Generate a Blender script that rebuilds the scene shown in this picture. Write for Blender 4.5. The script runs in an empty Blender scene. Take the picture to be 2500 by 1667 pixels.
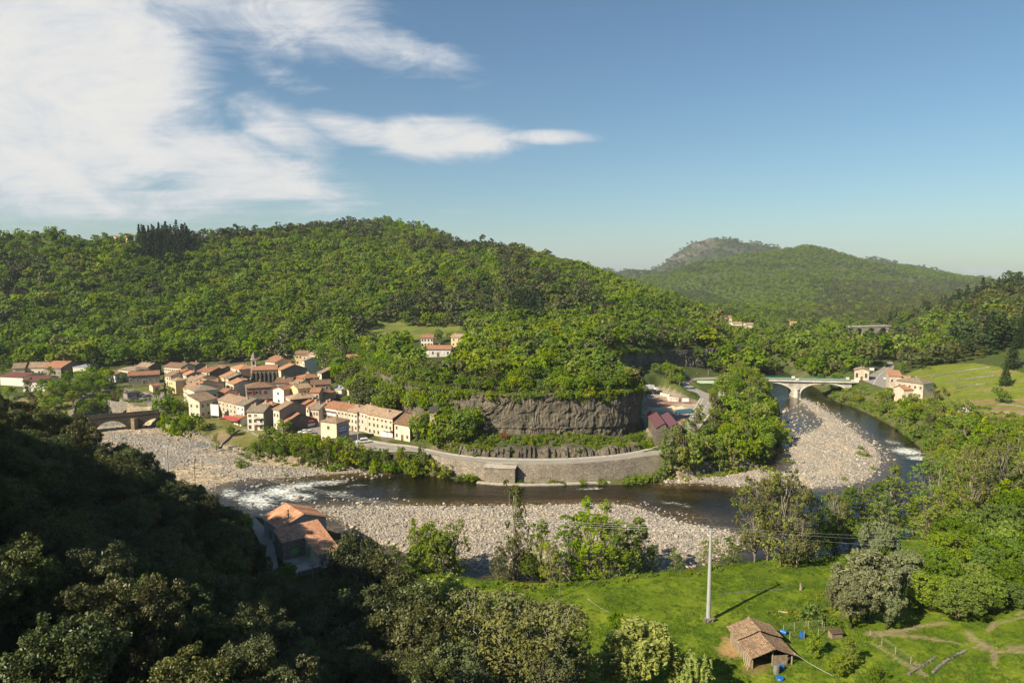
import bpy, bmesh, math, random
import numpy as np
from mathutils import Vector, Matrix

# ------------------------------------------------------------------ camera, sky, sun, exposure
SC = bpy.context.scene
COL = SC.collection
W, Hh, F = 2500.0, 1667.0, 1667.0          # photograph's frame and focal length in its pixels
CAMH = 70.0                                 # eye height above the river
PITCH = math.atan(169.0 / F)
cam_d = bpy.data.cameras.new("camera")
cam_d.sensor_width = 36.0
cam_d.lens = 36.0 * F / W
cam_d.clip_start = 0.5
cam_d.clip_end = 40000.0
cam = bpy.data.objects.new("camera", cam_d)
cam.location = (0, 0, CAMH)
cam.rotation_euler = (math.pi / 2 - PITCH, 0, 0)
COL.objects.link(cam)
SC.camera = cam

SUN_EL = math.radians(36.0)
SUN_AZ = math.atan2(-0.80, -0.60)          # direction towards the sun, seen from above (x, y)
SUN_DIR = Vector((math.sin(SUN_AZ) * math.cos(SUN_EL), math.cos(SUN_AZ) * math.cos(SUN_EL), math.sin(SUN_EL)))
sun_d = bpy.data.lights.new("sun", 'SUN')
sun_d.energy = 5.0
sun_d.angle = math.radians(0.53)
sun_d.color = (1.0, 0.88, 0.66)
sun = bpy.data.objects.new("sun", sun_d)
sun.rotation_euler = SUN_DIR.to_track_quat('Z', 'Y').to_euler()
sun.location = (-100, -100, 300)
COL.objects.link(sun)

SC.view_settings.view_transform = 'Standard'
SC.view_settings.look = 'None'
SC.view_settings.exposure = 0.8
SC.view_settings.gamma = 1.0
SC.view_settings.use_curve_mapping = False
SC.cycles.max_bounces = 5
SC.cycles.diffuse_bounces = 2
SC.cycles.glossy_bounces = 2
SC.cycles.transmission_bounces = 2
SC.cycles.volume_bounces = 0
SC.cycles.caustics_reflective = False
SC.cycles.caustics_refractive = False
SC.cycles.use_denoising = True
SC.render.use_persistent_data = False


class NT:
    """small helper to wire nodes"""
    def __init__(self, tree):
        self.t = tree
        self.n = tree.nodes
        self.l = tree.links

    def node(self, typ, **kw):
        n = self.n.new(typ)
        for k, v in kw.items():
            setattr(n, k, v)
        return n

    def put(self, sock, v):
        if v is None:
            return
        if hasattr(v, 'is_output'):
            self.l.new(v, sock)
        else:
            sock.default_value = v

    def math(self, op, a, b=None, c=None, clamp=False):
        n = self.node('ShaderNodeMath', operation=op)
        n.use_clamp = clamp
        self.put(n.inputs[0], a)
        self.put(n.inputs[1], b)
        self.put(n.inputs[2], c)
        return n.outputs[0]

    def noise(self, vec, scale, detail=3.0, rough=0.55, dist=0.0, col=False):
        n = self.node('ShaderNodeTexNoise')
        self.put(n.inputs['Vector'], vec)
        n.inputs['Scale'].default_value = scale
        n.inputs['Detail'].default_value = detail
        n.inputs['Roughness'].default_value = rough
        n.inputs['Distortion'].default_value = dist
        return n.outputs['Color' if col else 'Fac']

    def mix(self, fac, a, b, typ='MIX'):
        n = self.node('ShaderNodeMixRGB', blend_type=typ)
        self.put(n.inputs[0], fac)
        self.put(n.inputs[1], a)
        self.put(n.inputs[2], b)
        return n.outputs[0]

    def rng(self, v, a, b, c=0.0, d=1.0, smooth=True):
        n = self.node('ShaderNodeMapRange')
        n.interpolation_type = 'SMOOTHSTEP' if smooth else 'LINEAR'
        self.put(n.inputs[0], v)
        for i, q in enumerate((a, b, c, d)):
            n.inputs[i + 1].default_value = q
        return n.outputs[0]

    def attr(self, name, out='Fac'):
        n = self.node('ShaderNodeAttribute')
        n.attribute_name = name
        return n.outputs[out]


world = bpy.data.worlds.new("World")
SC.world = world
world.use_nodes = True
t = NT(world.node_tree)
t.n.clear()
sky = t.node('ShaderNodeTexSky', sky_type='NISHITA')
sky.sun_disc = False
sky.sun_elevation = SUN_EL
sky.sun_rotation = SUN_AZ
sky.altitude = 250.0
sky.air_density = 1.15
sky.dust_density = 0.5
sky.ozone_density = 1.3
bg1 = t.node('ShaderNodeBackground')
bg1.inputs['Strength'].default_value = 0.055
t.l.new(t.mix(1.0, sky.outputs[0], (.72, .945, 1.055, 1), 'MULTIPLY'), bg1.inputs['Color'])
tc = t.node('ShaderNodeTexCoord')
sp = t.node('ShaderNodeSeparateXYZ')
t.l.new(tc.outputs['Generated'], sp.inputs[0])
zc = t.math('MAXIMUM', sp.outputs[2], 0.03)
yc = t.math('MAXIMUM', sp.outputs[1], 0.08)
cu = t.math('DIVIDE', sp.outputs[0], yc)
cv = t.math('DIVIDE', sp.outputs[2], yc)
cuv = t.node('ShaderNodeCombineXYZ')
t.l.new(cu, cuv.inputs[0]); t.l.new(cv, cuv.inputs[1])
pl = t.node('ShaderNodeCombineXYZ')                      # the direction met with a flat cloud deck
zz = t.math('ADD', zc, 0.06)
t.l.new(t.math('DIVIDE', sp.outputs[0], zz), pl.inputs[0])
t.l.new(t.math('DIVIDE', sp.outputs[1], zz), pl.inputs[1])


def ellipse(cx, cy, a, b, rot, lo=1.35, hi=0.35, amp=1.0):
    m = t.node('ShaderNodeMapping', vector_type='TEXTURE')
    t.l.new(cuv.outputs[0], m.inputs['Vector'])
    m.inputs['Location'].default_value = ((cx - 1250) / F, (672 - cy) / F, 0)
    m.inputs['Rotation'].default_value = (0, 0, math.radians(rot))
    m.inputs['Scale'].default_value = (a / F, b / F, 1)
    ln = t.node('ShaderNodeVectorMath', operation='LENGTH')
    t.l.new(m.outputs[0], ln.inputs[0])
    return t.rng(ln.outputs['Value'], hi, lo, amp, 0.0)


blobs = [ellipse(60, 180, 560, 400, -12, 1.25, 0.55, 1.05), ellipse(470, 395, 500, 110, -13, 1.4, 0.3, 0.95), ellipse(200, 500, 760, 66, -2, 1.4, 0.2, 0.80),
         ellipse(580, 30, 520, 150, -14, 1.4, 0.2, 0.86), ellipse(1000, 150, 270, 60, -16, 1.4, 0.1, 0.80), ellipse(850, 110, 320, 80, -20, 1.4, 0.2, 0.76),
         ellipse(1085, 358, 265, 66, -1, 1.35, 0.25, 0.98), ellipse(1320, 351, 200, 27, 0, 1.3, 0.2, 0.90), ellipse(860, 335, 230, 52, -12, 1.4, 0.2, 0.80), ellipse(700, 330, 200, 80, -25, 1.4, .2, .85),
         ellipse(1180, 232, 150, 20, 10, 1.5, 0.1, 0.50), ellipse(1090, 525, 140, 9, -5, 1.5, 0.1, 0.52), ellipse(850, 490, 160, 26, -12, 1.5, 0.1, 0.58),
         ellipse(2395, 668, 90, 17, -2, 1.4, 0.2, 0.62), ellipse(720, 215, 170, 55, -25, 1.5, 0.1, 0.50)]
mask = blobs[0]
for b in blobs[1:]:
    mask = t.math('SMOOTH_MAX', mask, b, 0.08)
mp = t.node('ShaderNodeMapping')
t.l.new(pl.outputs[0], mp.inputs['Vector'])
mp.inputs['Rotation'].default_value = (0, 0, math.radians(24))
mp.inputs['Scale'].default_value = (0.55, 1.5, 1)
n1 = t.noise(mp.outputs[0], 1.3, 8.0, 0.66, 0.5)
mq = t.node('ShaderNodeMapping')
t.l.new(cuv.outputs[0], mq.inputs['Vector'])
mq.inputs['Rotation'].default_value = (0, 0, math.radians(9))
mq.inputs['Scale'].default_value = (7.0, 17.0, 1)
n2 = t.noise(mq.outputs[0], 1.0, 10.0, 0.66, 0.55)
nn = t.math('MULTIPLY_ADD', n2, 0.62, t.math('MULTIPLY', n1, 0.38))
dens = t.math('ADD', mask, t.math('MULTIPLY', t.math('SUBTRACT', nn, 0.5), 1.9))
cl = t.rng(dens, 0.32, 0.95, 0.0, 0.95)
bg2 = t.node('ShaderNodeBackground')
thick = t.rng(t.math('ADD', dens, t.math('MULTIPLY', n2, 0.5)), 0.8, 1.5)
ccol = t.mix(thick, (0.66, 0.70, 0.76, 1), (0.88, 0.86, 0.82, 1))
t.l.new(ccol, bg2.inputs['Color'])
bg2.inputs['Strength'].default_value = 0.57
mxs = t.node('ShaderNodeMixShader')
t.l.new(cl, mxs.inputs[0]); t.l.new(bg1.outputs[0], mxs.inputs[1]); t.l.new(bg2.outputs[0], mxs.inputs[2])
wo = t.node('ShaderNodeOutputWorld')
t.l.new(mxs.outputs[0], wo.inputs[0])

# ------------------------------------------------------------------ points of the place
CT, ST = math.cos(PITCH), math.sin(PITCH)


def ray(px, py):
    X = (px - W / 2) / F
    Y = -(py - Hh / 2) / F
    return np.array([X, CT + Y * ST, -ST + Y * CT])


def at_z(px, py, z):
    d = ray(px, py)
    k = (z - CAMH) / d[2]
    return np.array([d[0] * k, d[1] * k, z])


def at_y(px, py, y):
    d = ray(px, py)
    k = y / d[1]
    return np.array([d[0] * k, y, CAMH + d[2] * k])


def at_plane(px, py, q, n):
    d = ray(px, py)
    o = np.array([0, 0, CAMH])
    k = np.dot(np.array(q) - o, n) / np.dot(d, n)
    return o + d * k


def project(P):
    P = np.asarray(P, float)
    x, y, z = P[..., 0], P[..., 1], P[..., 2] - CAMH
    fw = y * CT - z * ST
    up = y * ST + z * CT
    fw = np.where(fw < 0.1, 0.1, fw)
    return W / 2 + F * x / fw, Hh / 2 - F * up / fw


ZOOMS = {'s': (0, 0, 1.0), '1': (0, 780, 4.2), '2': (400, 780, 4.704), '3': (700, 850, 5.6), '4': (1000, 850, 3.36), '5': (1500, 850, 3.92),
         '6': (2000, 850, 4.704), '7': (1700, 1400, 2.94), '8': (550, 1120, 5.6), 'a': (0, 480, 1.8816), 'b': (1100, 500, 1.68), 'm': (850, 740, 5.88), 'r': (1900, 1150, 3.825)}


def zp(key, x, y):
    a = ZOOMS[key]
    return a[0] + x / a[2], a[1] + y / a[2]


def zl(key, pts):
    return [zp(key, *p) for p in pts]


# ------------------------------------------------------------------ numeric helpers
def smooth(a, b, v):
    q = np.clip((v - a) / (b - a), 0, 1)
    return q * q * (3 - 2 * q)


def _hash(ix, iy, seed):
    h = (ix.astype(np.int64) * 374761393 + iy.astype(np.int64) * 668265263 + seed * 982451653) & 0x7fffffff
    h = ((h ^ (h >> 13)) * 1274126177) & 0x7fffffff
    h = (h ^ (h >> 16)) & 0x7fffffff
    return (h % 100003) / 100003.0


def vnoise(x, y, seed=0):
    x = np.asarray(x, float); y = np.asarray(y, float)
    ix, iy = np.floor(x), np.floor(y)
    fx, fy = x - ix, y - iy
    fx = fx * fx * (3 - 2 * fx); fy = fy * fy * (3 - 2 * fy)
    a = _hash(ix, iy, seed); b = _hash(ix + 1, iy, seed); c = _hash(ix, iy + 1, seed); d = _hash(ix + 1, iy + 1, seed)
    return (a * (1 - fx) + b * fx) * (1 - fy) + (c * (1 - fx) + d * fx) * fy


def fbm(x, y, seed=0, oct=4):
    s, a, n = 0.0, 1.0, 0.0
    for i in range(oct):
        s = s + a * vnoise(np.asarray(x) * 2 ** i, np.asarray(y) * 2 ** i, seed + i * 17)
        n += a
        a *= 0.5
    return s / n - 0.5


def inside(poly, x, y):
    poly = np.asarray(poly, float)
    x = np.asarray(x, float); y = np.asarray(y, float)
    r = np.zeros(x.shape, bool)
    n = len(poly)
    for i in range(n):
        x0, y0 = poly[i]; x1, y1 = poly[(i + 1) % n]
        if y0 == y1:
            continue
        c = ((y0 > y) != (y1 > y)) & (x < (x1 - x0) * (y - y0) / (y1 - y0) + x0)
        r ^= c
    return r


def seg_dist(pts, x, y, closed=True):
    pts = np.asarray(pts, float)
    d = np.full(np.shape(x), 1e9)
    n = len(pts)
    for i in range(n if closed else n - 1):
        ax, ay = pts[i]; bx, by = pts[(i + 1) % n]
        vx, vy = bx - ax, by - ay
        k = np.clip(((x - ax) * vx + (y - ay) * vy) / max(vx * vx + vy * vy, 1e-9), 0, 1)
        d = np.minimum(d, (x - ax - k * vx) ** 2 + (y - ay - k * vy) ** 2)
    return np.sqrt(d)


def sdist(poly, x, y, far=30.0):
    """signed distance, positive inside, clipped at far outside the polygon's box"""
    poly = np.asarray(poly, float)[:, :2]
    x = np.asarray(x, float); y = np.asarray(y, float)
    out = np.full(x.shape, -far)
    m = (x > poly[:, 0].min() - far) & (x < poly[:, 0].max() + far) & (y > poly[:, 1].min() - far) & (y < poly[:, 1].max() + far)
    if m.any():
        d = seg_dist(poly, x[m], y[m])
        out[m] = np.where(inside(poly, x[m], y[m]), d, -np.minimum(d, far))
    return out


def world_poly(pts, z):
    return np.array([at_z(p[0], p[1], z)[:2] for p in pts])


def resample(P, step):
    P = np.asarray(P, float)
    L = np.r_[0, np.cumsum(np.linalg.norm(np.diff(P[:, :2], axis=0), axis=1))]
    n = max(2, int(L[-1] / step) + 1)
    s = np.linspace(0, L[-1], n)
    return np.stack([np.interp(s, L, P[:, i]) for i in range(P.shape[1])], 1), s


def chaikin(P, n=2, closed=False):
    P = np.asarray(P, float)
    for _ in range(n):
        if closed:
            Q = np.roll(P, -1, 0)
            P = np.stack([P * .75 + Q * .25, P * .25 + Q * .75], 1).reshape(-1, P.shape[1])
        else:
            a, b = P[:-1], P[1:]
            m = np.stack([a * .75 + b * .25, a * .25 + b * .75], 1).reshape(-1, P.shape[1])
            P = np.vstack([P[:1], m, P[-1:]])
    return P


# ------------------------------------------------------------------ scene helpers
def link(o, parent=None):
    COL.objects.link(o)
    if parent is not None:
        o.parent = parent
    return o


def np_mesh(name, V, faces, mats=(), midx=None, smooth_=False, fattr=None, pattr=None, pcol=None):
    """faces: (n,k) int array or a list of arrays of different k"""
    me = bpy.data.meshes.new(name)
    fl = faces if isinstance(faces, list) else [faces]
    fl = [np.asarray(f, np.int32) for f in fl if len(f)]
    V = np.asarray(V, np.float32)
    me.vertices.add(len(V))
    me.vertices.foreach_set('co', V.ravel())
    loops = np.concatenate([f.ravel() for f in fl])
    tot = np.concatenate([np.full(len(f), f.shape[1], np.int32) for f in fl])
    st = np.r_[0, np.cumsum(tot)[:-1]].astype(np.int32)
    me.loops.add(len(loops))
    me.loops.foreach_set('vertex_index', loops)
    me.polygons.add(len(tot))
    me.polygons.foreach_set('loop_start', st)
    me.polygons.foreach_set('loop_total', tot)
    if midx is not None:
        me.polygons.foreach_set('material_index', np.asarray(midx, np.int32))
    me.polygons.foreach_set('use_smooth', np.full(len(tot), smooth_, bool))
    for m in mats:
        me.materials.append(m)
    for k, v in (fattr or {}).items():
        a = me.attributes.new(k, 'FLOAT', 'FACE')
        a.data.foreach_set('value', np.asarray(v, np.float32))
    for k, v in (pattr or {}).items():
        a = me.attributes.new(k, 'FLOAT', 'POINT')
        a.data.foreach_set('value', np.asarray(v, np.float32))
    if pcol is not None:
        a = me.attributes.new('albedo', 'FLOAT_COLOR', 'POINT')
        c = np.c_[pcol, np.ones(len(pcol))].astype(np.float32)
        a.data.foreach_set('color', c.ravel())
    me.update(calc_edges=True)
    me.validate()
    return me


class MB:
    """collects polygons, then becomes ONE mesh"""
    def __init__(self):
        self.v, self.f, self.m = [], [], []

    def poly(self, pts, mi=0):
        b = len(self.v)
        self.v.extend([tuple(p) for p in pts])
        self.f.append(list(range(b, b + len(pts))))
        self.m.append(mi)

    def box(self, x0, y0, z0, x1, y1, z1, mi=0, M=None):
        c = [(x0, y0, z0), (x1, y0, z0), (x1, y1, z0), (x0, y1, z0), (x0, y0, z1), (x1, y0, z1), (x1, y1, z1), (x0, y1, z1)]
        if M is not None:
            c = [tuple(M @ Vector(p)) for p in c]
        b = len(self.v)
        self.v.extend(c)
        for q in ((0, 3, 2, 1), (4, 5, 6, 7), (0, 1, 5, 4), (1, 2, 6, 5), (2, 3, 7, 6), (3, 0, 4, 7)):
            self.f.append([b + i for i in q]); self.m.append(mi)

    def prism(self, poly, z0, z1, mi=0):
        n = len(poly)
        b = len(self.v)
        self.v.extend([(p[0], p[1], z0) for p in poly] + [(p[0], p[1], z1) for p in poly])
        self.f.append([b + i for i in range(n)][::-1]); self.f.append([b + n + i for i in range(n)])
        self.m += [mi, mi]
        for i in range(n):
            j = (i + 1) % n
            self.f.append([b + i, b + j, b + n + j, b + n + i]); self.m.append(mi)

    def slab(self, pts, th, mi=0, mi2=None):
        """a plate: top polygon pts (3-D), thickened downwards by th"""
        n = len(pts)
        b = len(self.v)
        self.v.extend([tuple(p) for p in pts] + [(p[0], p[1], p[2] - th) for p in pts])
        self.f.append([b + i for i in range(n)]); self.m.append(mi)
        self.f.append([b + n + i for i in range(n)][::-1]); self.m.append(mi if mi2 is None else mi2)
        for i in range(n):
            j = (i + 1) % n
            self.f.append([b + i, b + n + i, b + n + j, b + j]); self.m.append(mi if mi2 is None else mi2)

    def tube(self, P, R, sides=6, mi=0, cap=True):
        P = [Vector(p) for p in P]
        if not hasattr(R, '__len__'):
            R = [R] * len(P)
        base = len(self.v)
        for i, p in enumerate(P):
            d = (P[min(i + 1, len(P) - 1)] - P[max(i - 1, 0)])
            d = d.normalized() if d.length > 1e-9 else Vector((0, 0, 1))
            a = d.cross(Vector((0.31, 0.95, 0.02)) if abs(d.z) > .9 else Vector((0, 0, 1))).normalized()
            c = d.cross(a)
            for k in range(sides):
                w = 2 * math.pi * k / sides
                self.v.append(tuple(p + (a * math.cos(w) + c * math.sin(w)) * R[i]))
        for i in range(len(P) - 1):
            for k in range(sides):
                k2 = (k + 1) % sides
                self.f.append([base + i * sides + k, base + i * sides + k2, base + (i + 1) * sides + k2, base + (i + 1) * sides + k]); self.m.append(mi)
        if cap:
            self.f.append([base + (len(P) - 1) * sides + k for k in range(sides)]); self.m.append(mi)
            self.f.append([base + k for k in range(sides)][::-1]); self.m.append(mi)

    def build(self, name, mats, parent=None, smooth_=False):
        me = self.mesh(name, mats, smooth_)
        return link(bpy.data.objects.new(name, me), parent)

    def mesh(self, name, mats, smooth_=False):
        me = bpy.data.meshes.new(name)
        me.from_pydata(self.v, [], self.f)
        for m in (mats if isinstance(mats, (list, tuple)) else [mats]):
            me.materials.append(m)
        me.polygons.foreach_set('material_index', np.array(self.m, np.int32))
        me.polygons.foreach_set('use_smooth', np.full(len(self.f), smooth_, bool))
        me.update()
        return me


def tag(o, label=None, cat=None, group=None, kind=None):
    if label: o['label'] = label
    if cat: o['category'] = cat
    if group: o['group'] = group
    if kind: o['kind'] = kind
    return o


def thing(name, label, cat, loc=(0, 0, 0), rz=0.0, group=None):
    o = bpy.data.objects.new(name, None)
    o.empty_display_size = 0.5
    o.location = tuple(float(c) for c in loc)
    o.rotation_euler = (0, 0, rz)
    link(o)
    return tag(o, label, cat, group)


def obj(name, me, parent=None):
    return link(bpy.data.objects.new(name, me), parent)


KIDS = {}


def copy_thing(o, loc, rz=0.0, scale=None, label=None, group=None):
    """a copy of a thing with its parts and their sub-parts"""
    c = o.copy()
    COL.objects.link(c)
    c.location = tuple(float(q) for q in loc)
    c.rotation_euler = (0, 0, rz)
    if scale is not None:
        c.scale = scale if hasattr(scale, '__len__') else (scale,) * 3
    if label: c['label'] = label
    if group: c['group'] = group
    if o.name not in KIDS:
        KIDS[o.name] = [(k, list(k.children)) for k in o.children]
    for ch, gr in KIDS[o.name]:
        d = ch.copy(); COL.objects.link(d); d.parent = c
        for g in gr:
            e = g.copy(); COL.objects.link(e); e.parent = d
    return c


# ------------------------------------------------------------------ materials
MATS = {}


def new_mat(name):
    m = bpy.data.materials.new(name)
    m.use_nodes = True
    m.node_tree.nodes.clear()
    return m, NT(m.node_tree)


def finish(t, color, rough=0.8, spec=0.3, metal=0.0, bump=None, bstr=0.3, bdist=0.05):
    b = t.node('ShaderNodeBsdfPrincipled')
    t.put(b.inputs['Base Color'], color)
    t.put(b.inputs['Roughness'], rough)
    b.inputs['Specular IOR Level'].default_value = spec
    b.inputs['Metallic'].default_value = metal
    if bump is not None:
        bp = t.node('ShaderNodeBump')
        bp.inputs['Strength'].default_value = bstr
        bp.inputs['Distance'].default_value = bdist
        t.l.new(bump, bp.inputs['Height'])
        t.l.new(bp.outputs[0], b.inputs['Normal'])
    o = t.node('ShaderNodeOutputMaterial')
    t.l.new(b.outputs[0], o.inputs[0])
    return b


def objco(t):
    return t.node('ShaderNodeTexCoord').outputs['Object']


def geoco(t):
    return t.node('ShaderNodeNewGeometry').outputs['Position']


def rgba(c):
    return (c[0], c[1], c[2], 1.0)


def mat_plain(name, c, rough=0.6, spec=0.3, metal=0.0, var=0.15, sc=2.0):
    if name in MATS: return MATS[name]
    m, t = new_mat(name)
    n = t.noise(objco(t), sc, 4)
    k = t.rng(n, 0.3, 0.7, 1 - var, 1 + var, False)
    hv = t.node('ShaderNodeHueSaturation')
    t.put(hv.inputs['Color'], rgba(c)); t.put(hv.inputs['Value'], k)
    finish(t, hv.outputs[0], rough, spec, metal)
    MATS[name] = m
    return m


def mat_plaster(name, c, dirt=(0.16, 0.13, 0.10), amt=0.55):
    """rendered wall with streaks and worn patches"""
    if name in MATS: return MATS[name]
    m, t = new_mat(name)
    co = geoco(t)
    mp = t.node('ShaderNodeMapping'); t.l.new(co, mp.inputs[0]); mp.inputs['Scale'].default_value = (1.2, 1.2, 0.25)
    n1 = t.noise(mp.outputs[0], 1.0, 5, 0.65)
    n2 = t.noise(co, 0.35, 4, 0.6)
    k = t.math('MULTIPLY', t.rng(t.math('MULTIPLY_ADD', n1, 0.6, t.math('MULTIPLY', n2, 0.4)), 0.42, 0.75), amt)
    col = t.mix(k, rgba(c), rgba(dirt))
    oi = t.node('ShaderNodeObjectInfo')
    hv = t.node('ShaderNodeHueSaturation')
    t.put(hv.inputs['Color'], col)
    t.put(hv.inputs['Value'], t.rng(oi.outputs['Random'], 0, 1, 0.88, 1.1, False))
    finish(t, hv.outputs[0], 0.9, 0.15, bump=n1, bstr=0.25, bdist=0.04)
    MATS[name] = m
    return m


def mat_stone(name, a, b, mortar, sc=1.6, bd=0.08, bs=0.6):
    """rubble masonry"""
    if name in MATS: return MATS[name]
    m, t = new_mat(name)
    co = geoco(t)
    mp = t.node('ShaderNodeMapping'); t.l.new(co, mp.inputs[0]); mp.inputs['Scale'].default_value = (1, 1, 1.7)
    nz = t.noise(co, 3.0, 2, col=True)
    add = t.node('ShaderNodeVectorMath', operation='MULTIPLY_ADD')
    t.l.new(nz, add.inputs[0]); add.inputs[1].default_value = (.18, .18, .18); t.l.new(mp.outputs[0], add.inputs[2])
    v = t.node('ShaderNodeTexVoronoi'); v.inputs['Scale'].default_value = sc; t.l.new(add.outputs[0], v.inputs['Vector'])
    ve = t.node('ShaderNodeTexVoronoi', feature='DISTANCE_TO_EDGE'); ve.inputs['Scale'].default_value = sc; t.l.new(add.outputs[0], ve.inputs['Vector'])
    sx = t.node('ShaderNodeSeparateColor'); t.l.new(v.outputs['Color'], sx.inputs[0])
    col = t.mix(sx.outputs[0], rgba(a), rgba(b))
    j = t.rng(ve.outputs['Distance'], 0.02, 0.10, 0, 1)
    col = t.mix(j, rgba(mortar), col)
    big = t.noise(co, 0.22, 4)
    hv = t.node('ShaderNodeHueSaturation')
    t.put(hv.inputs['Color'], col); t.put(hv.inputs['Value'], t.rng(big, 0.3, 0.7, 0.75, 1.2, False))
    finish(t, hv.outputs[0], 0.92, 0.15, bump=j, bstr=bs, bdist=bd)
    MATS[name] = m
    return m


def mat_tiles(name, a, b, moss=(0.10, 0.09, 0.06), mossamt=0.3, wave=True, period=0.42):
    """old canal tiles: rows down the slope (object y), courses across it, each tile its own tone"""
    if name in MATS: return MATS[name]
    m, t = new_mat(name)
    co = objco(t)
    br = t.node('ShaderNodeTexBrick')
    mp = t.node('ShaderNodeMapping'); t.l.new(co, mp.inputs[0])
    mp.inputs['Rotation'].default_value = (0, 0, math.pi / 2)
    t.l.new(mp.outputs[0], br.inputs['Vector'])
    br.inputs['Scale'].default_value = 1.0
    br.inputs['Brick Width'].default_value = period * 1.15
    br.inputs['Row Height'].default_value = period * 0.62
    br.inputs['Mortar Size'].default_value = 0.028
    br.inputs['Color1'].default_value = rgba(a)
    br.inputs['Color2'].default_value = rgba(b)
    br.inputs['Mortar'].default_value = rgba([c * 0.35 for c in a])
    br.inputs['Bias'].default_value = 0.1
    n = t.noise(co, 0.55, 5, 0.65)
    n2 = t.noise(co, 2.3, 3, 0.6)
    col = t.mix(t.math('MULTIPLY', t.rng(n, 0.42, 0.68), mossamt), br.outputs['Color'], rgba(moss))
    oi = t.node('ShaderNodeObjectInfo')
    hv = t.node('ShaderNodeHueSaturation')
    t.put(hv.inputs['Color'], col)
    t.put(hv.inputs['Value'], t.math('MULTIPLY', t.rng(oi.outputs['Random'], 0, 1, 0.8, 1.15, False), t.rng(n2, 0.3, 0.7, 0.75, 1.25, False)))
    finish(t, hv.outputs[0], 0.9, 0.15, bump=br.outputs['Fac'], bstr=-0.5, bdist=0.06)
    MATS[name] = m
    return m


def mat_leaf(name, dark, light, hue=0.03, val=0.3, transl=0.3, vmul=1.7, gloss=0.0):
    if name in MATS: return MATS[name]
    m, t = new_mat(name)
    tint = t.attr('tint')
    col = t.mix(tint, rgba(dark), rgba(light))
    oi = t.node('ShaderNodeObjectInfo')
    r = oi.outputs['Random']
    hv = t.node('ShaderNodeHueSaturation')
    t.put(hv.inputs['Color'], col)
    t.put(hv.inputs['Hue'], t.rng(r, 0, 1, 0.5 - hue, 0.5 + hue, False))
    r2 = t.math('FRACT', t.math('MULTIPLY', r, 17.31))
    t.put(hv.inputs['Value'], t.rng(r2, 0, 1, vmul * (1 - val), vmul * (1 + val), False))
    r3 = t.math('FRACT', t.math('MULTIPLY', r, 7.77))
    t.put(hv.inputs['Saturation'], t.rng(r3, 0, 1, 0.82, 1.08, False))
    d = t.node('ShaderNodeBsdfDiffuse'); t.l.new(hv.outputs[0], d.inputs['Color'])
    tr = t.node('ShaderNodeBsdfTranslucent')
    c2 = t.mix(1.0, hv.outputs[0], (1.05, 1.28, 0.5, 1), 'MULTIPLY')
    t.l.new(c2, tr.inputs['Color'])
    mx = t.node('ShaderNodeMixShader'); mx.inputs[0].default_value = transl
    t.l.new(d.outputs[0], mx.inputs[1]); t.l.new(tr.outputs[0], mx.inputs[2])
    last = mx.outputs[0]
    if gloss > 0:
        g = t.node('ShaderNodeBsdfGlossy'); g.inputs['Roughness'].default_value = 0.45
        g.inputs['Color'].default_value = (0.8, 0.85, 0.8, 1)
        m2 = t.node('ShaderNodeMixShader'); m2.inputs[0].default_value = gloss
        t.l.new(last, m2.inputs[1]); t.l.new(g.outputs[0], m2.inputs[2])
        last = m2.outputs[0]
    o = t.node('ShaderNodeOutputMaterial'); t.l.new(last, o.inputs[0])
    MATS[name] = m
    return m


def mat_bark(name, a, b):
    if name in MATS: return MATS[name]
    m, t = new_mat(name)
    co = objco(t)
    mp = t.node('ShaderNodeMapping'); t.l.new(co, mp.inputs[0]); mp.inputs['Scale'].default_value = (5, 5, 1.2)
    n = t.noise(mp.outputs[0], 1.5, 4, 0.6)
    finish(t, t.mix(t.rng(n, 0.35, 0.65), rgba(a), rgba(b)), 0.95, 0.1, bump=n, bstr=0.4, bdist=0.03)
    MATS[name] = m
    return m

# ------------------------------------------------------------------ the lie of the land
def curve(rows):
    a = np.array(sorted(rows), float)
    return a


def from_px(rows, mode):
    """rows of (px, py, value): value = height z ('z') or distance y ('y', minus a crown height)"""
    out = []
    for r in rows:
        p = at_z(r[0], r[1], r[2]) if mode == 'z' else at_y(r[0], r[1], r[2])
        out.append((p[0] / p[1], p[1], p[2] - (r[3] if len(r) > 3 else 0.0)))
    return curve(out)


NEAR = {
    -.95: [(6, 66), (60, 50), (110, 47), (150, 43), (200, 22), (240, 5)],
    -.75: [(6, 66), (60, 41), (110, 38), (150, 34), (195, 13), (225, 4)],
    -.65: [(6, 66), (60, 38), (110, 34), (150, 30), (190, 11), (210, 3.5)],
    -.55: [(6, 66), (60, 35), (110, 28), (150, 23), (185, 8), (200, 3)],
    -.40: [(6, 66), (60, 30), (100, 21), (138, 10), (160, 4), (180, 3)],
    -.30: [(6, 66), (55, 28), (95, 13), (120, 6), (133, 4), (180, 2.5)],
    -.15: [(6, 66), (50, 30), (80, 15), (100, 6), (118, 4), (150, 3)],
    .0: [(6, 66), (45, 36), (72, 16), (92, 6), (112, 4.2), (146, 3.8)],
    .15: [(6, 66), (42, 35), (68, 15), (86, 6), (105, 4.4), (146, 4.0)],
    .30: [(6, 66), (40, 35), (64, 15), (80, 6), (100, 4.6), (148, 4.4)],
    .55: [(6, 66), (40, 38), (64, 17), (82, 7), (100, 6), (150, 5.6)],
    .75: [(6, 66), (40, 40), (64, 20), (86, 9), (110, 7.6), (160, 7.0)],
    .95: [(6, 66), (40, 46), (70, 26), (95, 13), (120, 10), (170, 9)],
}
CURVES = [curve([(u, 6, 66) for u in NEAR]), curve([(u, 23, 46 if u < .6 else 52) for u in NEAR])] + [curve([(u, v[k][0], v[k][1]) for u, v in NEAR.items()]) for k in range(1, 6)]
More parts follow.
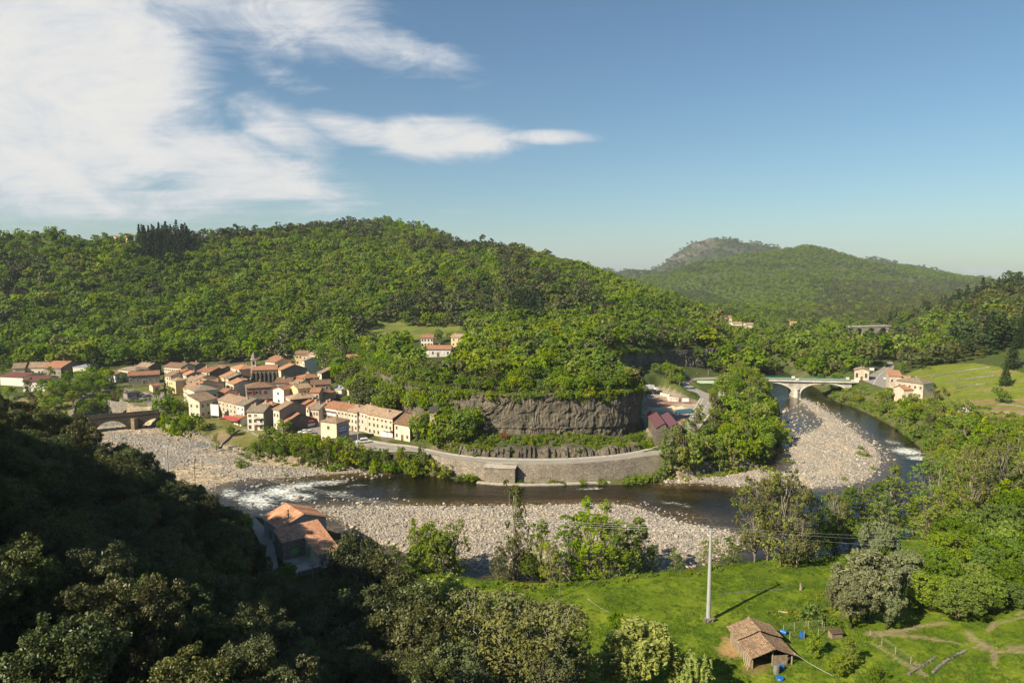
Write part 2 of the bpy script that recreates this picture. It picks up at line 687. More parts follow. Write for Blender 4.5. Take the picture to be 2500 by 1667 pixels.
CURVES.append(curve([(-.95, 330, 4), (-.75, 320, 4), (-.55, 282, 2.4), (-.4, 258, 2.2), (-.3, 250, 2.4), (-.2, 240, 2.4), (-.1, 231, 3), (0, 228.5, 3), (.1, 229.5, 3), (.2, 238, 3.5),
                     (.3, 250, 4), (.4, 290, 4), (.5, 310, 4), (.56, 285, 4), (.62, 250, 5), (.75, 220, 7), (.95, 220, 9)]))
R2 = curve([(-.95, 345, 8.5), (-.75, 338, 8.5), (-.62, 322, 8.3), (-.55, 306, 7.6), (-.45, 293, 5.6), (-.40, 285, 5.2), (-.35, 275, 5.2), (-.3, 265, 5.2), (-.2, 248, 5.2), (-.1, 234.5, 5.4), (0, 231.5, 5.6), (.1, 232.5, 5.6),
            (.2, 243, 6.2), (.28, 256, 7.5), (.34, 320, 9), (.42, 372, 9.4), (.5, 368, 9.6), (.54, 330, 9), (.60, 280, 8), (.75, 250, 9), (.95, 260, 11)])
CURVES.append(R2)
R3 = R2.copy(); R3[:, 1] += 9; R3[:, 2] += .05
CURVES.append(R3)
R4 = R2.copy(); R4[:, 1] += 13.5
R4[:, 2] += np.where((R4[:, 0] > -.19) & (R4[:, 0] < .19), 3.6, .15)
CURVES.append(R4)
# foot of the hills
CURVES.append(from_px([(-330, 880, 13), (0, 868, 13), (300, 862, 13), (600, 850, 15), (760, 838, 20), (860, 830, 23), (950, 815, 28), (1100, 815, 29), (1250, 815, 30), (1450, 815, 29), (1600, 815, 27),
                       (1700, 830, 16), (1760, 838, 9), (1900, 842, 9), (2080, 843, 10), (2130, 838, 12), (2180, 872, 11), (2240, 890, 13), (2300, 903, 15), (2400, 912, 17), (2500, 925, 18), (2830, 960, 24)], 'z'))
# a bench on the hill
CURVES.append(from_px([(-330, 760, 560), (0, 750, 565), (300, 745, 580), (600, 735, 600), (800, 750, 590), (900, 785, 540), (1000, 780, 540), (1110, 775, 540), (1250, 720, 580), (1500, 735, 590), (1620, 745, 620),
                       (1720, 790, 680), (1800, 800, 740), (1900, 806, 780), (2070, 808, 800), (2130, 800, 690), (2200, 835, 560), (2300, 822, 490), (2400, 800, 460), (2500, 780, 440), (2830, 740, 420)], 'y'))
# the skyline of the near hills
CURVES.append(from_px([(-330, 560, 640, 8), (0, 572, 660, 8), (140, 566, 670, 8), (230, 598, 680, 6), (330, 570, 690, 8), (450, 565, 720, 8), (540, 560, 760, 8), (700, 548, 840, 9), (850, 535, 920, 8), (935, 532, 960, 8), (1050, 552, 940, 8), (1120, 585, 900, 8),
                       (1200, 592, 860, 8), (1260, 597, 840, 8), (1370, 633, 820, 8), (1500, 670, 800, 8), (1600, 708, 790, 9), (1700, 757, 800, 9), (1800, 792, 830, 9), (1950, 802, 860, 9), (2080, 800, 880, 9),
                       (2130, 795, 760, 7), (2220, 775, 740, 9), (2300, 738, 700, 9), (2360, 720, 680, 9), (2430, 688, 640, 11), (2500, 655, 600, 12), (2830, 600, 560, 12)], 'y'))
k = CURVES[-1].copy(); k[:, 1] += 45; k[:, 2] -= 3
CURVES.append(k)
k = CURVES[-2].copy(); k[:, 1] += 280; k[:, 2] = np.minimum(np.maximum(k[:, 2] * .25, 12), 40)
CURVES.append(k)
CURVES.append(from_px([(-330, 700, 1250), (1250, 735, 1250), (1500, 760, 1250), (1700, 766, 1250), (1800, 770, 1250), (2000, 778, 1250), (2130, 775, 1250), (2250, 745, 1250), (2380, 720, 1250), (2830, 700, 1250)], 'y'))
CURVES.append(from_px([(-330, 690, 1600), (1250, 712, 1600), (1500, 724, 1600), (1700, 728, 1600), (1800, 722, 1600), (1900, 700, 1600), (2000, 694, 1600), (2100, 700, 1600), (2250, 715, 1600), (2380, 712, 1600), (2830, 690, 1600)], 'y'))
CURVES.append(from_px([(-330, 690, 2300), (1250, 690, 2300), (1480, 684, 2250), (1546, 676, 2250), (1636, 656, 2300), (1755, 624, 2350), (1874, 617, 2350), (1969, 606, 2400), (2052, 626, 2350), (2142, 650, 2300), (2290, 677, 2250), (2400, 694, 2250), (2500, 705, 2250), (2830, 705, 2250)], 'y'))
CURVES[-1][:, 2] += 16 * smooth(.30, .42, CURVES[-1][:, 0]) - 14 * smooth(.36, .26, CURVES[-1][:, 0])
k = CURVES[-1].copy(); k[:, 1] += 420; k[:, 2] = k[:, 2] * .45
CURVES.append(k)
CURVES.append(from_px([(-330, 700, 3600), (1250, 690, 3600), (1420, 672, 3600), (1481, 658, 3600), (1570, 645, 3600), (1618, 638, 3600), (1640, 622, 3600), (1665, 612, 3600), (1690, 598, 3600), (1713, 588, 3600), (1740, 594, 3600), (1790, 592, 3600), (1892, 614, 3600), (2000, 634, 3600),
                       (2075, 628, 3650), (2140, 632, 3600), (2201, 644, 3600), (2320, 678, 3600), (2400, 688, 3600), (2830, 700, 3600)], 'y'))
k = CURVES[-1].copy(); k[:, 1] += 700; k[:, 2] = k[:, 2] * .4
CURVES.append(k)
CURVES.append(from_px([(-330, 690, 9000), (2200, 690, 9000), (2340, 684, 9000), (2390, 681, 9000), (2440, 684, 9000), (2830, 684, 9000)], 'y'))
CURVES.append(curve([(-1, 12000, -200), (1, 12000, -200)]))

RIVER = chaikin(world_poly([(1850, 900), (1862, 925), (1872, 950), (1890, 968), (1908, 990), (1910, 1040), (1902, 1085), (1893, 1120), (1880, 1135), (1858, 1140), (1820, 1160), (1700, 1177), (1600, 1180), (1500, 1187), (1400, 1184), (1300, 1184),
                            (1170, 1183), (1100, 1168), (1000, 1158), (900, 1152), (850, 1148), (700, 1166), (621, 1165), (568, 1174), (540, 1190), (470, 1205), (420, 1240), (440, 1300), (560, 1300), (616, 1270), (690, 1272), (745, 1262), (780, 1285), (840, 1306), (872, 1312),
                            (900, 1330), (960, 1368), (1000, 1395), (1100, 1425), (1250, 1440), (1400, 1445), (1550, 1422), (1700, 1414), (1850, 1390), (2000, 1368), (2150, 1330), (2255, 1292), (2275, 1230), (2270, 1150), (2250, 1100), (2191, 1050), (2128, 1016),
                            (2089, 997), (2032, 979), (2005, 958), (1975, 938), (1930, 915), (1890, 898)], 0.0), 2, True)
ISLAND = chaikin(world_poly([(1941, 966), (1985, 978), (2010, 993), (2048, 1018), (2100, 1054), (2106, 1063), (2153, 1094), (2161, 1126), (2149, 1148), (2127, 1169), (2082, 1184), (1985, 1192), (1883, 1191), (1806, 1189), (1704, 1179), (1640, 1182), (1600, 1176), (1730, 1150),
                             (1781, 1144), (1850, 1138), (1880, 1142), (1902, 1150), (1917, 1146), (1926, 1120), (1918, 1080), (1930, 1056), (1965, 1058), (2010, 1030), (1985, 1008), (1955, 985)], 0.3), 2, True)
BAR = chaikin(world_poly([(735, 1236), (850, 1230), (1000, 1229), (1250, 1230), (1440, 1224), (1540, 1226), (1600, 1250), (1700, 1277), (1815, 1298), (1832, 1318), (1780, 1352), (1690, 1380), (1600, 1388), (1400, 1396), (1200, 1392), (1080, 1380), (980, 1350), (900, 1320), (868, 1295), (810, 1262), (760, 1246)], 0.3), 2, True)
BEACH = chaikin(world_poly([(566, 1172), (640, 1166), (700, 1167), (800, 1156), (900, 1152), (960, 1150), (920, 1142), (860, 1141), (740, 1131), (660, 1118), (590, 1106), (540, 1094), (500, 1082), (450, 1066), (415, 1048), (380, 1032), (330, 1030), (300, 1010), (330, 995), (300, 985), (240, 995), (190, 1010), (160, 1060), (250, 1120), (380, 1190), (450, 1208), (520, 1194)], 0.5), 2, True)
GRAVELS = [ISLAND, BAR, BEACH]

MESA = np.array([(-118, 446), (-97, 400), (-82, 362), (-66, 322), (-55, 302), (-46, 285), (-37, 271), (-28, 262), (-20, 257), (-8, 252), (6, 250), (18, 250.5), (30, 252), (39, 255), (46, 260), (51, 268), (50, 285), (44, 306), (48, 340), (74, 385), (100, 410), (126, 424), (150, 436), (185, 470), (205, 520), (130, 560), (-60, 540), (-110, 500)])
MESA_EDGE = 23      # vertices of the polygon that make the free cliff edge


def mesa_top(x, y):
    u = x / np.maximum(y, 1)
    z = 24.5 + 5.0 * smooth(-.12, .06, u) * smooth(255, 350, y) + 1.2 * fbm(x / 18, y / 18, 5)
    z = z - 7 * smooth(.12, .27, u) * smooth(330, 380, y)
    return z - 3.0 * smooth(-60, -110, x)


FRONT = []
ROADS, FLATS = [], []          # (polygon, z function)


def zfun(x, y, flats=True):
    x = np.asarray(x, float); y = np.asarray(y, float)
    ys = np.maximum(y, 6.0)
    u = np.clip(x / ys, -.95, .95)
    Y = np.stack([np.interp(u, c[:, 0], c[:, 1]) for c in CURVES])
    Z = np.stack([np.interp(u, c[:, 0], c[:, 2]) for c in CURVES])
    Y = np.maximum.accumulate(Y + np.arange(len(CURVES)).reshape(-1, *([1] * u.ndim)) * .01, 0)
    z = Z[0].copy()
    for i in range(len(CURVES) - 1):
        k = np.clip((ys - Y[i]) / np.maximum(Y[i + 1] - Y[i], .01), 0, 1)
        z = np.where(ys > Y[i], Z[i] + (Z[i + 1] - Z[i]) * k, z)
    # gullies, folds and lumps
    foot, top = Y[11], Y[13]
    hill = smooth(0, 60, ys - foot) * (1 - .65 * smooth(-160, -10, ys - top) * (ys < top + 100))
    for sc, am in ((95.0, 9.0 * (1 - smooth(880, 1050, ys))), (330.0, np.where(ys < 2700, 30.0 * smooth(1150, 1700, ys) * (1 - .7 * smooth(2000, 2250, ys) * (ys < 2500)), 40.0))):
        g = fbm(x / sc + 3.1 + .25 * np.sin(ys / sc), ys / (sc * 2.1) + 7.7, 11, 4)
        z = z + am * hill * (g * 2.2 - .55 * np.exp(-(fbm(x / sc * 1.1 + 40, ys / (sc * 3) + 2, 23, 3) / .07) ** 2))
    rock = smooth(3200, 3500, ys) * smooth(4300, 3800, ys)
    z = z + rock * 26 * np.abs(fbm(x / 60, ys / 200, 31, 4))
    near = 1 - smooth(180, 240, ys)
    z = z + .5 * fbm(x / 14, y / 14, 3, 3) * np.where(ys < 400, 1, 2.5) * np.where((ys > 130) | (u < -.1), 1, .55)
    z = z + near * smooth(10, 18, z) * 3.0 * fbm(x / 20, y / 20, 8, 3)
    # the basalt table
    sd = sdist(MESA, x, y, 40)
    z = np.where(sd > .4, z + (np.maximum(mesa_top(x, y), z) - z) * smooth(.4, 2.4, sd), z)
    # river bed and banks
    sr = sdist(RIVER, x, y, 40)
    steep = np.where((np.abs(u + .02) < .2) & (u > -.12) & (y > 205) & (y < 250), 6.0, np.where((y < 160) & (u > -.2) & (u < .45), 1.1, .55))
    bank = .12 + np.maximum(-sr, 0) * steep
    z = np.where((sr < 0) & (sr > -39), np.minimum(z, bank), z)
    z = np.where(sr >= 0, -.2 - np.minimum(.22 * sr, 1.3), z)
    for i, gp in enumerate(GRAVELS):
        sg = sdist(gp, x, y, 40)
        hgt = (.10 + .75 * smooth(0, 12, sg) + .28 * fbm(x / 9, y / 9, 40 + i, 3)) * smooth(-.6, 2.5, sg)
        if i == 2:
            hgt = hgt + 1.3 * smooth(6, 34, sr * -1)
        z = np.where(sg > -.6, np.where(sg > 0, np.maximum(hgt - .12 * (1 - smooth(0, 2, sg)), -.3), np.maximum(z, hgt - .2)), z)
    if flats:
        for poly, fz, mg in FLATS:
            s = sdist(poly, x, y, 20)
            k = smooth(-mg, 0, s)
            z = np.where(s > -mg, z * (1 - k) + fz(x, y) * k, z)
        if FRONT:
            z = np.where(sdist(FRONT[0], x, y, 5) > 0, np.minimum(z, .12), z)
    # unseen hill to the left and behind, added and shaped to shade the near slope
    a = np.array(SHADE_RIDGE)
    best = np.full(x.shape, -1e3)
    for i in range(len(a) - 1):
        (ax, ay, az, aw), (bx, by, bz, bw) = a[i], a[i + 1]
        vx, vy = bx - ax, by - ay
        kk = np.clip(((x - ax) * vx + (y - ay) * vy) / (vx * vx + vy * vy), 0, 1)
        d = np.hypot(x - ax - kk * vx, y - ay - kk * vy)
        zz = az + (bz - az) * kk
        best = np.maximum(best, zz - (aw + (bw - aw) * kk) * np.maximum(d - 4, 0))
    m = x < -30
    z = np.where(m, np.maximum(z, best + 2.0 * fbm(x / 16, y / 16, 77, 3)), z)
    return z


# crest of that added hill: x, y, height, slope of its flanks
SHADE_RIDGE = [(-190, 160, 30, 1.2), (-172, 138, 62, 1.2), (-163, 119, 84, 1.2), (-146, 88, 85, 1.15), (-131, 58, 96, 1.15), (-116, 26, 110, 1.15), (-116, -22, 119, .95), (-122, -60, 120, .85), (-124, -120, 116, .8)]


def zat(x, y):
    return float(zfun(np.array([x]), np.array([y]))[0])


def ground_px(px, py, it=40):
    """where the line of sight through a pixel meets the land"""
    d = ray(px, py)
    ks = np.geomspace(20, 6000, 4000)
    P = np.array([0, 0, CAMH])[None] + d[None] * ks[:, None]
    z = zfun(P[:, 0], P[:, 1])
    hit = np.nonzero(P[:, 2] < z)[0]
    i = hit[0] if len(hit) else len(ks) - 1
    a, b = ks[max(i - 1, 0)], ks[i]
    for _ in range(it):
        m = (a + b) / 2
        p = np.array([0, 0, CAMH]) + d * m
        if p[2] < zat(p[0], p[1]): b = m
        else: a = m
    return np.array([0, 0, CAMH]) + d * b


# ------------------------------------------------------------------ roads (edge lines read off the photograph, laid on the land)
def road_pts(rows):
    """rows: (px,py of one edge, px,py of the other edge, z)"""
    A = np.array([at_z(r[0], r[1], r[4]) for r in rows]); B = np.array([at_z(r[2], r[3], r[4]) for r in rows])
    A, B = chaikin(A, 2), chaikin(B, 2)
    n = 140
    def rs(P):
        L = np.r_[0, np.cumsum(np.linalg.norm(np.diff(P, axis=0), axis=1))]
        s = np.linspace(0, L[-1], n)
        return np.stack([np.interp(s, L, P[:, i]) for i in range(3)], 1)
    return rs(A), rs(B)


def add_flat(A, B, dz=-.12, mg=2.0):
    poly = np.vstack([A[:, :2], B[::-1, :2]])
    C = (A + B) / 2
    def fz(x, y):
        d = (np.asarray(x)[..., None] - C[::3, 0]) ** 2 + (np.asarray(y)[..., None] - C[::3, 1]) ** 2
        w = 1 / (d + 1) ** 2
        return (w * C[::3, 2]).sum(-1) / w.sum(-1) + dz
    FLATS.append((poly, fz, mg))


# main road: far (hill) edge, near (river) edge
RD_UP = [(840, 1062), (900, 1076), (960, 1086)] + zl('4', [(0, 802), (120, 826), (250, 856), (420, 884), (600, 902), (800, 912), (1000, 916), (1200, 915), (1400, 908), (1700, 884), (1900, 851), (2050, 814), (2170, 772)]) + [(1672, 1052), (1690, 1012), (1706, 985), (1714, 972)]
RD_LO = [(830, 1084), (890, 1096), (950, 1105)] + zl('4', [(0, 838), (100, 862), (250, 897), (420, 926), (600, 946), (800, 958), (1000, 962), (1200, 960), (1400, 952), (1700, 927), (1900, 899), (2050, 878), (2175, 850)]) + [(1688, 1068), (1722, 1028), (1745, 1000), (1752, 982)]
RZ = [5.4, 5.35, 5.3, 5.3, 5.3, 5.3, 5.35, 5.4, 5.5, 5.55, 5.6, 5.7, 5.85, 6.2, 6.7, 7.3, 8.0, 8.6, 9.0, 9.1]
MAIN_A, MAIN_B = road_pts([(a[0], a[1], b[0], b[1], z) for a, b, z in zip(RD_UP, RD_LO, RZ)])
UP2 = [(1714, 972), (1698, 956)] + zl('5', [(720, 420), (655, 370), (640, 335), (668, 304), (760, 284), (900, 276), (1100, 272)])
LO2 = [(1752, 982), (1736, 962)] + zl('5', [(860, 420), (760, 372), (712, 344), (716, 326), (790, 306), (920, 298), (1100, 294)])
BEND_A, BEND_B = road_pts([(a[0], a[1], b[0], b[1], z) for a, b, z in zip(UP2, LO2, [9.1, 9.2, 9.3, 9.4, 9.5, 9.6, 9.7, 9.8, 9.8])])
# the junction beyond the bridge and the road that climbs away on the right bank
UP3 = zl('6', [(500, 372), (560, 318), (625, 276), (700, 240), (750, 205), (790, 170), (770, 158)])
LO3 = zl('6', [(770, 470), (768, 400), (790, 320), (838, 262), (862, 224), (858, 182), (838, 155)])
FAR_A, FAR_B = road_pts([(a[0], a[1], b[0], b[1], z) for a, b, z in zip(UP3, LO3, [9.8, 9.8, 9.9, 10.1, 10.4, 10.7, 10.9])])
LANE_A, LANE_B = road_pts([(606, 1268, 622, 1262, 4.3), (622, 1300, 652, 1292, 4.4), (640, 1335, 668, 1325, 4.5), (652, 1375, 678, 1368, 4.5), (650, 1410, 680, 1405, 4.6)])
YARD = world_poly([(1570, 1010), (1578, 952), (1610, 948), (1650, 958), (1690, 975), (1708, 985), (1700, 1005), (1680, 1040), (1640, 1058), (1590, 1062)], 8.9)
FLATS.append((YARD, lambda x, y: 8.85 + 0 * x, 3.0))
SQUARE = world_poly([(740, 1040), (760, 1018), (800, 1022), (860, 1050), (890, 1066), (880, 1084), (820, 1080), (760, 1062)], 5.4)
FLATS.append((SQUARE, lambda x, y: 5.3 + 0 * x, 2.0))
CARPARK = world_poly(zl('1', [(1240, 815), (1330, 780), (1440, 768), (1640, 755), (1700, 770), (1680, 850), (1660, 930), (1560, 910), (1550, 870), (1480, 820)]), 8.5)
FLATS.append((CARPARK, lambda x, y: 8.4 + 0 * x, 2.5))
for a, b in ((MAIN_A, MAIN_B), (BEND_A, BEND_B), (FAR_A, FAR_B), (LANE_A, LANE_B)):
    add_flat(a, b, -.15, 2.0)

_d = MAIN_A - MAIN_B; _d /= np.linalg.norm(_d[:, :2], axis=1)[:, None]
_s = [i for i in range(len(MAIN_B)) if 1040 < project(MAIN_B[i])[0] < 1640]
FRONT.append(np.vstack([(MAIN_B + _d * 1.3)[_s][:, :2], (MAIN_B - _d * 14)[_s][::-1, :2]]))

# ------------------------------------------------------------------ the ground as one sheet
PATHS = [(zl('7', [(1240, 440), (1330, 445), (1480, 435), (1640, 408), (1800, 402)]), 1.0), (zl('7', [(1240, 462), (1400, 470), (1560, 492), (1760, 530), (1900, 570), (2040, 610)]), .8),
         (zl('7', [(1945, 485), (1990, 545), (2080, 600), (2140, 640), (2352, 690)]), 1.5), (zl('7', [(2140, 650), (2130, 720), (2140, 785)]), .6), (zl('7', [(2160, 650), (2230, 632), (2352, 640)]), 1.0),
         (zl('7', [(1260, 515), (1380, 600), (1500, 690), (1570, 740), (1640, 785)]), .8), (zl('7', [(1340, 490), (1450, 580), (1600, 710)]), .5), (zl('7', [(2090, 480), (2150, 430), (2352, 405)]), .8),
         (zl('7', [(2200, 400), (2352, 365)]), .5), (zl('6', [(1480, 770), (1560, 830), (1640, 880), (1700, 930)]), 2.4)]
PATHW = [(np.array([at_z(p[0], p[1], 5.5)[:2] for p in pts]), w) for pts, w in PATHS[:-1]] + [(np.array([at_z(p[0], p[1], 9)[:2] for p in PATHS[-1][0]]), PATHS[-1][1])]
CLEARING = [(845, 838), (880, 806), (930, 778), (955, 775), (980, 788), (1030, 792), (1110, 792), (1150, 800), (1140, 818), (1060, 824), (1000, 830), (940, 842), (880, 846)]
FIELD = [(2215, 912), (2270, 892), (2380, 886), (2440, 896), (2520, 915), (2520, 1030), (2440, 1020), (2350, 1012), (2290, 1030), (2215, 1012), (2180, 985), (2200, 950)]


def grid_rows():
    r = [np.linspace(6, 60, 60), np.linspace(60, 110, 60)[1:], np.arange(110.7, 300, .7), np.arange(300, 450, .95), np.geomspace(450, 1010, 190)[1:], np.geomspace(1010, 4400, 190)[1:], np.geomspace(4400, 12000, 14)[1:]]
    return np.concatenate(r)


def land_colours(x, y, z, px, py, slope):
    """albedo of what covers the ground: turf, leaf litter, sand, soil, rock; far off, haze as blue"""
    n = len(x)
    u = x / np.maximum(y, 6)
    n1 = fbm(x / 7, y / 7, 91, 4); n2 = fbm(x / 1.8, y / 1.8, 92, 3); n3 = fbm(x / 30, y / 30, 93, 3)
    c = np.tile(np.array([.050, .075, .018]), (n, 1))
    def put(k, col):
        k = np.clip(k, 0, 1)[:, None]
        np.copyto(c, c * (1 - k) + np.asarray(col) * k)
    put(.5 + n1 * 1.5, (.085, .10, .03))
    Yf = np.interp(np.clip(u, -.95, .95), CURVES[11][:, 0], CURVES[11][:, 1])
    put(smooth(-5, 15, y - Yf), (.062, .088, .018))                      # litter under the woods
    put(smooth(-5, 15, y - Yf) * smooth(.05, .25, n1), (.075, .062, .035))
    put(smooth(900, 1100, y), (.058, .088, .022))
    put(smooth(900, 1100, y) * smooth(.0, .25, n3), (.052, .060, .022))
    far = smooth(1700, 2200, y) * (y < 2800)
    put(far * smooth(.12, .3, fbm(x / 60, y / 160, 95, 3)), (.12, .095, .055))
    put(smooth(3000, 3300, y), (.058, .066, .034))
    rk = smooth(3000, 3300, y) * (px > 1600) * smooth(1775, 1725, px) * (py < 645)
    put(rk * smooth(-.12, .12, fbm(x / 45, y / 90, 96, 4) + .04 - (px - 1600) / 900), (.145, .125, .10))
    put(smooth(5000, 7000, y), (.05, .07, .09))  # farthest mountains tinted blue: distance haze put into the colour
    # meadow in the near valley
    md = smooth(-.16, -.08, u) * (1 - smooth(150, 162, y)) * smooth(84, 96, y) * (1 - smooth(8, 12, z))
    md = np.maximum(md, (1 - smooth(186, 200, y)) * smooth(.48, .56, u) * smooth(84, 96, y) * (1 - smooth(10, 14, z)))
    put(md, (.105, .152, .010))
    put(md * smooth(-.05, .3, n1 + .4 * n2), (.150, .185, .016))
    put(md * smooth(.12, .34, fbm(x / 5, y / 3.2, 97, 4)) * .7, (.062, .115, .010))
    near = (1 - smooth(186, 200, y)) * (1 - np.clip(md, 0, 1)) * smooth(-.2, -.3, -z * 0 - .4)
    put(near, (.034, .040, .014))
    # clearing, terraced field
    cl = inside(CLEARING, px, py) & (y > 380) & (y < 640)
    put(cl * 1.0, (.14, .17, .03)); put(cl * smooth(.0, .25, fbm(x / 18, y / 5, 98, 3)), (.13, .12, .055))
    fd = inside(FIELD, px, py) & (y > 200) & (y < 480)
    put(fd * 1.0, (.15, .18, .024)); put(fd * smooth(.02, .25, fbm(x / 12, y / 6, 99, 3)), (.21, .19, .06))
    strip = fd & (px > 2370) & (py > 975)
    put(strip * smooth(-.2, .2, np.sin(z * 4.5 + x * .05 + y * .55)), (.22, .145, .085))
    # village: dusty earth, gardens
    vl = (y > 262) & (y < Yf + 5) & (u < -.16) & (z > 5) & (sdist(MESA, x, y, 10) < 0)
    put(vl * smooth(-.15, .1, n1), (.085, .105, .032)); put(vl * smooth(.0, .2, fbm(x / 25, y / 25, 101, 3)) * .8, (.17, .135, .10))
    # banks: dry grass
    sr = sdist(RIVER, x, y, 40)
    bk = (sr < 0) & (sr > -14) & (y > 190) & (z < 7)
    put(bk * .8 * smooth(-.2, .15, n1), (.12, .115, .05))
    beachgrass = (sdist(BEACH, x, y, 40) < 1) & (sdist(BEACH, x, y, 40) > -30) & (u < -.3) & (z < 9) & (y > 215)
    put(beachgrass * smooth(-.3, .2, n1 + .2), (.15, .145, .045)); put(beachgrass * smooth(.05, .3, n3 + .2 * n1), (.24, .185, .105))
    # basalt table
    sm = sdist(MESA, x, y, 10)
    put((np.abs(sm - 1) < 2.2) & (y < 470), (.10, .088, .068))
    put((sm > 2) & (y < 440), (.055, .070, .020))
    band = (u > -.2) & (u < .2) & (y > 239) & (y < 268) & (sm < 0)
    put(band * 1.0, (.06, .075, .022)); put(band * smooth(0, .2, n1), (.14, .11, .075))
    # river bed, gravel
    put(smooth(-.6, .4, sr) * 1.0, (.045, .036, .020))
    gw = np.zeros(n)
    for i, gp in enumerate(GRAVELS):
        sg = sdist(gp, x, y, 40)
        k = smooth(-1.0, .8, sg + 1.2 * n2)
        gw = np.maximum(gw, k)
        put(k, (.30, .265, .225))
        put(k * smooth(.0, .22, n1), (.36, .29, .21))
        if i == 2:
            put(k * smooth(-.02, .12, fbm(x / 22, y / 9, 103, 4) + .05), (.40, .32, .22)); 
            put(k * smooth(.15, .3, n3), (.20, .20, .19))
        put(k * smooth(2.2, .2, sg) * .65, (.13, .095, .06))
    for w, wd in PATHW:
        d = seg_dist(w, x, y, False)
        k = smooth(wd * .85, wd * .15, d + 1.3 * n2 + .8 * n1)
        put(k * .75, (.28, .215, .135)); gw = np.maximum(gw, .0)
    hay = smooth(1, -.1, ((px - 1792) / 50) ** 2 + ((py - 1582) / 38) ** 2 + n2 + n1)
    put(hay * (y < 160), (.34, .22, .10))
    hay = smooth(1, -.1, ((px - 1845) / 56) ** 2 + ((py - 1630) / 30) ** 2 + n2 + n1)
    put(hay * (y < 160), (.16, .10, .055))
    s = sdist(YARD, x, y, 20)
    put(smooth(-1, 1, s + n2), (.40, .32, .25)); put(smooth(0, 1, s) * smooth(.0, .12, fbm(x / 12, y / 12, 104, 3) + .1 * (py < 985)), (.28, .165, .13))
    for q in (SQUARE, CARPARK):
        put(smooth(-1, .6, sdist(q, x, y, 20) + n2), (.24, .215, .195))
    c *= (1 + .5 * n2 + .25 * n1)[:, None]
    return np.clip(c, .004, .8), gw


us = np.concatenate([np.linspace(-.95, -.80, 16)[:-1], np.linspace(-.80, .80, 640), np.linspace(.80, .95, 16)[1:]])
ys = grid_rows()
GU, GY = np.meshgrid(us, ys)
gx, gy = (GU * GY).ravel(), GY.ravel()
gz = zfun(gx, gy)
gpx, gpy = project(np.stack([gx, gy, gz], 1))
alb, gwt = land_colours(gx, gy, gz, gpx, gpy, None)
nr, nc = GU.shape
idx = np.arange(nr * nc).reshape(nr, nc)
quads = np.stack([idx[:-1, :-1], idx[:-1, 1:], idx[1:, 1:], idx[1:, :-1]], -1).reshape(-1, 4)

m_land, t = new_mat('land')
co = geoco(t)
ca = t.attr('albedo', 'Color')
gv = t.attr('gravel')
v = t.node('ShaderNodeTexVoronoi'); v.inputs['Scale'].default_value = 1.5; t.l.new(co, v.inputs['Vector'])
sx = t.node('ShaderNodeSeparateColor'); t.l.new(v.outputs['Color'], sx.inputs[0])
v2 = t.node('ShaderNodeTexVoronoi'); v2.inputs['Scale'].default_value = 4.2; t.l.new(co, v2.inputs['Vector'])
sx2 = t.node('ShaderNodeSeparateColor'); t.l.new(v2.outputs['Color'], sx2.inputs[0])
stone = t.math('MULTIPLY', t.rng(sx.outputs[0], 0, 1, .55, 1.45, False), t.rng(sx2.outputs[1], 0, 1, .7, 1.3, False))
fine = t.noise(co, 1.7, 5, .65)
grass = t.rng(fine, .28, .72, .62, 1.4, False)
val = t.math('ADD', t.math('MULTIPLY', stone, gv), t.math('MULTIPLY', grass, t.math('SUBTRACT', 1.0, gv)))
mulc = t.node('ShaderNodeVectorMath', operation='SCALE')
t.l.new(ca, mulc.inputs[0]); t.l.new(val, mulc.inputs['Scale'])
dist = t.math('SUBTRACT', 1.0, v2.outputs['Distance'])
hgt = t.math('ADD', t.math('MULTIPLY', dist, gv), t.math('MULTIPLY', fine, .8))
finish(t, mulc.outputs[0], .95, .1, bump=hgt, bstr=.7, bdist=.12)
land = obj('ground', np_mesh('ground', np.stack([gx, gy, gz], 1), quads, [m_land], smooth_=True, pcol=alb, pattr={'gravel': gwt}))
tag(land, kind='structure')

# unseen ground behind, with the hill added to shade the near slope
bx, by = np.meshgrid(np.arange(-330, 121, 3.0), np.arange(-170, 345, 3.0))
keep_u = bx / np.maximum(by, 6.0)
bz = zfun(bx.ravel(), by.ravel()).reshape(bx.shape)
ii = np.arange(bx.size).reshape(bx.shape)
q = np.stack([ii[:-1, :-1], ii[:-1, 1:], ii[1:, 1:], ii[1:, :-1]], -1).reshape(-1, 4)
cu_ = keep_u[:-1, :-1].ravel(); cy_ = by[:-1, :-1].ravel()
q = q[(cu_ < -.94) | (cy_ < 5.9) & (np.abs(bx[:-1, :-1].ravel()) < 121) | (cu_ > .94)]
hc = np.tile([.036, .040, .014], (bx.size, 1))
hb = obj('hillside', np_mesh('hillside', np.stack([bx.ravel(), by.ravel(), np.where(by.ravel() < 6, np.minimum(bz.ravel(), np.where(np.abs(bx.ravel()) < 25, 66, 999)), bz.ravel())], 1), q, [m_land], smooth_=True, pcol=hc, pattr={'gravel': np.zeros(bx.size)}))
tag(hb, kind='structure')

# ------------------------------------------------------------------ water
wu = np.linspace(-.85, .85, 560); wy = np.concatenate([np.arange(135, 300, .7), np.arange(300, 480, 1.4)])
WU, WY = np.meshgrid(wu, wy)
wx, wyy = (WU * WY).ravel(), WY.ravel()
sr = sdist(RIVER, wx, wyy, 30)
wpx, wpy = project(np.stack([wx, wyy, 0 * wx], 1))
foam = np.zeros(len(wx))


def fblob(cx, cy, a, b, amp, rot=0.0):
    c, s = math.cos(math.radians(rot)), math.sin(math.radians(rot))
    dx, dy = wpx - cx, wpy - cy
    e = ((dx * c + dy * s) / a) ** 2 + ((-dx * s + dy * c) / b) ** 2
    return amp * np.exp(-e)


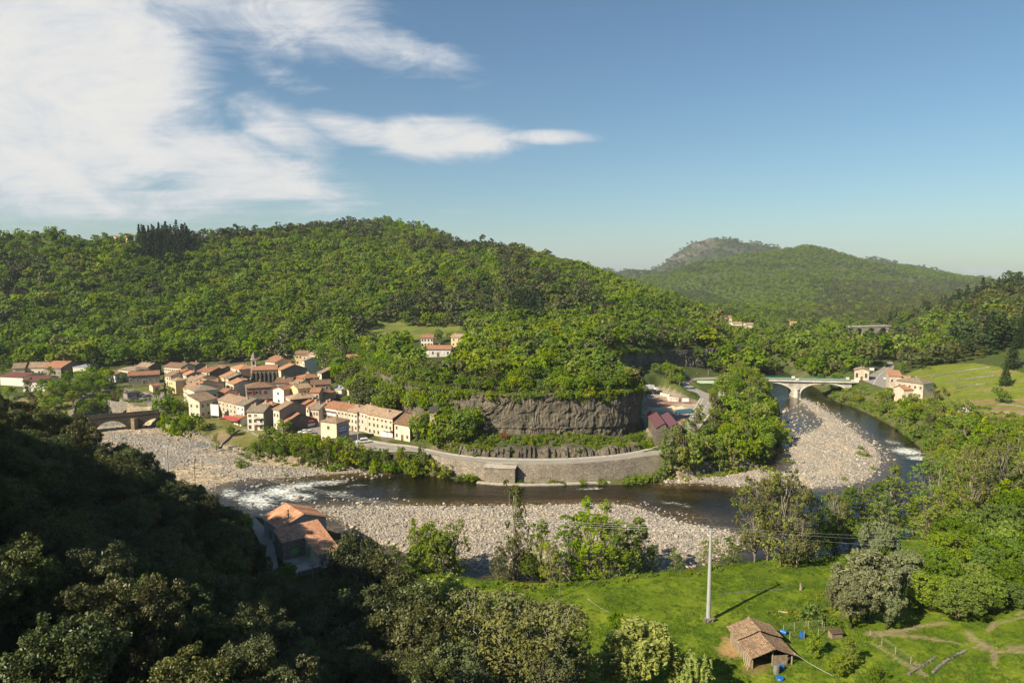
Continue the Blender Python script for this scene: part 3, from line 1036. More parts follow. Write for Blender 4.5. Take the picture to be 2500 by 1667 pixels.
for b in ((625, 1222, 75, 30, .82, 8), (680, 1200, 90, 22, .82, -8), (740, 1185, 70, 16, .75, -8), (800, 1178, 80, 12, .72, -3), (720, 1212, 70, 16, .85, 0), (830, 1205, 70, 14, .62, 0), (560, 1205, 40, 22, .7, 0), (870, 1185, 50, 8, .55, -5), (648, 1262, 22, 10, .8, 20),
          (1440, 1193, 50, 5, .72, -3), (1340, 1195, 40, 4, .45, -3), (1620, 1180, 60, 3, .42, 0), (1640, 1228, 60, 7, .6, 5), (1680, 1236, 24, 4, .7, 5), (1500, 1215, 60, 4, .3, 0), (950, 1195, 60, 8, .42, 0),
          (2215, 1102, 60, 14, .82, 8), (2180, 1080, 50, 12, .58, 12), (2240, 1118, 45, 10, .8, 4), (2150, 1050, 40, 12, .40, 15), (2100, 1022, 30, 8, .36, 15), (2020, 975, 30, 4, .5, 15), (2060, 1000, 40, 5, .35, 15)):
    foam = np.maximum(foam, fblob(*b))
shal = np.zeros(len(wx))
for g in GRAVELS:
    shal = np.maximum(shal, smooth(-7, .5, sdist(g, wx, wyy, 30)))
for b in ((1660, 1265, 140, 24, .9, 6), (1500, 1222, 150, 14, .4, 0), (800, 1285, 60, 30, 1.0, 30), (1980, 1030, 60, 30, .6, 20), (1640, 1205, 90, 12, .45, 3)):
    shal = np.maximum(shal, fblob(*b))
ii = np.arange(len(wx)).reshape(WU.shape)
q = np.stack([ii[:-1, :-1], ii[:-1, 1:], ii[1:, 1:], ii[1:, :-1]], -1).reshape(-1, 4)
q = q[(sr[q] > -6).any(1)]
used = np.unique(q); rm = np.full(len(wx), -1); rm[used] = np.arange(len(used))
chop = .05 * fbm(wx / 2.2, wyy / 1.5, 61, 3) + foam * .55 * np.abs(fbm(wx / 3.2, wyy / 1.8, 62, 3))
m_w, t = new_mat('river_water')
co = geoco(t)
mp = t.node('ShaderNodeMapping'); t.l.new(co, mp.inputs[0]); mp.inputs['Scale'].default_value = (.55, 1.25, 1); mp.inputs['Rotation'].default_value = (0, 0, .12)
w1 = t.noise(mp.outputs[0], 1.3, 4, .6, .8)
w2 = t.noise(mp.outputs[0], .22, 4, .62, .7)
fa = t.attr('foam'); sh = t.attr('shallow')
st1 = t.noise(mp.outputs[0], .85, 8, .76, 1.6)
fm = t.rng(t.math('ADD', t.math('MULTIPLY', fa, .62), t.math('MULTIPLY', t.math('SUBTRACT', st1, .5), 1.3)), .32, .56)
fm = t.math('MULTIPLY', fm, t.rng(fa, .04, .3))
bedn = t.noise(co, .9, 5, .7)
bed = t.mix(t.rng(bedn, .35, .68), (.045, .030, .011, 1), (.20, .135, .058, 1))
base = t.mix(t.math('MULTIPLY', sh, t.rng(w2, .25, .75, .35, 1.0)), (.0085, .0065, .0032, 1), bed)
b = t.node('ShaderNodeBsdfPrincipled')
t.l.new(base, b.inputs['Base Color'])
b.inputs['Roughness'].default_value = .09
b.inputs['IOR'].default_value = 1.33
bp = t.node('ShaderNodeBump'); bp.inputs['Strength'].default_value = .30; bp.inputs['Distance'].default_value = .25
t.l.new(t.math('ADD', w1, t.math('MULTIPLY', w2, 2.0)), bp.inputs['Height']); t.l.new(bp.outputs[0], b.inputs['Normal'])
fo = t.node('ShaderNodeBsdfDiffuse'); fo.inputs['Color'].default_value = (.72, .74, .70, 1)
mx = t.node('ShaderNodeMixShader'); t.l.new(fm, mx.inputs[0]); t.l.new(b.outputs[0], mx.inputs[1]); t.l.new(fo.outputs[0], mx.inputs[2])
o = t.node('ShaderNodeOutputMaterial'); t.l.new(mx.outputs[0], o.inputs[0])
river = obj('river_water', np_mesh('river_water', np.stack([wx, wyy, chop], 1)[used], rm[q], [m_w], smooth_=True, pattr={'foam': foam[used], 'shallow': shal[used]}))
tag(river, kind='structure')

# ------------------------------------------------------------------ roads as sheets, kerbs, markings
m_asph, t = new_mat('asphalt')
co = geoco(t)
n = t.noise(co, .5, 5, .6); nf = t.noise(co, 6, 3, .6)
finish(t, t.mix(t.math('MULTIPLY_ADD', n, .7, t.math('MULTIPLY', nf, .3)), (.22, .20, .172, 1), (.33, .30, .26, 1)), .9, .2)
m_kerb = mat_plain('pale_concrete', (.42, .38, .32), .9, .2, var=.25, sc=.8)
m_line = mat_plain('road_paint', (.72, .71, .68), .7, .2, var=.2, sc=1.5)
m_conc = mat_plain('grey_concrete', (.33, .305, .265), .9, .2, var=.3, sc=.5)


def lerp(A, B, k):
    return A + (B - A) * k


def strip(mb, A, B, z, mi=0, dash=None):
    A = A.copy(); B = B.copy(); A[:, 2] += z; B[:, 2] += z
    acc = 0.0
    for i in range(len(A) - 1):
        acc += np.linalg.norm(A[i + 1] - A[i])
        if dash and (acc % (dash[0] + dash[1])) > dash[0]:
            continue
        mb.poly([B[i], B[i + 1], A[i + 1], A[i]], mi)


def strip3(mb, A, B, z, th, mi=0):
    for i in range(len(A) - 1):
        mb.slab([B[i] + [0, 0, z], B[i + 1] + [0, 0, z], A[i + 1] + [0, 0, z], A[i] + [0, 0, z]], th, mi)


mb = MB(); strip(mb, MAIN_A, MAIN_B, 0); strip(mb, BEND_A, BEND_B, -.02); strip(mb, FAR_A, FAR_B, 0); strip(mb, LANE_A, LANE_B, 0)
tag(mb.build('road', m_asph), kind='structure')
mb = MB()
strip(mb, lerp(MAIN_A, MAIN_B, .47), lerp(MAIN_A, MAIN_B, .49), .006, 0, (6, 3))
strip(mb, lerp(MAIN_A, MAIN_B, .90), lerp(MAIN_A, MAIN_B, .925), .006)
strip(mb, lerp(MAIN_A, MAIN_B, .06), lerp(MAIN_A, MAIN_B, .085), .006)
strip(mb, lerp(BEND_A, BEND_B, .49), lerp(BEND_A, BEND_B, .51), .006, 0, (4, 3))
strip(mb, lerp(BEND_A, BEND_B, .93), lerp(BEND_A, BEND_B, .955), .006)
strip(mb, lerp(FAR_A, FAR_B, .45), lerp(FAR_A, FAR_B, .48), .006, 0, (4, 2))
tag(mb.build('road_markings', m_line), kind='structure')
mb = MB()
kA = MAIN_A.copy(); d = MAIN_A - MAIN_B; d /= np.linalg.norm(d[:, :2], axis=1)[:, None]; d[:, 2] = 0
strip3(mb, kA + d * 1.5, kA, .13, .5)
tag(mb.build('pavement', m_kerb), kind='structure')

# ------------------------------------------------------------------ basalt
m_basalt, t = new_mat('basalt')
co = geoco(t)
mp = t.node('ShaderNodeMapping'); t.l.new(co, mp.inputs[0]); mp.inputs['Scale'].default_value = (1, 1, .35)
wv = t.noise(mp.outputs[0], 2.2, 5, .65, 1.2)
big = t.noise(co, .16, 5, .6)
mid = t.noise(co, .55, 4, .62)
c = t.mix(t.rng(big, .35, .65), (.105, .095, .078, 1), (.205, .178, .135, 1))
c = t.mix(t.math('MULTIPLY', t.rng(mid, .54, .72), .65), c, (.26, .185, .095, 1))
c = t.mix(t.math('MULTIPLY', t.rng(wv, .52, .34), .85), c, (.030, .026, .022, 1))
finish(t, c, .95, .1, bump=wv, bstr=1.0, bdist=.45)


def sweep(path, zb, zt, step, rows, disp, back=3.0, lean=.8):
    """a rock face along a path: grid of (position along, height), pushed in and out, with a cap running back"""
    P, s = resample(np.asarray(path, float), step)
    d = np.gradient(P, axis=0); d /= np.linalg.norm(d, axis=1)[:, None] + 1e-9
    for _ in range(3):
        d[1:-1] = (d[:-2] + d[1:-1] * 2 + d[2:]) / 4
    nrm = np.stack([d[:, 1], -d[:, 0]], 1)
    n = len(P)
    zb = np.broadcast_to(zb(P[:, 0], P[:, 1]) if callable(zb) else zb, (n,)).astype(float)
    zt = np.broadcast_to(zt(P[:, 0], P[:, 1]) if callable(zt) else zt, (n,)).astype(float)
    V = []
    for r in range(rows + 1):
        k = r / rows
        z = zb + (zt - zb) * k
        q = disp(s, z, k, P) + lean * (1 - k)
        V.append(np.c_[P + nrm * q[:, None], z])
    for b, dz in ((.5, .05), (1.0, -.3)):
        V.append(np.c_[P - nrm * back * b, zt + dz])
    V = np.stack(V)
    ii = np.arange(V.shape[0] * n).reshape(V.shape[0], n)
    q = np.stack([ii[:-1, :-1], ii[:-1, 1:], ii[1:, 1:], ii[1:, :-1]], -1).reshape(-1, 4)
    return V.reshape(-1, 3), q


def cliff_disp(s, z, k, P):
    a = 1.7 * fbm(s / 16, z / 30, 201, 3) + .7 * fbm(s / 4.5 + z * .03, z / 7, 202, 3)
    ang = s * .9 + 5 * fbm(s / 14, z / 10, 203, 2) + z * (1.6 * fbm(s / 20, 0 * s, 204, 2))
    tilt = z * (1.1 * fbm(s / 11, z / 14, 206, 3))
    rib = .16 * np.abs(np.sin(ang * 2.3)) * vnoise(s / 6, z / 3, 207) * 1.6 + .9 * fbm((s + tilt) / .7, z / 4.5, 205, 4) + .55 * fbm(s / 1.6, z / .9, 208, 3)
    rib = rib + .55 * smooth(.08, .16, fbm((s - tilt) / 5, z / 4, 209, 3)) - .5 * smooth(.10, .20, fbm((s + tilt) / 4, z / 6, 210, 3))
    foot = np.where(z < 12.0, -.6 + .35 * _hash(np.floor(s / .8), 0 * s, 9), 0)
    return a + rib + foot


edge = chaikin(MESA[:MESA_EDGE], 2)
V, q = sweep(edge, lambda x, y: np.minimum.reduce([zfun(x + a, y + b) for a, b in ((1.5, -4), (0, -5), (-1.5, -4), (4, -1))]) - .8, lambda x, y: mesa_top(x, y) + .4, .38, 44, cliff_disp, 3.2, 1.0)
tag(obj('basalt_cliff', np_mesh('basalt_cliff', V, q, [m_basalt])), kind='structure')


def col_disp(s, z, k, P):
    w = .75 + .0 * s
    c = np.floor(s / .8 + .6 * vnoise(s / 5, 0 * s, 3))
    d = 1.7 * _hash(c, 0 * c, 5) + .8 * _hash(c, np.floor(z / 1.3 + 3 * _hash(c, 0 * c, 8)), 6)
    return d + 1.6 * fbm(s / 9, z / 9, 211, 2) - .9 * k


sel = [i for i in range(len(MAIN_A)) if 1120 < project(MAIN_A[i])[0] < 1575]
dA = MAIN_A - MAIN_B; dA /= np.linalg.norm(dA[:, :2], axis=1)[:, None]
pth = (MAIN_A + dA * 4.2)[sel][:, :2]
V, q = sweep(pth, 5.3, lambda x, y: 8.2 + 3.2 * fbm(x / 5, y / 6, 212, 3), .2, 16, col_disp, 3.5, .9)
tag(obj('basalt_columns', np_mesh('basalt_columns', V, q, [m_basalt])), kind='structure')

# ------------------------------------------------------------------ walls along the river
m_wall = mat_stone('river_masonry', (.25, .215, .17), (.40, .35, .285), (.15, .125, .10), 1.5)
m_wall_dark = mat_stone('dark_masonry', (.10, .085, .068), (.20, .17, .135), (.07, .06, .05), 1.7)
m_drystone = mat_stone('dry_stone', (.22, .20, .17), (.42, .38, .33), (.07, .06, .05), 2.2)


def wall_along(name, label, P, z0, z1, th, mat, cat='wall', batter=0.0, parent=None, group=None):
    """P: path (x,y); z0,z1 arrays or numbers; thickness th to the left of the walking direction"""
    P = np.asarray(P, float)
    d = np.gradient(P, axis=0); d /= np.linalg.norm(d, axis=1)[:, None] + 1e-9
    nr = np.stack([-d[:, 1], d[:, 0]], 1)
    z0 = np.broadcast_to(z0, (len(P),)); z1 = np.broadcast_to(z1, (len(P),))
    V = np.concatenate([np.c_[P - nr * batter, z0], np.c_[P, z1], np.c_[P + nr * th, z1], np.c_[P + nr * th, z0]])
    n = len(P)
    q = []
    for a in range(4):
        b = (a + 1) % 4
        for i in range(n - 1):
            q.append([a * n + i, a * n + i + 1, b * n + i + 1, b * n + i])
    q += [[0, n, 2 * n, 3 * n], [n - 1, 4 * n - 1, 3 * n - 1, 2 * n - 1]]
    o = obj(name, np_mesh(name, V, np.array(q), [mat]), parent)
    if label: tag(o, label, cat, group)
    return o


sel = [i for i in range(len(MAIN_B)) if 1040 < project(MAIN_B[i])[0] < 1640]
rw = (MAIN_B - dA * .55)[sel]
retw = wall_along('retaining_wall', 'long grey stone wall holding the road above the dark river', rw[:, :2], -.6, rw[:, 2] + .45, .5, m_wall, batter=.9)
s0 = at_z(*zp('4', 612, 1100), .4); s1 = at_z(*zp('4', 862, 1112), .4)
mb = MB()
dv = Vector(s1 - s0); L = dv.length; M = Matrix.Translation(Vector(s0)) @ Matrix.Rotation(math.atan2(dv.y, dv.x), 4, 'Z')
mb.box(0, .3, -1, L, 7, 5.0, 0, M)
bt = mb.build('buttress', m_wall, retw)
mb = MB(); mb.box(-.25, .05, 5.002, L + .25, 6.0, 5.3, 0, M)
mb.build('coping', m_kerb, bt)
fp = [zp('4', *p) for p in ((548, 1103), (700, 1116), (860, 1122), (1000, 1124), (1200, 1120), (1400, 1112), (1650, 1104))]
fp = resample(chaikin(np.array([at_z(p[0], p[1], .25)[:2] for p in fp]), 2), 2)[0]
wall_along('footing', None, fp, -.8, .42, 1.6, m_kerb, parent=retw)
# drain pipe recess beside the buttress
mb = MB(); mb.box(L + .28, 2.0, .4, L + .7, 2.5, 4.8, 0, M); mb.build('drain_pipe', mat_plain('dark_iron', (.03, .028, .026), .6), retw)

# ------------------------------------------------------------------ bridges
m_bridge_old = mat_stone('old_bridge_stone', (.075, .062, .048), (.14, .118, .09), (.05, .042, .032), 1.6)
m_bridge_new = mat_plain('weathered_concrete', (.40, .37, .325), .9, .15, var=.35, sc=.35)
m_bridge_pale = mat_plain('pale_arch_concrete', (.56, .52, .45), .9, .15, var=.2, sc=.5)
m_green_rail = mat_plain('green_rail_paint', (.03, .20, .115), .5)


def bridge_body(mb, L, w, ztop, arches, zbase, mi=0, n=160, inset=0.0):
    """arches: (s0, s1, spring z, rise); ztop: function of s. A pierced wall of width w, as a swept section"""
    ss = set(np.linspace(0, L, n))
    for a in arches:
        ss.update((a[0], a[1], a[0] - 1e-3, a[1] + 1e-3))
        ss.update(np.linspace(a[0], a[1], 28))
    ss = np.array(sorted(s for s in ss if 0 <= s <= L))
    bot = np.full(len(ss), float(zbase))
    for s0, s1, zs, rise in arches:
        m = (ss >= s0) & (ss <= s1)
        q = (ss[m] - (s0 + s1) / 2) / ((s1 - s0) / 2)
        bot[m] = zs + rise * np.sqrt(np.maximum(0, 1 - q * q))
    top = np.array([ztop(s) for s in ss])
    y0, y1 = inset, w - inset
    for i in range(len(ss) - 1):
        a, b = ss[i], ss[i + 1]
        mb.poly([(a, y0, bot[i]), (b, y0, bot[i + 1]), (b, y0, top[i + 1]), (a, y0, top[i])], mi)
        mb.poly([(b, y1, bot[i + 1]), (a, y1, bot[i]), (a, y1, top[i]), (b, y1, top[i + 1])], mi)
        mb.poly([(a, y1, bot[i]), (b, y1, bot[i + 1]), (b, y0, bot[i + 1]), (a, y0, bot[i])], mi)
        mb.poly([(a, y0, top[i]), (b, y0, top[i + 1]), (b, y1, top[i + 1]), (a, y1, top[i])], mi)


def arch_ring(mb, s0, s1, zs, rise, th, y0, y1, mi=0, n=36):
    def pt(k, e):
        w = math.pi * (1 - k)
        return ((s0 + s1) / 2 + ((s1 - s0) / 2 + e) * math.cos(w), zs + (rise + e) * math.sin(w))
    for i in range(n):
        a, b = i / n, (i + 1) / n
        p0, p1, q0, q1 = pt(a, 0), pt(b, 0), pt(a, th), pt(b, th)
        mb.poly([(p0[0], y0, p0[1]), (p1[0], y0, p1[1]), (q1[0], y0, q1[1]), (q0[0], y0, q0[1])], mi)
        mb.poly([(p1[0], y1, p1[1]), (p0[0], y1, p0[1]), (q0[0], y1, q0[1]), (q1[0], y1, q1[1])], mi)
        mb.poly([(p0[0], y1, p0[1]), (p1[0], y1, p1[1]), (p1[0], y0, p1[1]), (p0[0], y0, p0[1])], mi)
        mb.poly([(q0[0], y0, q0[1]), (q1[0], y0, q1[1]), (q1[0], y1, q1[1]), (q0[0], y1, q0[1])], mi)


def frame(p0, p1):
    return math.atan2(p1[1] - p0[1], p1[0] - p0[0]), float(np.hypot(p1[0] - p0[0], p1[1] - p0[1]))


# the old stone bridge
b1 = at_z(392, 1005, 8.7); b0 = at_z(178, 1026, 8.1)
dv = (b1 - b0) / np.linalg.norm((b1 - b0)[:2])
b0 = b0 - dv * 32; b1 = b1 + dv * 8
rz, L = frame(b0, b1)
ob = thing('stone_bridge', 'dark old stone bridge with round arches over the dry gravel arm', 'bridge', (b0[0], b0[1], 0), rz)


def s_of(px, py, z=.5):
    p = at_z(px, py, z)
    return float(np.dot(p[:2] - b0[:2], [math.cos(rz), math.sin(rz)]))


a0, a1 = s_of(233, 1058), s_of(317, 1050)
c0 = s_of(345, 1045); wA = a1 - a0
ar = [(a0 - wA - 5.5, a0 - 5.5, .4, 5.0), (a0, a1, .4, 6.0), (c0, c0 + wA, .4, 5.6)]
mb = MB(); bridge_body(mb, L, 5.0, lambda s: 7.5 + .6 * s / L, ar, -2.5)
mb.build('arch_wall', m_bridge_old, ob)
for y0, y1 in ((-.12, .3), (4.7, 5.12)):
    mb = MB()
    for i in range(40):
        sa, sb = L * i / 40, L * (i + 1) / 40
        za, zb_ = 7.51 + .6 * sa / L, 7.51 + .6 * sb / L
        mb.slab([(sa, y0, za + .85), (sb, y0, zb_ + .85), (sb, y1, zb_ + .85), (sa, y1, za + .85)], .86)
    mb.build('parapet', m_bridge_old, ob)
for a in ar:
    mb = MB(); arch_ring(mb, a[0], a[1], a[2], a[3], .7, -.10, 0)
    mb.build('arch_ring', mat_plain('dark_voussoir', (.075, .065, .052), .9, var=.3), ob)
for sa, sb in ((a0 - 5.4, a0 - .1), (a1 + .1, c0 - .1)):
    mb = MB(); m_ = (sa + sb) / 2
    mb.prism([(sa + .7, -.02), (m_, -1.9), (sb - .7, -.02)], -2, 6.9)
    mb.build('cutwater', mat_stone('pale_cutwater', (.19, .155, .10), (.29, .24, .16), (.12, .10, .07), 1.6), ob)

# the road bridge
b0 = at_z(*zp('5', 1100, 293), 9.8); b1 = at_z(*zp('6', 380, 382), 9.8)
rz, L = frame(b0, b1)
nb = thing('road_bridge', 'pale concrete road bridge with two flat arches and green railings', 'bridge', (b0[0], b0[1], 0), rz)
sR0, sR1 = s_of(*zp('5', 1722, 400), 2.0), s_of(*zp('5', 2186, 420), 2.0)
sL1 = s_of(*zp('5', 1648, 400), 2.0); sL0 = max(1.0, sL1 - (sR1 - sR0))
ar = [(sL0, sL1, 2.2, 6.0), (sR0, sR1, 2.2, 6.0)]
mb = MB(); bridge_body(mb, L, 8.2, lambda s: 9.0, ar, -2.0, inset=.6); mb.build('spandrel_wall', m_bridge_new, nb)
for a in ar:
    mb = MB(); arch_ring(mb, a[0] + .02, a[1] - .02, a[2] - .02, a[3] - .02, .75, .3, 7.9)
    mb.build('arch_ring', m_bridge_pale, nb)
mb = MB(); mb.box(-1, -.5, 9.05, L + 1, 8.7, 9.75); mb.build('deck', m_bridge_pale, nb)
pm = (sL1 + sR0) / 2; pw = (sR0 - sL1) / 2
mb = MB()
pts = [(pm + pw * .98 * math.cos(w), 4.1 + 4.9 * math.sin(w) * (1 if abs(math.sin(w)) < .9 else .98)) for w in np.linspace(0, 2 * math.pi, 24, endpoint=False)]
mb.prism(pts, -2.5, 4.4); mb.prism([(pm + (p[0] - pm) * 1.12, 4.1 + (p[1] - 4.1) * 1.05) for p in pts], 4.402, 4.8)
mb.build('pier', m_bridge_pale, nb)
for y in (-.3, 8.4):
    mb = MB()
    for s in np.arange(0, L + .1, 2.0): mb.box(s - .04, y - .04, 9.75, s + .04, y + .04, 10.85)
    for z in (10.0, 10.4, 10.8): mb.box(0, y - .03, z, L, y + .03, z + .07)
    for s in np.arange(.25, L, .25): mb.box(s - .012, y - .012, 10.07, s + .012, y + .012, 10.8)
    mb.build('railing', m_green_rail, nb)
for s in (-.6, pm, L + .2):
    for y in (-.7, 8.2):
        mb = MB(); mb.box(s - .9, y - .03, 9.752, s + .9, y + .5, 10.95); mb.build('end_post', m_bridge_pale, nb)
mb = MB(); mb.box(-1, .9, 9.76, L + 1, 7.2, 9.80); mb.build('carriageway', m_asph, nb)
BR0, BR1, BRZ = b0, b1, rz

# the railway viaduct far up the valley
b0 = at_y(*zp('b', 1650, 500), 640); b1 = at_y(*zp('b', 1800, 502), 650)
rz, L = frame(b0, b1)
vi = thing('railway_viaduct', 'distant pale stone viaduct crossing the valley floor', 'viaduct', (b0[0], b0[1], 0), rz)
zt = float(b0[2])
n = 3; span = L / n
ar = [(span * i + 1.3, span * (i + 1) - 1.3, zt - 8.5, 7.0) for i in range(n)]
mb = MB(); bridge_body(mb, L, 6, lambda s: zt - .6, ar, zt - 24, n=30); mb.build('arch_wall', mat_stone('viaduct_stone', (.30, .26, .20), (.40, .36, .30), (.25, .22, .18), .8), vi)
mb = MB(); mb.box(-2, -.3, zt - .59, L + 2, 6.3, zt + .4); mb.build('parapet', m_bridge_new, vi)

# ------------------------------------------------------------------ houses
WALLS = {
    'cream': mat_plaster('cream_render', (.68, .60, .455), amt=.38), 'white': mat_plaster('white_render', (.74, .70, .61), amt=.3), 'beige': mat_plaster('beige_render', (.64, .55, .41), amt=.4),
    'grey': mat_plaster('grey_render', (.30, .27, .235)), 'dark': mat_stone('dark_and_shade_rubble', (.12, .10, .085), (.21, .18, .15), (.13, .11, .09), 1.8),  # grey and dark also paint shade onto walls facing away from the sun
    'pink': mat_plaster('pink_render', (.60, .36, .29), amt=.35), 'stone': mat_stone('warm_rubble', (.43, .365, .28), (.64, .56, .44), (.58, .50, .39), 2.0),
    'yellow': mat_plaster('yellow_render', (.74, .52, .15), amt=.3), 'red': mat_plaster('red_render', (.55, .07, .03), amt=.2), 'ochre': mat_plaster('ochre_render', (.66, .48, .26), amt=.35),
    'pale': mat_plaster('pale_pink_render', (.64, .50, .40), amt=.35), 'bluewhite': mat_plaster('cool_white_render', (.66, .66, .64), amt=.3)}
TILES = {
    'red': mat_tiles('red_tiles', (.33, .15, .09), (.43, .215, .13), mossamt=.35), 'orange': mat_tiles('orange_tiles', (.40, .195, .11), (.48, .26, .155), mossamt=.25),
    'tan': mat_tiles('tan_tiles', (.34, .225, .15), (.47, .33, .225), mossamt=.45), 'brown': mat_tiles('brown_tiles', (.225, .13, .085), (.33, .20, .13), mossamt=.4),
    'grey': mat_tiles('grey_tiles', (.21, .165, .12), (.33, .265, .195), (.13, .115, .075), .6), 'metal': mat_plain('tin_roof', (.42, .43, .44), .45, .5, .3, var=.3, sc=.6),
    'slate': mat_plain('dark_slate', (.055, .052, .052), .7, .3, var=.35, sc=1.2), 'maroon': mat_tiles('maroon_tiles', (.155, .062, .052), (.205, .085, .070), mossamt=.2)}
m_pane = mat_plain('window_pane', (.030, .030, .034), .15, .5, var=.3)
m_frame = mat_plain('stone_frame', (.58, .52, .43), .9, .2, var=.2)
SHUT = {k: mat_plain(k + '_shutter_paint', c, .7, .2, var=.2) for k, c in {'red': (.27, .032, .026), 'brown': (.16, .085, .05), 'white': (.72, .70, .66), 'grey': (.33, .33, .33), 'green': (.10, .22, .10), 'blue': (.12, .20, .33), 'wood': (.38, .16, .06)}.items()}
m_chim = mat_plaster('chimney_render', (.36, .29, .225))
UNIT = {}


def win_mesh(w, h):
    k = ('w', round(w, 1), round(h, 1))
    if k not in UNIT:
        mb = MB()
        mb.box(-w / 2 - .14, -.06, -.16, w / 2 + .14, .05, 0, 1)
        mb.box(-w / 2 - .14, -.06, h, w / 2 + .14, .05, h + .16, 1)
        for x in (-w / 2 - .14, w / 2): mb.box(x, -.058, 0, x + .14, .05, h, 1)
        mb.box(-.03, -.035, 0, .03, .03, h, 1)
        mb.box(-w / 2, -.02, 0, w / 2, .03, h, 0)
        UNIT[k] = mb.mesh('window', [m_pane, m_frame])
    return UNIT[k]


def shutter_mesh(w, h, c):
    k = ('s', round(w, 1), round(h, 1), c)
    if k not in UNIT:
        mb = MB(); mb.box(-w / 4, -.05, 0, w / 4, 0, h); UNIT[k] = mb.mesh('shutter', [SHUT[c]])
    return UNIT[k]


def door_mesh(w, h, c):
    k = ('d', round(w, 1), round(h, 1), c)
    if k not in UNIT:
        mb = MB()
        mb.box(-w / 2, -.04, 0, w / 2, .03, h, 0)
        for x in (-w / 2 - .16, w / 2): mb.box(x, -.08, 0, x + .16, .03, h, 1)
        mb.box(-w / 2 - .16, -.08, h, w / 2 + .16, .03, h + .2, 1)
        UNIT[k] = mb.mesh('door', [SHUT[c], m_frame])
    return UNIT[k]


def put_window(root, x, y, z, rz, w, h, sh=None, openw=True):
    o = obj('window', win_mesh(w, h), root)
    o.location = (x, y, z); o.rotation_euler = (0, 0, rz)
    if sh:
        for s in (-1, 1):
            q = obj('shutter', shutter_mesh(w, h, sh), o)
            q.location = (s * (w / 2 + .16 + w / 4) if openw else s * w / 4, -.07, 0)
    return o


def roof_mesh(L, D, h, kind, pitch, ov, th=.22, ridge=False):
    """roof over a block: x along the ridge (L), y across (D), eaves at z=0; returns MB and ridge height"""
    mb = MB()
    tp = math.tan(math.radians(pitch))
    rh = D / 2 * tp
    e = -ov * tp
    if kind == 'gable':
        mb.slab([(-ov, -ov, e), (L + ov, -ov, e), (L + ov, D / 2, rh), (-ov, D / 2, rh)], th)
        mb.slab([(L + ov, D + ov, e), (-ov, D + ov, e), (-ov, D / 2 + .001, rh), (L + ov, D / 2 + .001, rh)], th)
        mb.box(-ov, D / 2 - .16, rh - .05, L + ov, D / 2 + .16, rh + .10)
    elif kind == 'hip':
        r = min(L, D) / 2
        rh = r * tp
        if L >= D:
            a, b = (r, D / 2, rh), (L - r, D / 2, rh)
            F_ = [[(-ov, -ov, e), (L + ov, -ov, e), b, a], [(L + ov, -ov, e), (L + ov, D + ov, e), b], [(L + ov, D + ov, e), (-ov, D + ov, e), a, b], [(-ov, D + ov, e), (-ov, -ov, e), a]]
        else:
            a, b = (L / 2, r, rh), (L / 2, D - r, rh)
            F_ = [[(-ov, -ov, e), (L + ov, -ov, e), a], [(L + ov, -ov, e), (L + ov, D + ov, e), b, a], [(L + ov, D + ov, e), (-ov, D + ov, e), b], [(-ov, D + ov, e), (-ov, -ov, e), a, b]]
        for p in F_: mb.poly(p)
        mb.poly([(-ov, -ov, e - .02), (-ov, D + ov, e - .02), (L + ov, D + ov, e - .02), (L + ov, -ov, e - .02)])
        c = [(-ov, -ov), (L + ov, -ov), (L + ov, D + ov), (-ov, D + ov)]
        for i in range(4):
            p, q = c[i], c[(i + 1) % 4]
            mb.poly([(p[0], p[1], e - .02), (q[0], q[1], e - .02), (q[0], q[1], e + .001), (p[0], p[1], e + .001)])
    elif kind == 'shed':
        rh = D * tp
        mb.slab([(-ov, -ov, e), (L + ov, -ov, e), (L + ov, D + ov, rh + ov * tp), (-ov, D + ov, rh + ov * tp)], th)
    else:
        rh = .25
        mb.box(-ov * .4, -ov * .4, -.001, L + ov * .4, D + ov * .4, .25)
    return mb, rh, tp


HOUSES = []


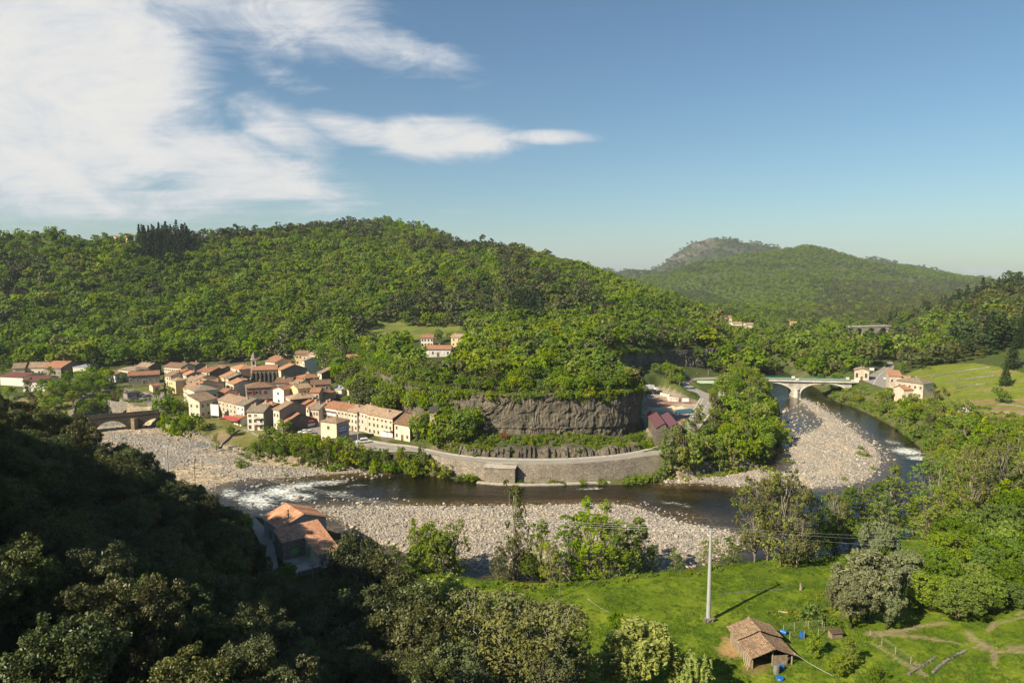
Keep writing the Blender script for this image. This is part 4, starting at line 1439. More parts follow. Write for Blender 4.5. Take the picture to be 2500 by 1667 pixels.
def house(label, zk, Lp, Rp, h, D, roof='gable', wall='cream', tile='red', pitch=19, win=(3, 2), sh=None, sides=(0, 0), side_wall=None, chim=1, zg=None, door=True, ov=.45, gable_front=False, name='village_house', cat='house', group=None, w=(0.95, 1.35), doorc='brown', seed=0, flip=False):
    """Lp,Rp: the front eaves corners as seen; h: eaves height; D: depth away from the viewer"""
    rr = random.Random(hash((label, 7)) if False else sum(ord(c) * (i + 1) for i, c in enumerate(label)) + seed)
    a, b = zp(zk, *Lp), zp(zk, *Rp)
    g = 9.0 if zg is None else zg
    for _ in range(1 if zg is not None else 4):
        A, B = at_z(a[0], a[1], g + h), at_z(b[0], b[1], g + h)
        if zg is None:
            m = (A + B) / 2
            g = zat(m[0], m[1])
    rz, L = frame(A, B)
    root = thing(name, label, cat, (A[0], A[1], g), rz, group)
    wm, tm = WALLS[wall], TILES[tile]
    sw = WALLS[side_wall] if side_wall else wm  # a darker side material paints in the shade of the end walls
    rl, rd = (D, L) if gable_front else (L, D)
    rmb, rh, tp = roof_mesh(rl, rd, h, roof, pitch, ov)
    # walls (a prism, with gables)
    mb = MB()
    zb = -4.0
    hw = h - .02
    if roof == 'gable' and not gable_front:
        pr = [(0, 0), (L, 0), (L, D), (0, D)]
        mb.poly([(0, 0, zb), (L, 0, zb), (L, 0, hw), (0, 0, hw)], 0)
        mb.poly([(L, D, zb), (0, D, zb), (0, D, hw), (L, D, hw)], 0)
        mb.poly([(L, 0, zb), (L, D, zb), (L, D, hw), (L, D / 2, hw + rh - .05), (L, 0, hw)], 1)
        mb.poly([(0, D, zb), (0, 0, zb), (0, 0, hw), (0, D / 2, hw + rh - .05), (0, D, hw)], 1)
    elif roof == 'gable':
        mb.poly([(0, 0, zb), (L, 0, zb), (L, 0, hw), (L / 2, 0, hw + rh - .05), (0, 0, hw)], 0)
        mb.poly([(L, D, zb), (0, D, zb), (0, D, hw), (L / 2, D, hw + rh - .05), (L, D, hw)], 0)
        mb.poly([(L, 0, zb), (L, D, zb), (L, D, hw), (L, 0, hw)], 1)
        mb.poly([(0, D, zb), (0, 0, zb), (0, 0, hw), (0, D, hw)], 1)
    elif roof == 'shed':
        mb.poly([(0, 0, zb), (L, 0, zb), (L, 0, hw), (0, 0, hw)], 0)
        mb.poly([(L, D, zb), (0, D, zb), (0, D, hw + rh), (L, D, hw + rh)], 0)
        mb.poly([(L, 0, zb), (L, D, zb), (L, D, hw + rh), (L, 0, hw)], 1)
        mb.poly([(0, D, zb), (0, 0, zb), (0, 0, hw), (0, D, hw + rh)], 1)
    else:
        for p, q, mi in (((0, 0), (L, 0), 0), ((L, 0), (L, D), 1), ((L, D), (0, D), 0), ((0, D), (0, 0), 1)):
            mb.poly([(p[0], p[1], zb), (q[0], q[1], zb), (q[0], q[1], hw), (p[0], p[1], hw)], mi)
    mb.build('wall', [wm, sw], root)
    ro = rmb.build('roof', tm, root)
    ro.location = (0, 0, h + .2) if not gable_front else (L, 0, h + .2)
    if gable_front: ro.rotation_euler = (0, 0, math.pi / 2)
    if roof == 'flat': ro.location.z = h
    for c in range(chim):
        cx = rl * rr.uniform(.12, .88) if roof != 'hip' else rl / 2
        cy = rd / 2 + rr.choice((-1, 1)) * rd * rr.uniform(.05, .2)
        zz = (rh - abs(cy - rd / 2) * tp) if roof in ('gable', 'hip') else (cy * tp if roof == 'shed' else 0)
        mb = MB(); mb.box(cx - .35, cy - .28, zz - .4, cx + .35, cy + .28, zz + 1.0); mb.box(cx - .42, cy - .35, zz + 1.0, cx + .42, cy + .35, zz + 1.12)
        mb.build('chimney', m_chim, ro)
    ww, wh = w
    def facade(x0, y0, rz_, LL, nc, nr, shc, dr):
        if nc <= 0: return
        sp_ = LL / nc
        fh = (h - .3) / max(nr, 1)
        for r in range(nr):
            for c in range(nc):
                if rr.random() < .10: continue
                u_ = sp_ * (c + .5) + rr.uniform(-.08, .08) * sp_
                hh = wh if (r < nr - 1 or nr < 3) else wh * .65
                z = fh * r + (fh - wh) * .45
                px_, py_ = x0 + math.cos(rz_) * u_, y0 + math.sin(rz_) * u_
                if r == 0 and dr and c == nc // 2:
                    o = obj('door', door_mesh(1.25, 2.2, doorc), root); o.location = (px_, py_, .02); o.rotation_euler = (0, 0, rz_)
                    continue
                put_window(root, px_, py_, z + .2, rz_, min(ww, sp_ * .5), hh, shc if (shc and sp_ > ww * 2.3) else None, rr.random() < .8)
    facade(0, 0, 0, L, win[0], win[1], sh, door)
    if sides[1]: facade(L, 0, math.pi / 2, D, sides[1], max(1, win[1]), sh, False)
    if sides[0]: facade(0, D, -math.pi / 2, D, sides[0], max(1, win[1]), sh, False)
    HOUSES.append((root, A, B, L, D, g, h, rz))
    return root, L, D, h, rh


G = 'houses crowded in the old village'
H = lambda *a, **k: house(*a, **{'group': G, **k})
# along the front, left to right
H('tall cream house with hipped brown roof behind the round-cornered house', '2', (350, 828), (612, 800), 10.5, 12, 'hip', 'cream', 'grey', win=(4, 2), sides=(5, 0), side_wall='cream')
H('cream round-cornered house under the tall hipped roof by the bushes', '2', (408, 945), (604, 903), 7.8, 6.5, 'shed', 'cream', 'tan', pitch=20, win=(3, 2), sides=(2, 0), chim=0, door=False)
H('stone house with broad tan tiled roof and pale window frames', '2', (622, 918), (832, 968), 7.6, 10.5, 'gable', 'stone', 'tan', win=(5, 3), sh=None)
H('white shuttered house with mossy grey roof beside the stone house', '2', (834, 972), (920, 990), 8.2, 12, 'gable', 'white', 'grey', win=(2, 3), sh='white', side_wall='grey')
H('grey house with tan roof wedged between white and hipped roofs', '2', (990, 992), (1150, 1012), 7.2, 9, 'gable', 'grey', 'tan', win=(4, 2))
H('cream balconied house with mossy roof above the bank', '2', (956, 1078), (1142, 1082), 7.8, 11, 'gable', 'white', 'grey', win=(3, 3), side_wall='grey', w=(1.1, 1.6), sh=None)
H('tall grey-sided house with skylit tan roof behind balconies', '2', (1255, 1028), (1325, 1042), 8.6, 13, 'gable', 'cream', 'tan', win=(2, 2), side_wall='grey')
H('long rust-red roofed barn with a painted board on its dark gable', '2', (1306, 1196), (1366, 1214), 3.2, 15, 'gable', 'dark', 'red', pitch=24, win=(0, 0), chim=0, name='stone_barn', cat='barn')
H('small square tan house standing alone with a blue painted side', '2', (1800, 1166), (1982, 1190), 8.0, 7, 'hip', 'beige', 'tan', win=(1, 2), side_wall='grey', chim=1, door=False, w=(1.1, 1.3), zg=5.2)
H('yellow fronted narrow house at the street corner', '2', (1560, 988), (1592, 994), 6.5, 10, 'gable', 'yellow', 'red', win=(1, 2), sh='brown')
H('cream house with orange roof beside the yellow front', '2', (1592, 992), (1668, 1006), 6.8, 11, 'gable', 'cream', 'orange', win=(2, 2))
H('narrow balconied house with drab roof before the white terrace', '2', (1672, 1024), (1778, 1034), 7.2, 9, 'gable', 'pale', 'grey', win=(3, 2), sh='brown')
H('white terrace house with brown shutters and smooth red roof', '2', (1786, 994), (1986, 1028), 7.8, 10, 'gable', 'white', 'red', win=(5, 3), sh='brown', chim=2)
H('stone terrace house with dark tall windows and orange door', '3', (686, 826), (832, 852), 8, 10, 'gable', 'stone', 'red', win=(3, 3), doorc='wood')
H('stone terrace house with mottled tan roof in mid row', '3', (834, 854), (962, 880), 8, 10, 'gable', 'stone', 'tan', win=(3, 3))
H('pale terrace house with white ground floor doors', '3', (964, 872), (1102, 906), 8, 10, 'gable', 'pale', 'tan', win=(3, 3), doorc='white')
H('long beige terrace end house with balcony and two white garage doors', '3', (1104, 898), (1446, 962), 8.2, 10, 'gable', 'beige', 'tan', win=(6, 3), side_wall='dark', doorc='white')
H('weathered cottage with part slate roof at the row end', '3', (1472, 1062), (1682, 1098), 6.2, 12, 'gable', 'beige', 'brown', pitch=24, win=(3, 2), side_wall='dark', chim=2)
H('narrow stone turret with an arched opening under the cliff', '3', (1955, 872), (2044, 872), 7.5, 3, 'shed', 'stone', 'slate', win=(1, 1), chim=0, zg=10.5, door=False, name='stone_turret', cat='turret', w=(1.0, 2.4))
H('small white cafe with red awning below the stone house', '2', (800, 1112), (884, 1132), 3.4, 5, 'shed', 'white', 'red', pitch=10, win=(2, 1), chim=0)
H('narrow red roofed house between the grey and the balconied one', '2', (1078, 1022), (1152, 1042), 7.0, 12, 'gable', 'cream', 'red', win=(2, 2), side_wall='grey')
H('small house with bright orange roof tucked behind the hipped one', '2', (622, 840), (696, 846), 6.5, 8, 'gable', 'pale', 'orange', win=(2, 2))
H('tan roofed house just behind the white gabled one', '2', (1455, 738), (1540, 746), 8, 9, 'gable', 'cream', 'tan', win=(3, 2))
H('low brown roofed house right of the cream apartments', '2', (250, 522), (346, 530), 5, 8, 'gable', 'grey', 'brown', win=(3, 1))
H('cream house with patched red roof facing the narrow street', '2', (470, 745), (560, 752), 7.5, 8, 'gable', 'cream', 'red', win=(3, 2), sh='brown')
# middle of the village
H('long pink and grey house with red shutters and big brown roof', '2', (946, 792), (1272, 772), 8.4, 11, 'hip', 'grey', 'brown', win=(4, 2), sh='red', sides=(4, 0), side_wall='pink', chim=2, door=False, w=(1.3, 1.6))
H('dark roofed house joined behind the white gable', '2', (1275, 728), (1452, 728), 8.2, 10, 'gable', 'grey', 'brown', win=(3, 2))
H('tall white gabled house with smooth red side roof', '2', (1252, 800), (1376, 812), 7.4, 14, 'gable', 'white', 'red', win=(1, 2), gable_front=True, side_wall='grey', chim=1, door=False)
H('beige house with step gable and tan roof at the village heart', '2', (1540, 800), (1690, 782), 7.2, 9, 'gable', 'ochre', 'tan', win=(3, 2))
H('grey house with wide dark roof and three blue-grey windows', '2', (1692, 750), (1912, 740), 6.8, 9, 'gable', 'grey', 'brown', win=(3, 2), sh='grey', w=(1.3, 1.3))
H('pinkish stone house under a broad hipped tan roof', '2', (1466, 930), (1746, 900), 7.0, 8.5, 'hip', 'dark', 'tan', pitch=21, win=(3, 2), sides=(3, 0), side_wall='pale', chim=2)  # dark front and pale end: shade and sunlight put into the wall colours
H('low house with bright orange tiled roof by the cliff', '2', (1722, 852), (1842, 862), 4.2, 9, 'hip', 'pale', 'orange', win=(3, 1), chim=1)
H('red walled shop with orange hipped roof', '2', (1520, 652), (1592, 676), 5.2, 10, 'hip', 'red', 'orange', win=(3, 1), w=(1.2, 1.8), side_wall='grey')
H('roofless looking pale stone house before the cliff', '2', (1765, 602), (1810, 612), 6.5, 7, 'shed', 'cream', 'tan', win=(1, 2), side_wall='dark', chim=0)
H('low white shed with tin and tile roof against the cliff', '2', (1945, 790), (2040, 800), 3.4, 8, 'gable', 'white', 'metal', pitch=14, win=(1, 1), chim=0, name='low_shed', cat='shed')
H('lean-to of old red tiles beside the tin roofed shed', '2', (2050, 770), (2125, 785), 3.4, 7, 'gable', 'pale', 'orange', pitch=14, win=(0, 0), chim=0, name='low_shed', cat='shed')
H('narrow street house with green ground floor', '2', (642, 652), (694, 668), 8, 12, 'gable', 'ochre', 'orange', win=(2, 3), sh='green', side_wall='grey')
H('narrow beige street house with grey roof edge', '2', (706, 670), (742, 684), 8.6, 11, 'gable', 'beige', 'grey', win=(2, 3), side_wall='grey')
H('street house with bright orange double roof', '2', (736, 724), (802, 748), 8.0, 10, 'gable', 'cream', 'orange', win=(3, 3), sh='brown')
H('cream street house under red tiles beside the pink one', '2', (790, 742), (826, 752), 7.6, 12, 'gable', 'cream', 'red', win=(1, 3))
H('house with dark blank gable and rust roof at the street', '2', (386, 592), (522, 608), 7.2, 11, 'gable', 'cream', 'red', win=(5, 2), sh='brown', side_wall='dark')
H('long cream apartments with brown roof at the village edge', '2', (0, 540), (196, 552), 8.0, 10, 'gable', 'cream', 'brown', win=(9, 3), sh='brown', chim=2)
H('little white house with red roof near the cypress', '2', (124, 606), (204, 614), 6.0, 9, 'gable', 'white', 'red', win=(2, 2), side_wall='grey')
H('small cream house with sharp orange roof', '2', (206, 626), (258, 642), 6.0, 9, 'gable', 'cream', 'orange', win=(2, 2), side_wall='grey')
H('beige house with low brown roof beside apartments', '2', (2, 638), (78, 652), 5.4, 9, 'gable', 'beige', 'brown', win=(3, 2))
H('small square beige tower house', '2', (76, 692), (134, 706), 6.5, 6, 'hip', 'ochre', 'tan', win=(2, 2), chim=0)
H('grey house in shade with tan roof beyond the towers', '2', (216, 702), (304, 718), 6.0, 10, 'gable', 'grey', 'tan', win=(3, 2), chim=2)  # grey render paints in the shade on this house
H('house with pale orange roof and dormer chimney', '2', (300, 690), (352, 706), 7.0, 13, 'gable', 'pale', 'tan', win=(2, 2))
H('long narrow house with rust roof leading to the hipped house', '2', (222, 792), (268, 810), 7.8, 15, 'gable', 'cream', 'orange', win=(3, 3), sh='brown')
H('low house with weathered red roof behind the long narrow one', '2', (250, 762), (300, 780), 8.0, 16, 'gable', 'beige', 'tan', win=(3, 2))
H('brown roofed house between the church and the dark gable', '2', (560, 560), (640, 575), 4.0, 9, 'gable', 'grey', 'brown', win=(2, 1), chim=0)
H('pale pink hall with hipped orange roof next to the church', '2', (766, 548), (866, 574), 7.0, 10, 'hip', 'pale', 'orange', win=(4, 2), side_wall='pink', chim=1)
H('white school with blue windows and orange gable roof', '2', (1166, 482), (1276, 494), 5.2, 12, 'gable', 'white', 'orange', win=(5, 1), sh='blue', side_wall='pale', w=(1.2, 1.6))
H('low dark stone house above the school', '2', (1206, 432), (1276, 446), 4.5, 9, 'gable', 'dark', 'brown', win=(2, 1))
H('grey gabled building at the east end of the church', '2', (1298, 562), (1344, 580), 8.0, 14, 'gable', 'cream', 'orange', win=(1, 2), side_wall='grey', chim=0)
H('pale yellow house at the top of the village', '2', (1510, 308), (1656, 306), 7.0, 8, 'gable', 'ochre', 'brown', win=(4, 2), sh='white')
H('stone house in front of the pale yellow one', '2', (1526, 368), (1664, 374), 6.0, 9, 'gable', 'stone', 'tan', win=(4, 2))
H('highest stacked house with small orange roof', '2', (1662, 262), (1764, 262), 7.0, 8, 'gable', 'pale', 'orange', win=(2, 2))
H('stone house with lean roof between stacked houses', '2', (1668, 330), (1730, 336), 6.5, 8, 'gable', 'stone', 'tan', win=(2, 2))
H('white house with tan roof at the end of the stacked group', '2', (1732, 308), (1812, 314), 7.0, 9, 'gable', 'white', 'tan', win=(2, 2), chim=2)
H('narrow white house with grey gable above the street', '2', (1588, 458), (1612, 464), 8.0, 10, 'gable', 'white', 'tan', win=(1, 2), side_wall='bluewhite', chim=0)
H('lone stone barn with flat orange roof on the grassy slope', '2', (2068, 250), (2222, 250), 6.5, 7, 'shed', 'dark', 'orange', pitch=12, win=(3, 2), chim=0, name='stone_barn', cat='barn', group=None)
# on the plateau
P_ = 'houses on the green shelf above the cliff'
H('white villa with red roof on the green shelf', 'm', (1044, 498), (1216, 498), 5.5, 9, 'gable', 'white', 'red', win=(4, 2), sh='brown', group=P_, zg=25)
H('long low house with brown roof and white wall among trees', 'm', (1112, 660), (1470, 660), 4.0, 9, 'gable', 'bluewhite', 'red', win=(5, 1), sh='white', group=P_, chim=1, zg=25)
H('ochre villa with grey roof half hidden behind a pine', 'm', (528, 496), (720, 470), 5.5, 8, 'gable', 'ochre', 'grey', win=(3, 2), sh='brown', group=P_, zg=25)
H('peach house with pink roof right of the villa', 'm', (1476, 486), (1632, 490), 6.0, 8, 'gable', 'ochre', 'tan', win=(2, 2), group=P_, chim=1, zg=25)
# works and sheds on the left
I_ = 'sheds of the builders yard'
H('long beige building with pale orange roof by the road', '1', (252, 494), (445, 492), 5.0, 13, 'gable', 'beige', 'tan', win=(6, 1), group=I_, chim=0)
H('gabled beige workshop at the far left', '1', (128, 502), (250, 496), 5.2, 13, 'gable', 'beige', 'tan', win=(2, 1), group=I_, chim=0)
H('dark open hall with rust red roof', '1', (446, 492), (622, 496), 5.6, 16, 'gable', 'grey', 'red', win=(4, 1), side_wall='dark', group=I_, chim=0)
H('white flat metal warehouse behind the black conifer', '1', (746, 490), (914, 490), 5.6, 12, 'flat', 'white', 'metal', win=(0, 0), group=I_, chim=0, name='warehouse', cat='warehouse')
H('white hall with maroon roof and corner toward the river', '1', (232, 634), (470, 628), 5.4, 14, 'gable', 'white', 'maroon', pitch=12, win=(0, 0), group=I_, chim=0, name='warehouse', cat='warehouse')
H('low maroon roofed store with pale sides', '1', (0, 582), (232, 592), 4.8, 14, 'gable', 'white', 'maroon', pitch=10, win=(0, 0), group=I_, chim=0, name='warehouse', cat='warehouse')
H('white gabled house right of the black conifer', '1', (1184, 566), (1306, 552), 4.2, 10, 'gable', 'bluewhite', 'brown', win=(2, 1), gable_front=True, group=G, chim=0)
H('beige house with grey hipped roof behind the white gable', '1', (1208, 512), (1388, 526), 4.6, 9, 'hip', 'beige', 'grey', win=(4, 1))
H('yellow house with tan roof and dark gable by the road', '1', (1390, 482), (1516, 488), 5.4, 10, 'gable', 'yellow', 'tan', win=(3, 2), side_wall='dark')
H('long low grey building with red roof left of the cypress', '1', (1316, 578), (1630, 560), 4.8, 9, 'gable', 'grey', 'red', win=(5, 1), chim=0)
H('tiny tool house with orange roof beside the cypress', '1', (1566, 684), (1642, 676), 3.2, 6, 'gable', 'pale', 'orange', win=(1, 1), chim=0)
H('grey shed beside the car park', '1', (1305, 762), (1440, 745), 2.6, 5, 'flat', 'grey', 'slate', win=(2, 1), chim=0, name='low_shed', cat='shed')
# right bank
H('little toll house with tan roof at the bridge head', '6', (404, 288), (572, 298), 5.4, 8, 'gable', 'stone', 'tan', win=(3, 1), group=None, w=(1.2, 2.6), gable_front=True)
H('old stone farmhouse on the right bank with mossy hipped roof', '6', (890, 372), (1196, 412), 7.6, 10, 'hip', 'stone', 'grey', win=(5, 2), sides=(2, 0), side_wall='beige', group=None, chim=2, name='farmhouse')
H('stone wing with orange roof at the rear of the old farmhouse', '6', (806, 316), (946, 322), 9.0, 8, 'shed', 'stone', 'orange', pitch=12, win=(2, 2), group=None, chim=0, name='farmhouse')
H('pale stone wing with wooden loft front on the farmhouse', '6', (806, 368), (1010, 392), 7.4, 8, 'gable', 'pale', 'tan', win=(3, 2), group=None, chim=0, name='farmhouse')
H('annex with fresh orange roof and ivy front', '6', (974, 470), (1092, 468), 4.6, 7, 'gable', 'pale', 'orange', pitch=22, win=(1, 1), group=None, chim=0, name='farmhouse', gable_front=False)
H('white flat roofed hut with rust door in the field', '6', (1580, 668), (1742, 670), 3.4, 5, 'flat', 'white', 'red', win=(0, 0), group=None, chim=0, name='field_hut', cat='hut', doorc='wood')
# far away
D_ = 'distant houses up the valley'
H('tiny orange roofed house on the far hillside', 'b', (818, 297), (840, 296), 5, 9, 'gable', 'ochre', 'tan', win=(0, 0), zg=float(ground_px(*zp('b', 830, 305))[2]), group=D_, chim=0)
H('distant pale house at the valley rim', 'b', (1130, 463), (1154, 463), 5, 9, 'gable', 'cream', 'orange', win=(2, 1), group=D_, chim=0, zg=18)
H('distant low house with pale roof in the valley trees', 'b', (1158, 488), (1196, 488), 4.5, 9, 'gable', 'white', 'tan', win=(3, 1), group=D_, chim=0, zg=14)
H('distant little house right of the pale roof', 'b', (1212, 491), (1242, 491), 4.5, 8, 'gable', 'cream', 'tan', win=(2, 1), group=D_, chim=0, zg=14)
H('distant orange house before the far wood', 'b', (1392, 482), (1418, 483), 2.2, 5, 'gable', 'ochre', 'orange', win=(3, 1), group=D_, chim=0, zg=14)
H('long orange roof below the viaduct among trees', 'b', (1530, 554), (1578, 557), 3.4, 6, 'gable', 'cream', 'orange', win=(3, 1), group=D_, chim=0, zg=13)
R_ = 'hamlet on the left skyline'
for lab, x0, x1, y0, hh, dd in (('skyline house with the widest roof, rightmost of the hamlet', 584, 614, 178, 4, 702), ('tan skyline house in the middle of the hamlet', 532, 554, 187, 4, 700), ('stone skyline house left of the middle one', 502, 526, 189, 5, 698)):
    p = at_y(*zp('a', x0, y0), dd)
    H(lab, 'a', (x0, y0), (x1, y0 + 1), hh, 9, 'gable', 'ochre', 'tan', win=(2, 1), group=R_, chim=0, zg=float(p[2]) - hh)

# painted boards on walls
m_blue = mat_plain('faded_blue_paint', (.10, .16, .34), .8, .1, var=.4, sc=1.2)
m_redb = mat_plain('red_board_paint', (.42, .05, .05), .7, .2, var=.3)
m_grnb = mat_plain('green_board_paint', (.05, .20, .06), .7, .2, var=.3)
m_whtb = mat_plain('white_board_paint', (.72, .70, .66), .7, .2, var=.15)


def find(label):
    return next(h for h in HOUSES if h[0]['label'].startswith(label))


hh = find('small square tan house'); mb = MB()
mb.box(hh[3] + .004, 1.2, 3.2, hh[3] + .05, 6.0, 6.4, 0)
for y, z in ((1.6, 5.4), (1.6, 4.4)):
    for k in range(4): mb.box(hh[3] + .05, y + k * 1.02, z, hh[3] + .062, y + k * 1.02 + .55, z + .55, 1)
mb.build('wall_painting', [m_blue, m_whtb], hh[0])
hh = find('long rust-red'); mb = MB()
Lb = hh[3]
mb.box(Lb + .02, 11.2, 1.6, Lb + .16, 14.6, 3.4, 0); mb.box(Lb + .02, 11.2, .55, Lb + .158, 14.6, 1.6, 1); mb.box(Lb + .02, 11.2, -.9, Lb + .156, 14.6, .55, 2)
for k in range(5): mb.box(Lb + .16, 11.6 + .5 * k, 2.5, Lb + .172, 11.9 + .5 * k, 3.0, 1)
mb.build('painted_board', [m_redb, m_whtb, m_grnb], hh[0])
# balcony on the long terrace end house and on the cream house
for lab, x0, x1, z in (('long beige terrace', .62, .98, 3.0), ('cream balconied', .45, .95, 2.6), ('cream balconied', .45, .95, 5.2), ('narrow balconied', .05, .7, 3.2)):
    hh = find(lab); mb = MB(); Lh = hh[3]
    mb.box(Lh * x0, -1.1, z, Lh * x1, -.005, z + .15)
    mb.box(Lh * x0, -1.1, z + .15, Lh * x1, -1.05, z + 1.0)
    mb.build('balcony', m_frame if lab[0] != 'n' else mat_plain('balcony_wood', (.30, .19, .10), .8), hh[0])
hh = find('long beige terrace')
for k in (.70, .90):
    mb = MB(); mb.box(hh[3] * k - 1.2, -.05, .02, hh[3] * k + 1.2, .03, 2.6); mb.build('garage_door', m_whtb, hh[0])
hh = find('small white cafe'); mb = MB()
mb.slab([(-5.5, -2.6, 2.6), (hh[3] + .5, -2.6, 2.6), (hh[3] + .5, -.01, 3.2), (-5.5, -.01, 3.2)], .06)
for x in (-5.3, 0, hh[3]): mb.box(x, -2.5, -1, x + .08, -2.42, 2.6)
mb.build('awning', mat_plain('red_awning_cloth', (.38, .075, .065), .8, .1), hh[0])

# the church
cz = 9.6
A, B = at_z(*zp('2', 1012, 582), cz + 8.2), at_z(*zp('2', 1296, 574), cz + 8.2)
rz, L = frame(A, B); D = 10.5
ch = thing('village_church', 'stone village church with orange nave roof and pointed bell tower', 'church', (A[0], A[1], cz), rz)
mb = MB(); rh = D / 2 * math.tan(math.radians(20)); h = 8.2
mb.poly([(0, 0, -4), (L, 0, -4), (L, 0, h), (0, 0, h)]); mb.poly([(L, D, -4), (0, D, -4), (0, D, h), (L, D, h)])
mb.poly([(L, 0, -4), (L, D, -4), (L, D, h), (L, D / 2, h + rh), (L, 0, h)], 0); mb.poly([(0, D, -4), (0, 0, -4), (0, 0, h), (0, D / 2, h + rh), (0, D, h)], 1)
mb.build('nave_wall', [WALLS['dark'], WALLS['ochre']], ch)
rmb, _, _ = roof_mesh(L, D, h, 'gable', 20, .3)
ro = rmb.build('roof', TILES['orange'], ch); ro.location = (0, 0, h + .22)
nw = 6
for k in range(nw + 1):
    mb = MB(); x = L * k / nw
    mb.box(x - .35, -.8, -3, x + .35, -.002, 6.6); mb.poly([(x - .35, -.8, 6.6), (x + .35, -.8, 6.6), (x + .35, -.002, 7.4), (x - .35, -.002, 7.4)])
    mb.build('pier', WALLS['dark'], ch)
for k in range(nw):
    x = L * (k + .5) / nw
    mb = MB(); pts = [(-.45, 0), (.45, 0)] + [(.45 * math.cos(w), 2.4 + .45 * math.sin(w)) for w in np.linspace(0, math.pi, 9)]
    mb.poly([(x + p[0], -.03, 3.0 + p[1]) for p in pts], 0)
    for i in range(len(pts)):
        p, q = pts[i], pts[(i + 1) % len(pts)]
        mb.poly([(x + p[0], -.05, 3 + p[1]), (x + q[0], -.05, 3 + q[1]), (x + q[0] * 1.5, -.05, 3 + q[1] * 1.06 - .06), (x + p[0] * 1.5, -.05, 3 + p[1] * 1.06 - .06)], 1)
    mb.build('window', [m_pane, m_frame], ch)
mb = MB(); tx0, tx1 = -1.2, 1.9; ty0, ty1 = 3.4, 6.5; tzt = 13.4
mb.box(tx0, ty0, -3, tx1, ty1, 9.6); mb.box(tx0 + .25, ty0 + .25, 9.6, tx1 - .25, ty1 - .25, tzt); mb.box(tx0 - .15, ty0 - .15, tzt, tx1 + .15, ty1 + .15, tzt + .35)
tw = mb.build('tower', WALLS['stone'], ch)
for s in (0, 1):
    mb = MB()
    if s == 0: mb.box((tx0 + tx1) / 2 - .55, ty0 + .18, 10.6, (tx0 + tx1) / 2 + .55, ty0 + .252, 12.6)
    else: mb.box(tx0 + .18, (ty0 + ty1) / 2 - .55, 10.6, tx0 + .252, (ty0 + ty1) / 2 + .55, 12.6)
    mb.build('belfry_opening', m_pane, tw)
mb = MB(); c = ((tx0 + tx1) / 2, (ty0 + ty1) / 2); base = [(c[0] + 1.6 * math.cos(w), c[1] + 1.6 * math.sin(w), tzt + .35) for w in np.linspace(math.pi / 8, 2 * math.pi + math.pi / 8, 8, endpoint=False)]
for i in range(8): mb.poly([base[i], base[(i + 1) % 8], (c[0], c[1], tzt + 4.6)])
mb.build('spire', mat_plain('spire_stone', (.24, .205, .17), .9, var=.3, sc=1.5), tw)

# ------------------------------------------------------------------ trees
RNG = np.random.default_rng(7)


def unit(v):
    return v / (np.linalg.norm(v, axis=-1, keepdims=True) + 1e-9)


def leaf_quads(rng, C, R, per, size, out=None, jit=.75, up=.3, elong=1.5, flat=.85):
    """leaf-sized diamonds spread round clump centres C (radius R); returns verts, tint per face"""
    n = len(C) * per
    d = unit(rng.normal(size=(n, 3)))
    if out is not None:
        d = unit(d + np.repeat(out, per, 0) * .8)
    c = np.repeat(C, per, 0)
    r = np.repeat(np.broadcast_to(R, (len(C),)), per)
    p = c + d * (r * rng.uniform(.35, 1.08, n) ** .6)[:, None] * [1, 1, flat]
    nr = d + rng.normal(0, jit, (n, 3)); nr[:, 2] += up
    nr = unit(nr)
    tg = unit(np.cross(nr, rng.normal(size=(n, 3))))
    bt = np.cross(nr, tg)
    s = (size * rng.uniform(.55, 1.35, n))[:, None]
    V = np.stack([p - tg * s * elong / 2, p + bt * s * .42, p + tg * s * elong / 2, p - bt * s * .42], 1)
    tint = np.repeat(rng.uniform(0, 1, len(C)), per) * .5 + rng.uniform(0, 1, n) * .5
    return V.reshape(-1, 3), tint


def leaf_mesh(name, parts, mat):
    V = np.concatenate([p[0] for p in parts]); T = np.concatenate([p[1] for p in parts])
    q = np.arange(len(V)).reshape(-1, 4)
    return np_mesh(name, V, q, [mat], fattr={'tint': T})


def limb_path(rng, a, b, n=5, wob=.12):
    a, b = np.array(a, float), np.array(b, float)
    L = np.linalg.norm(b - a)
    P = [a + (b - a) * k + (rng.normal(0, wob * L * .35, 3) * math.sin(math.pi * k)) + np.array([0, 0, .10 * L * math.sin(math.pi * k)]) for k in np.linspace(0, 1, n)]
    return P


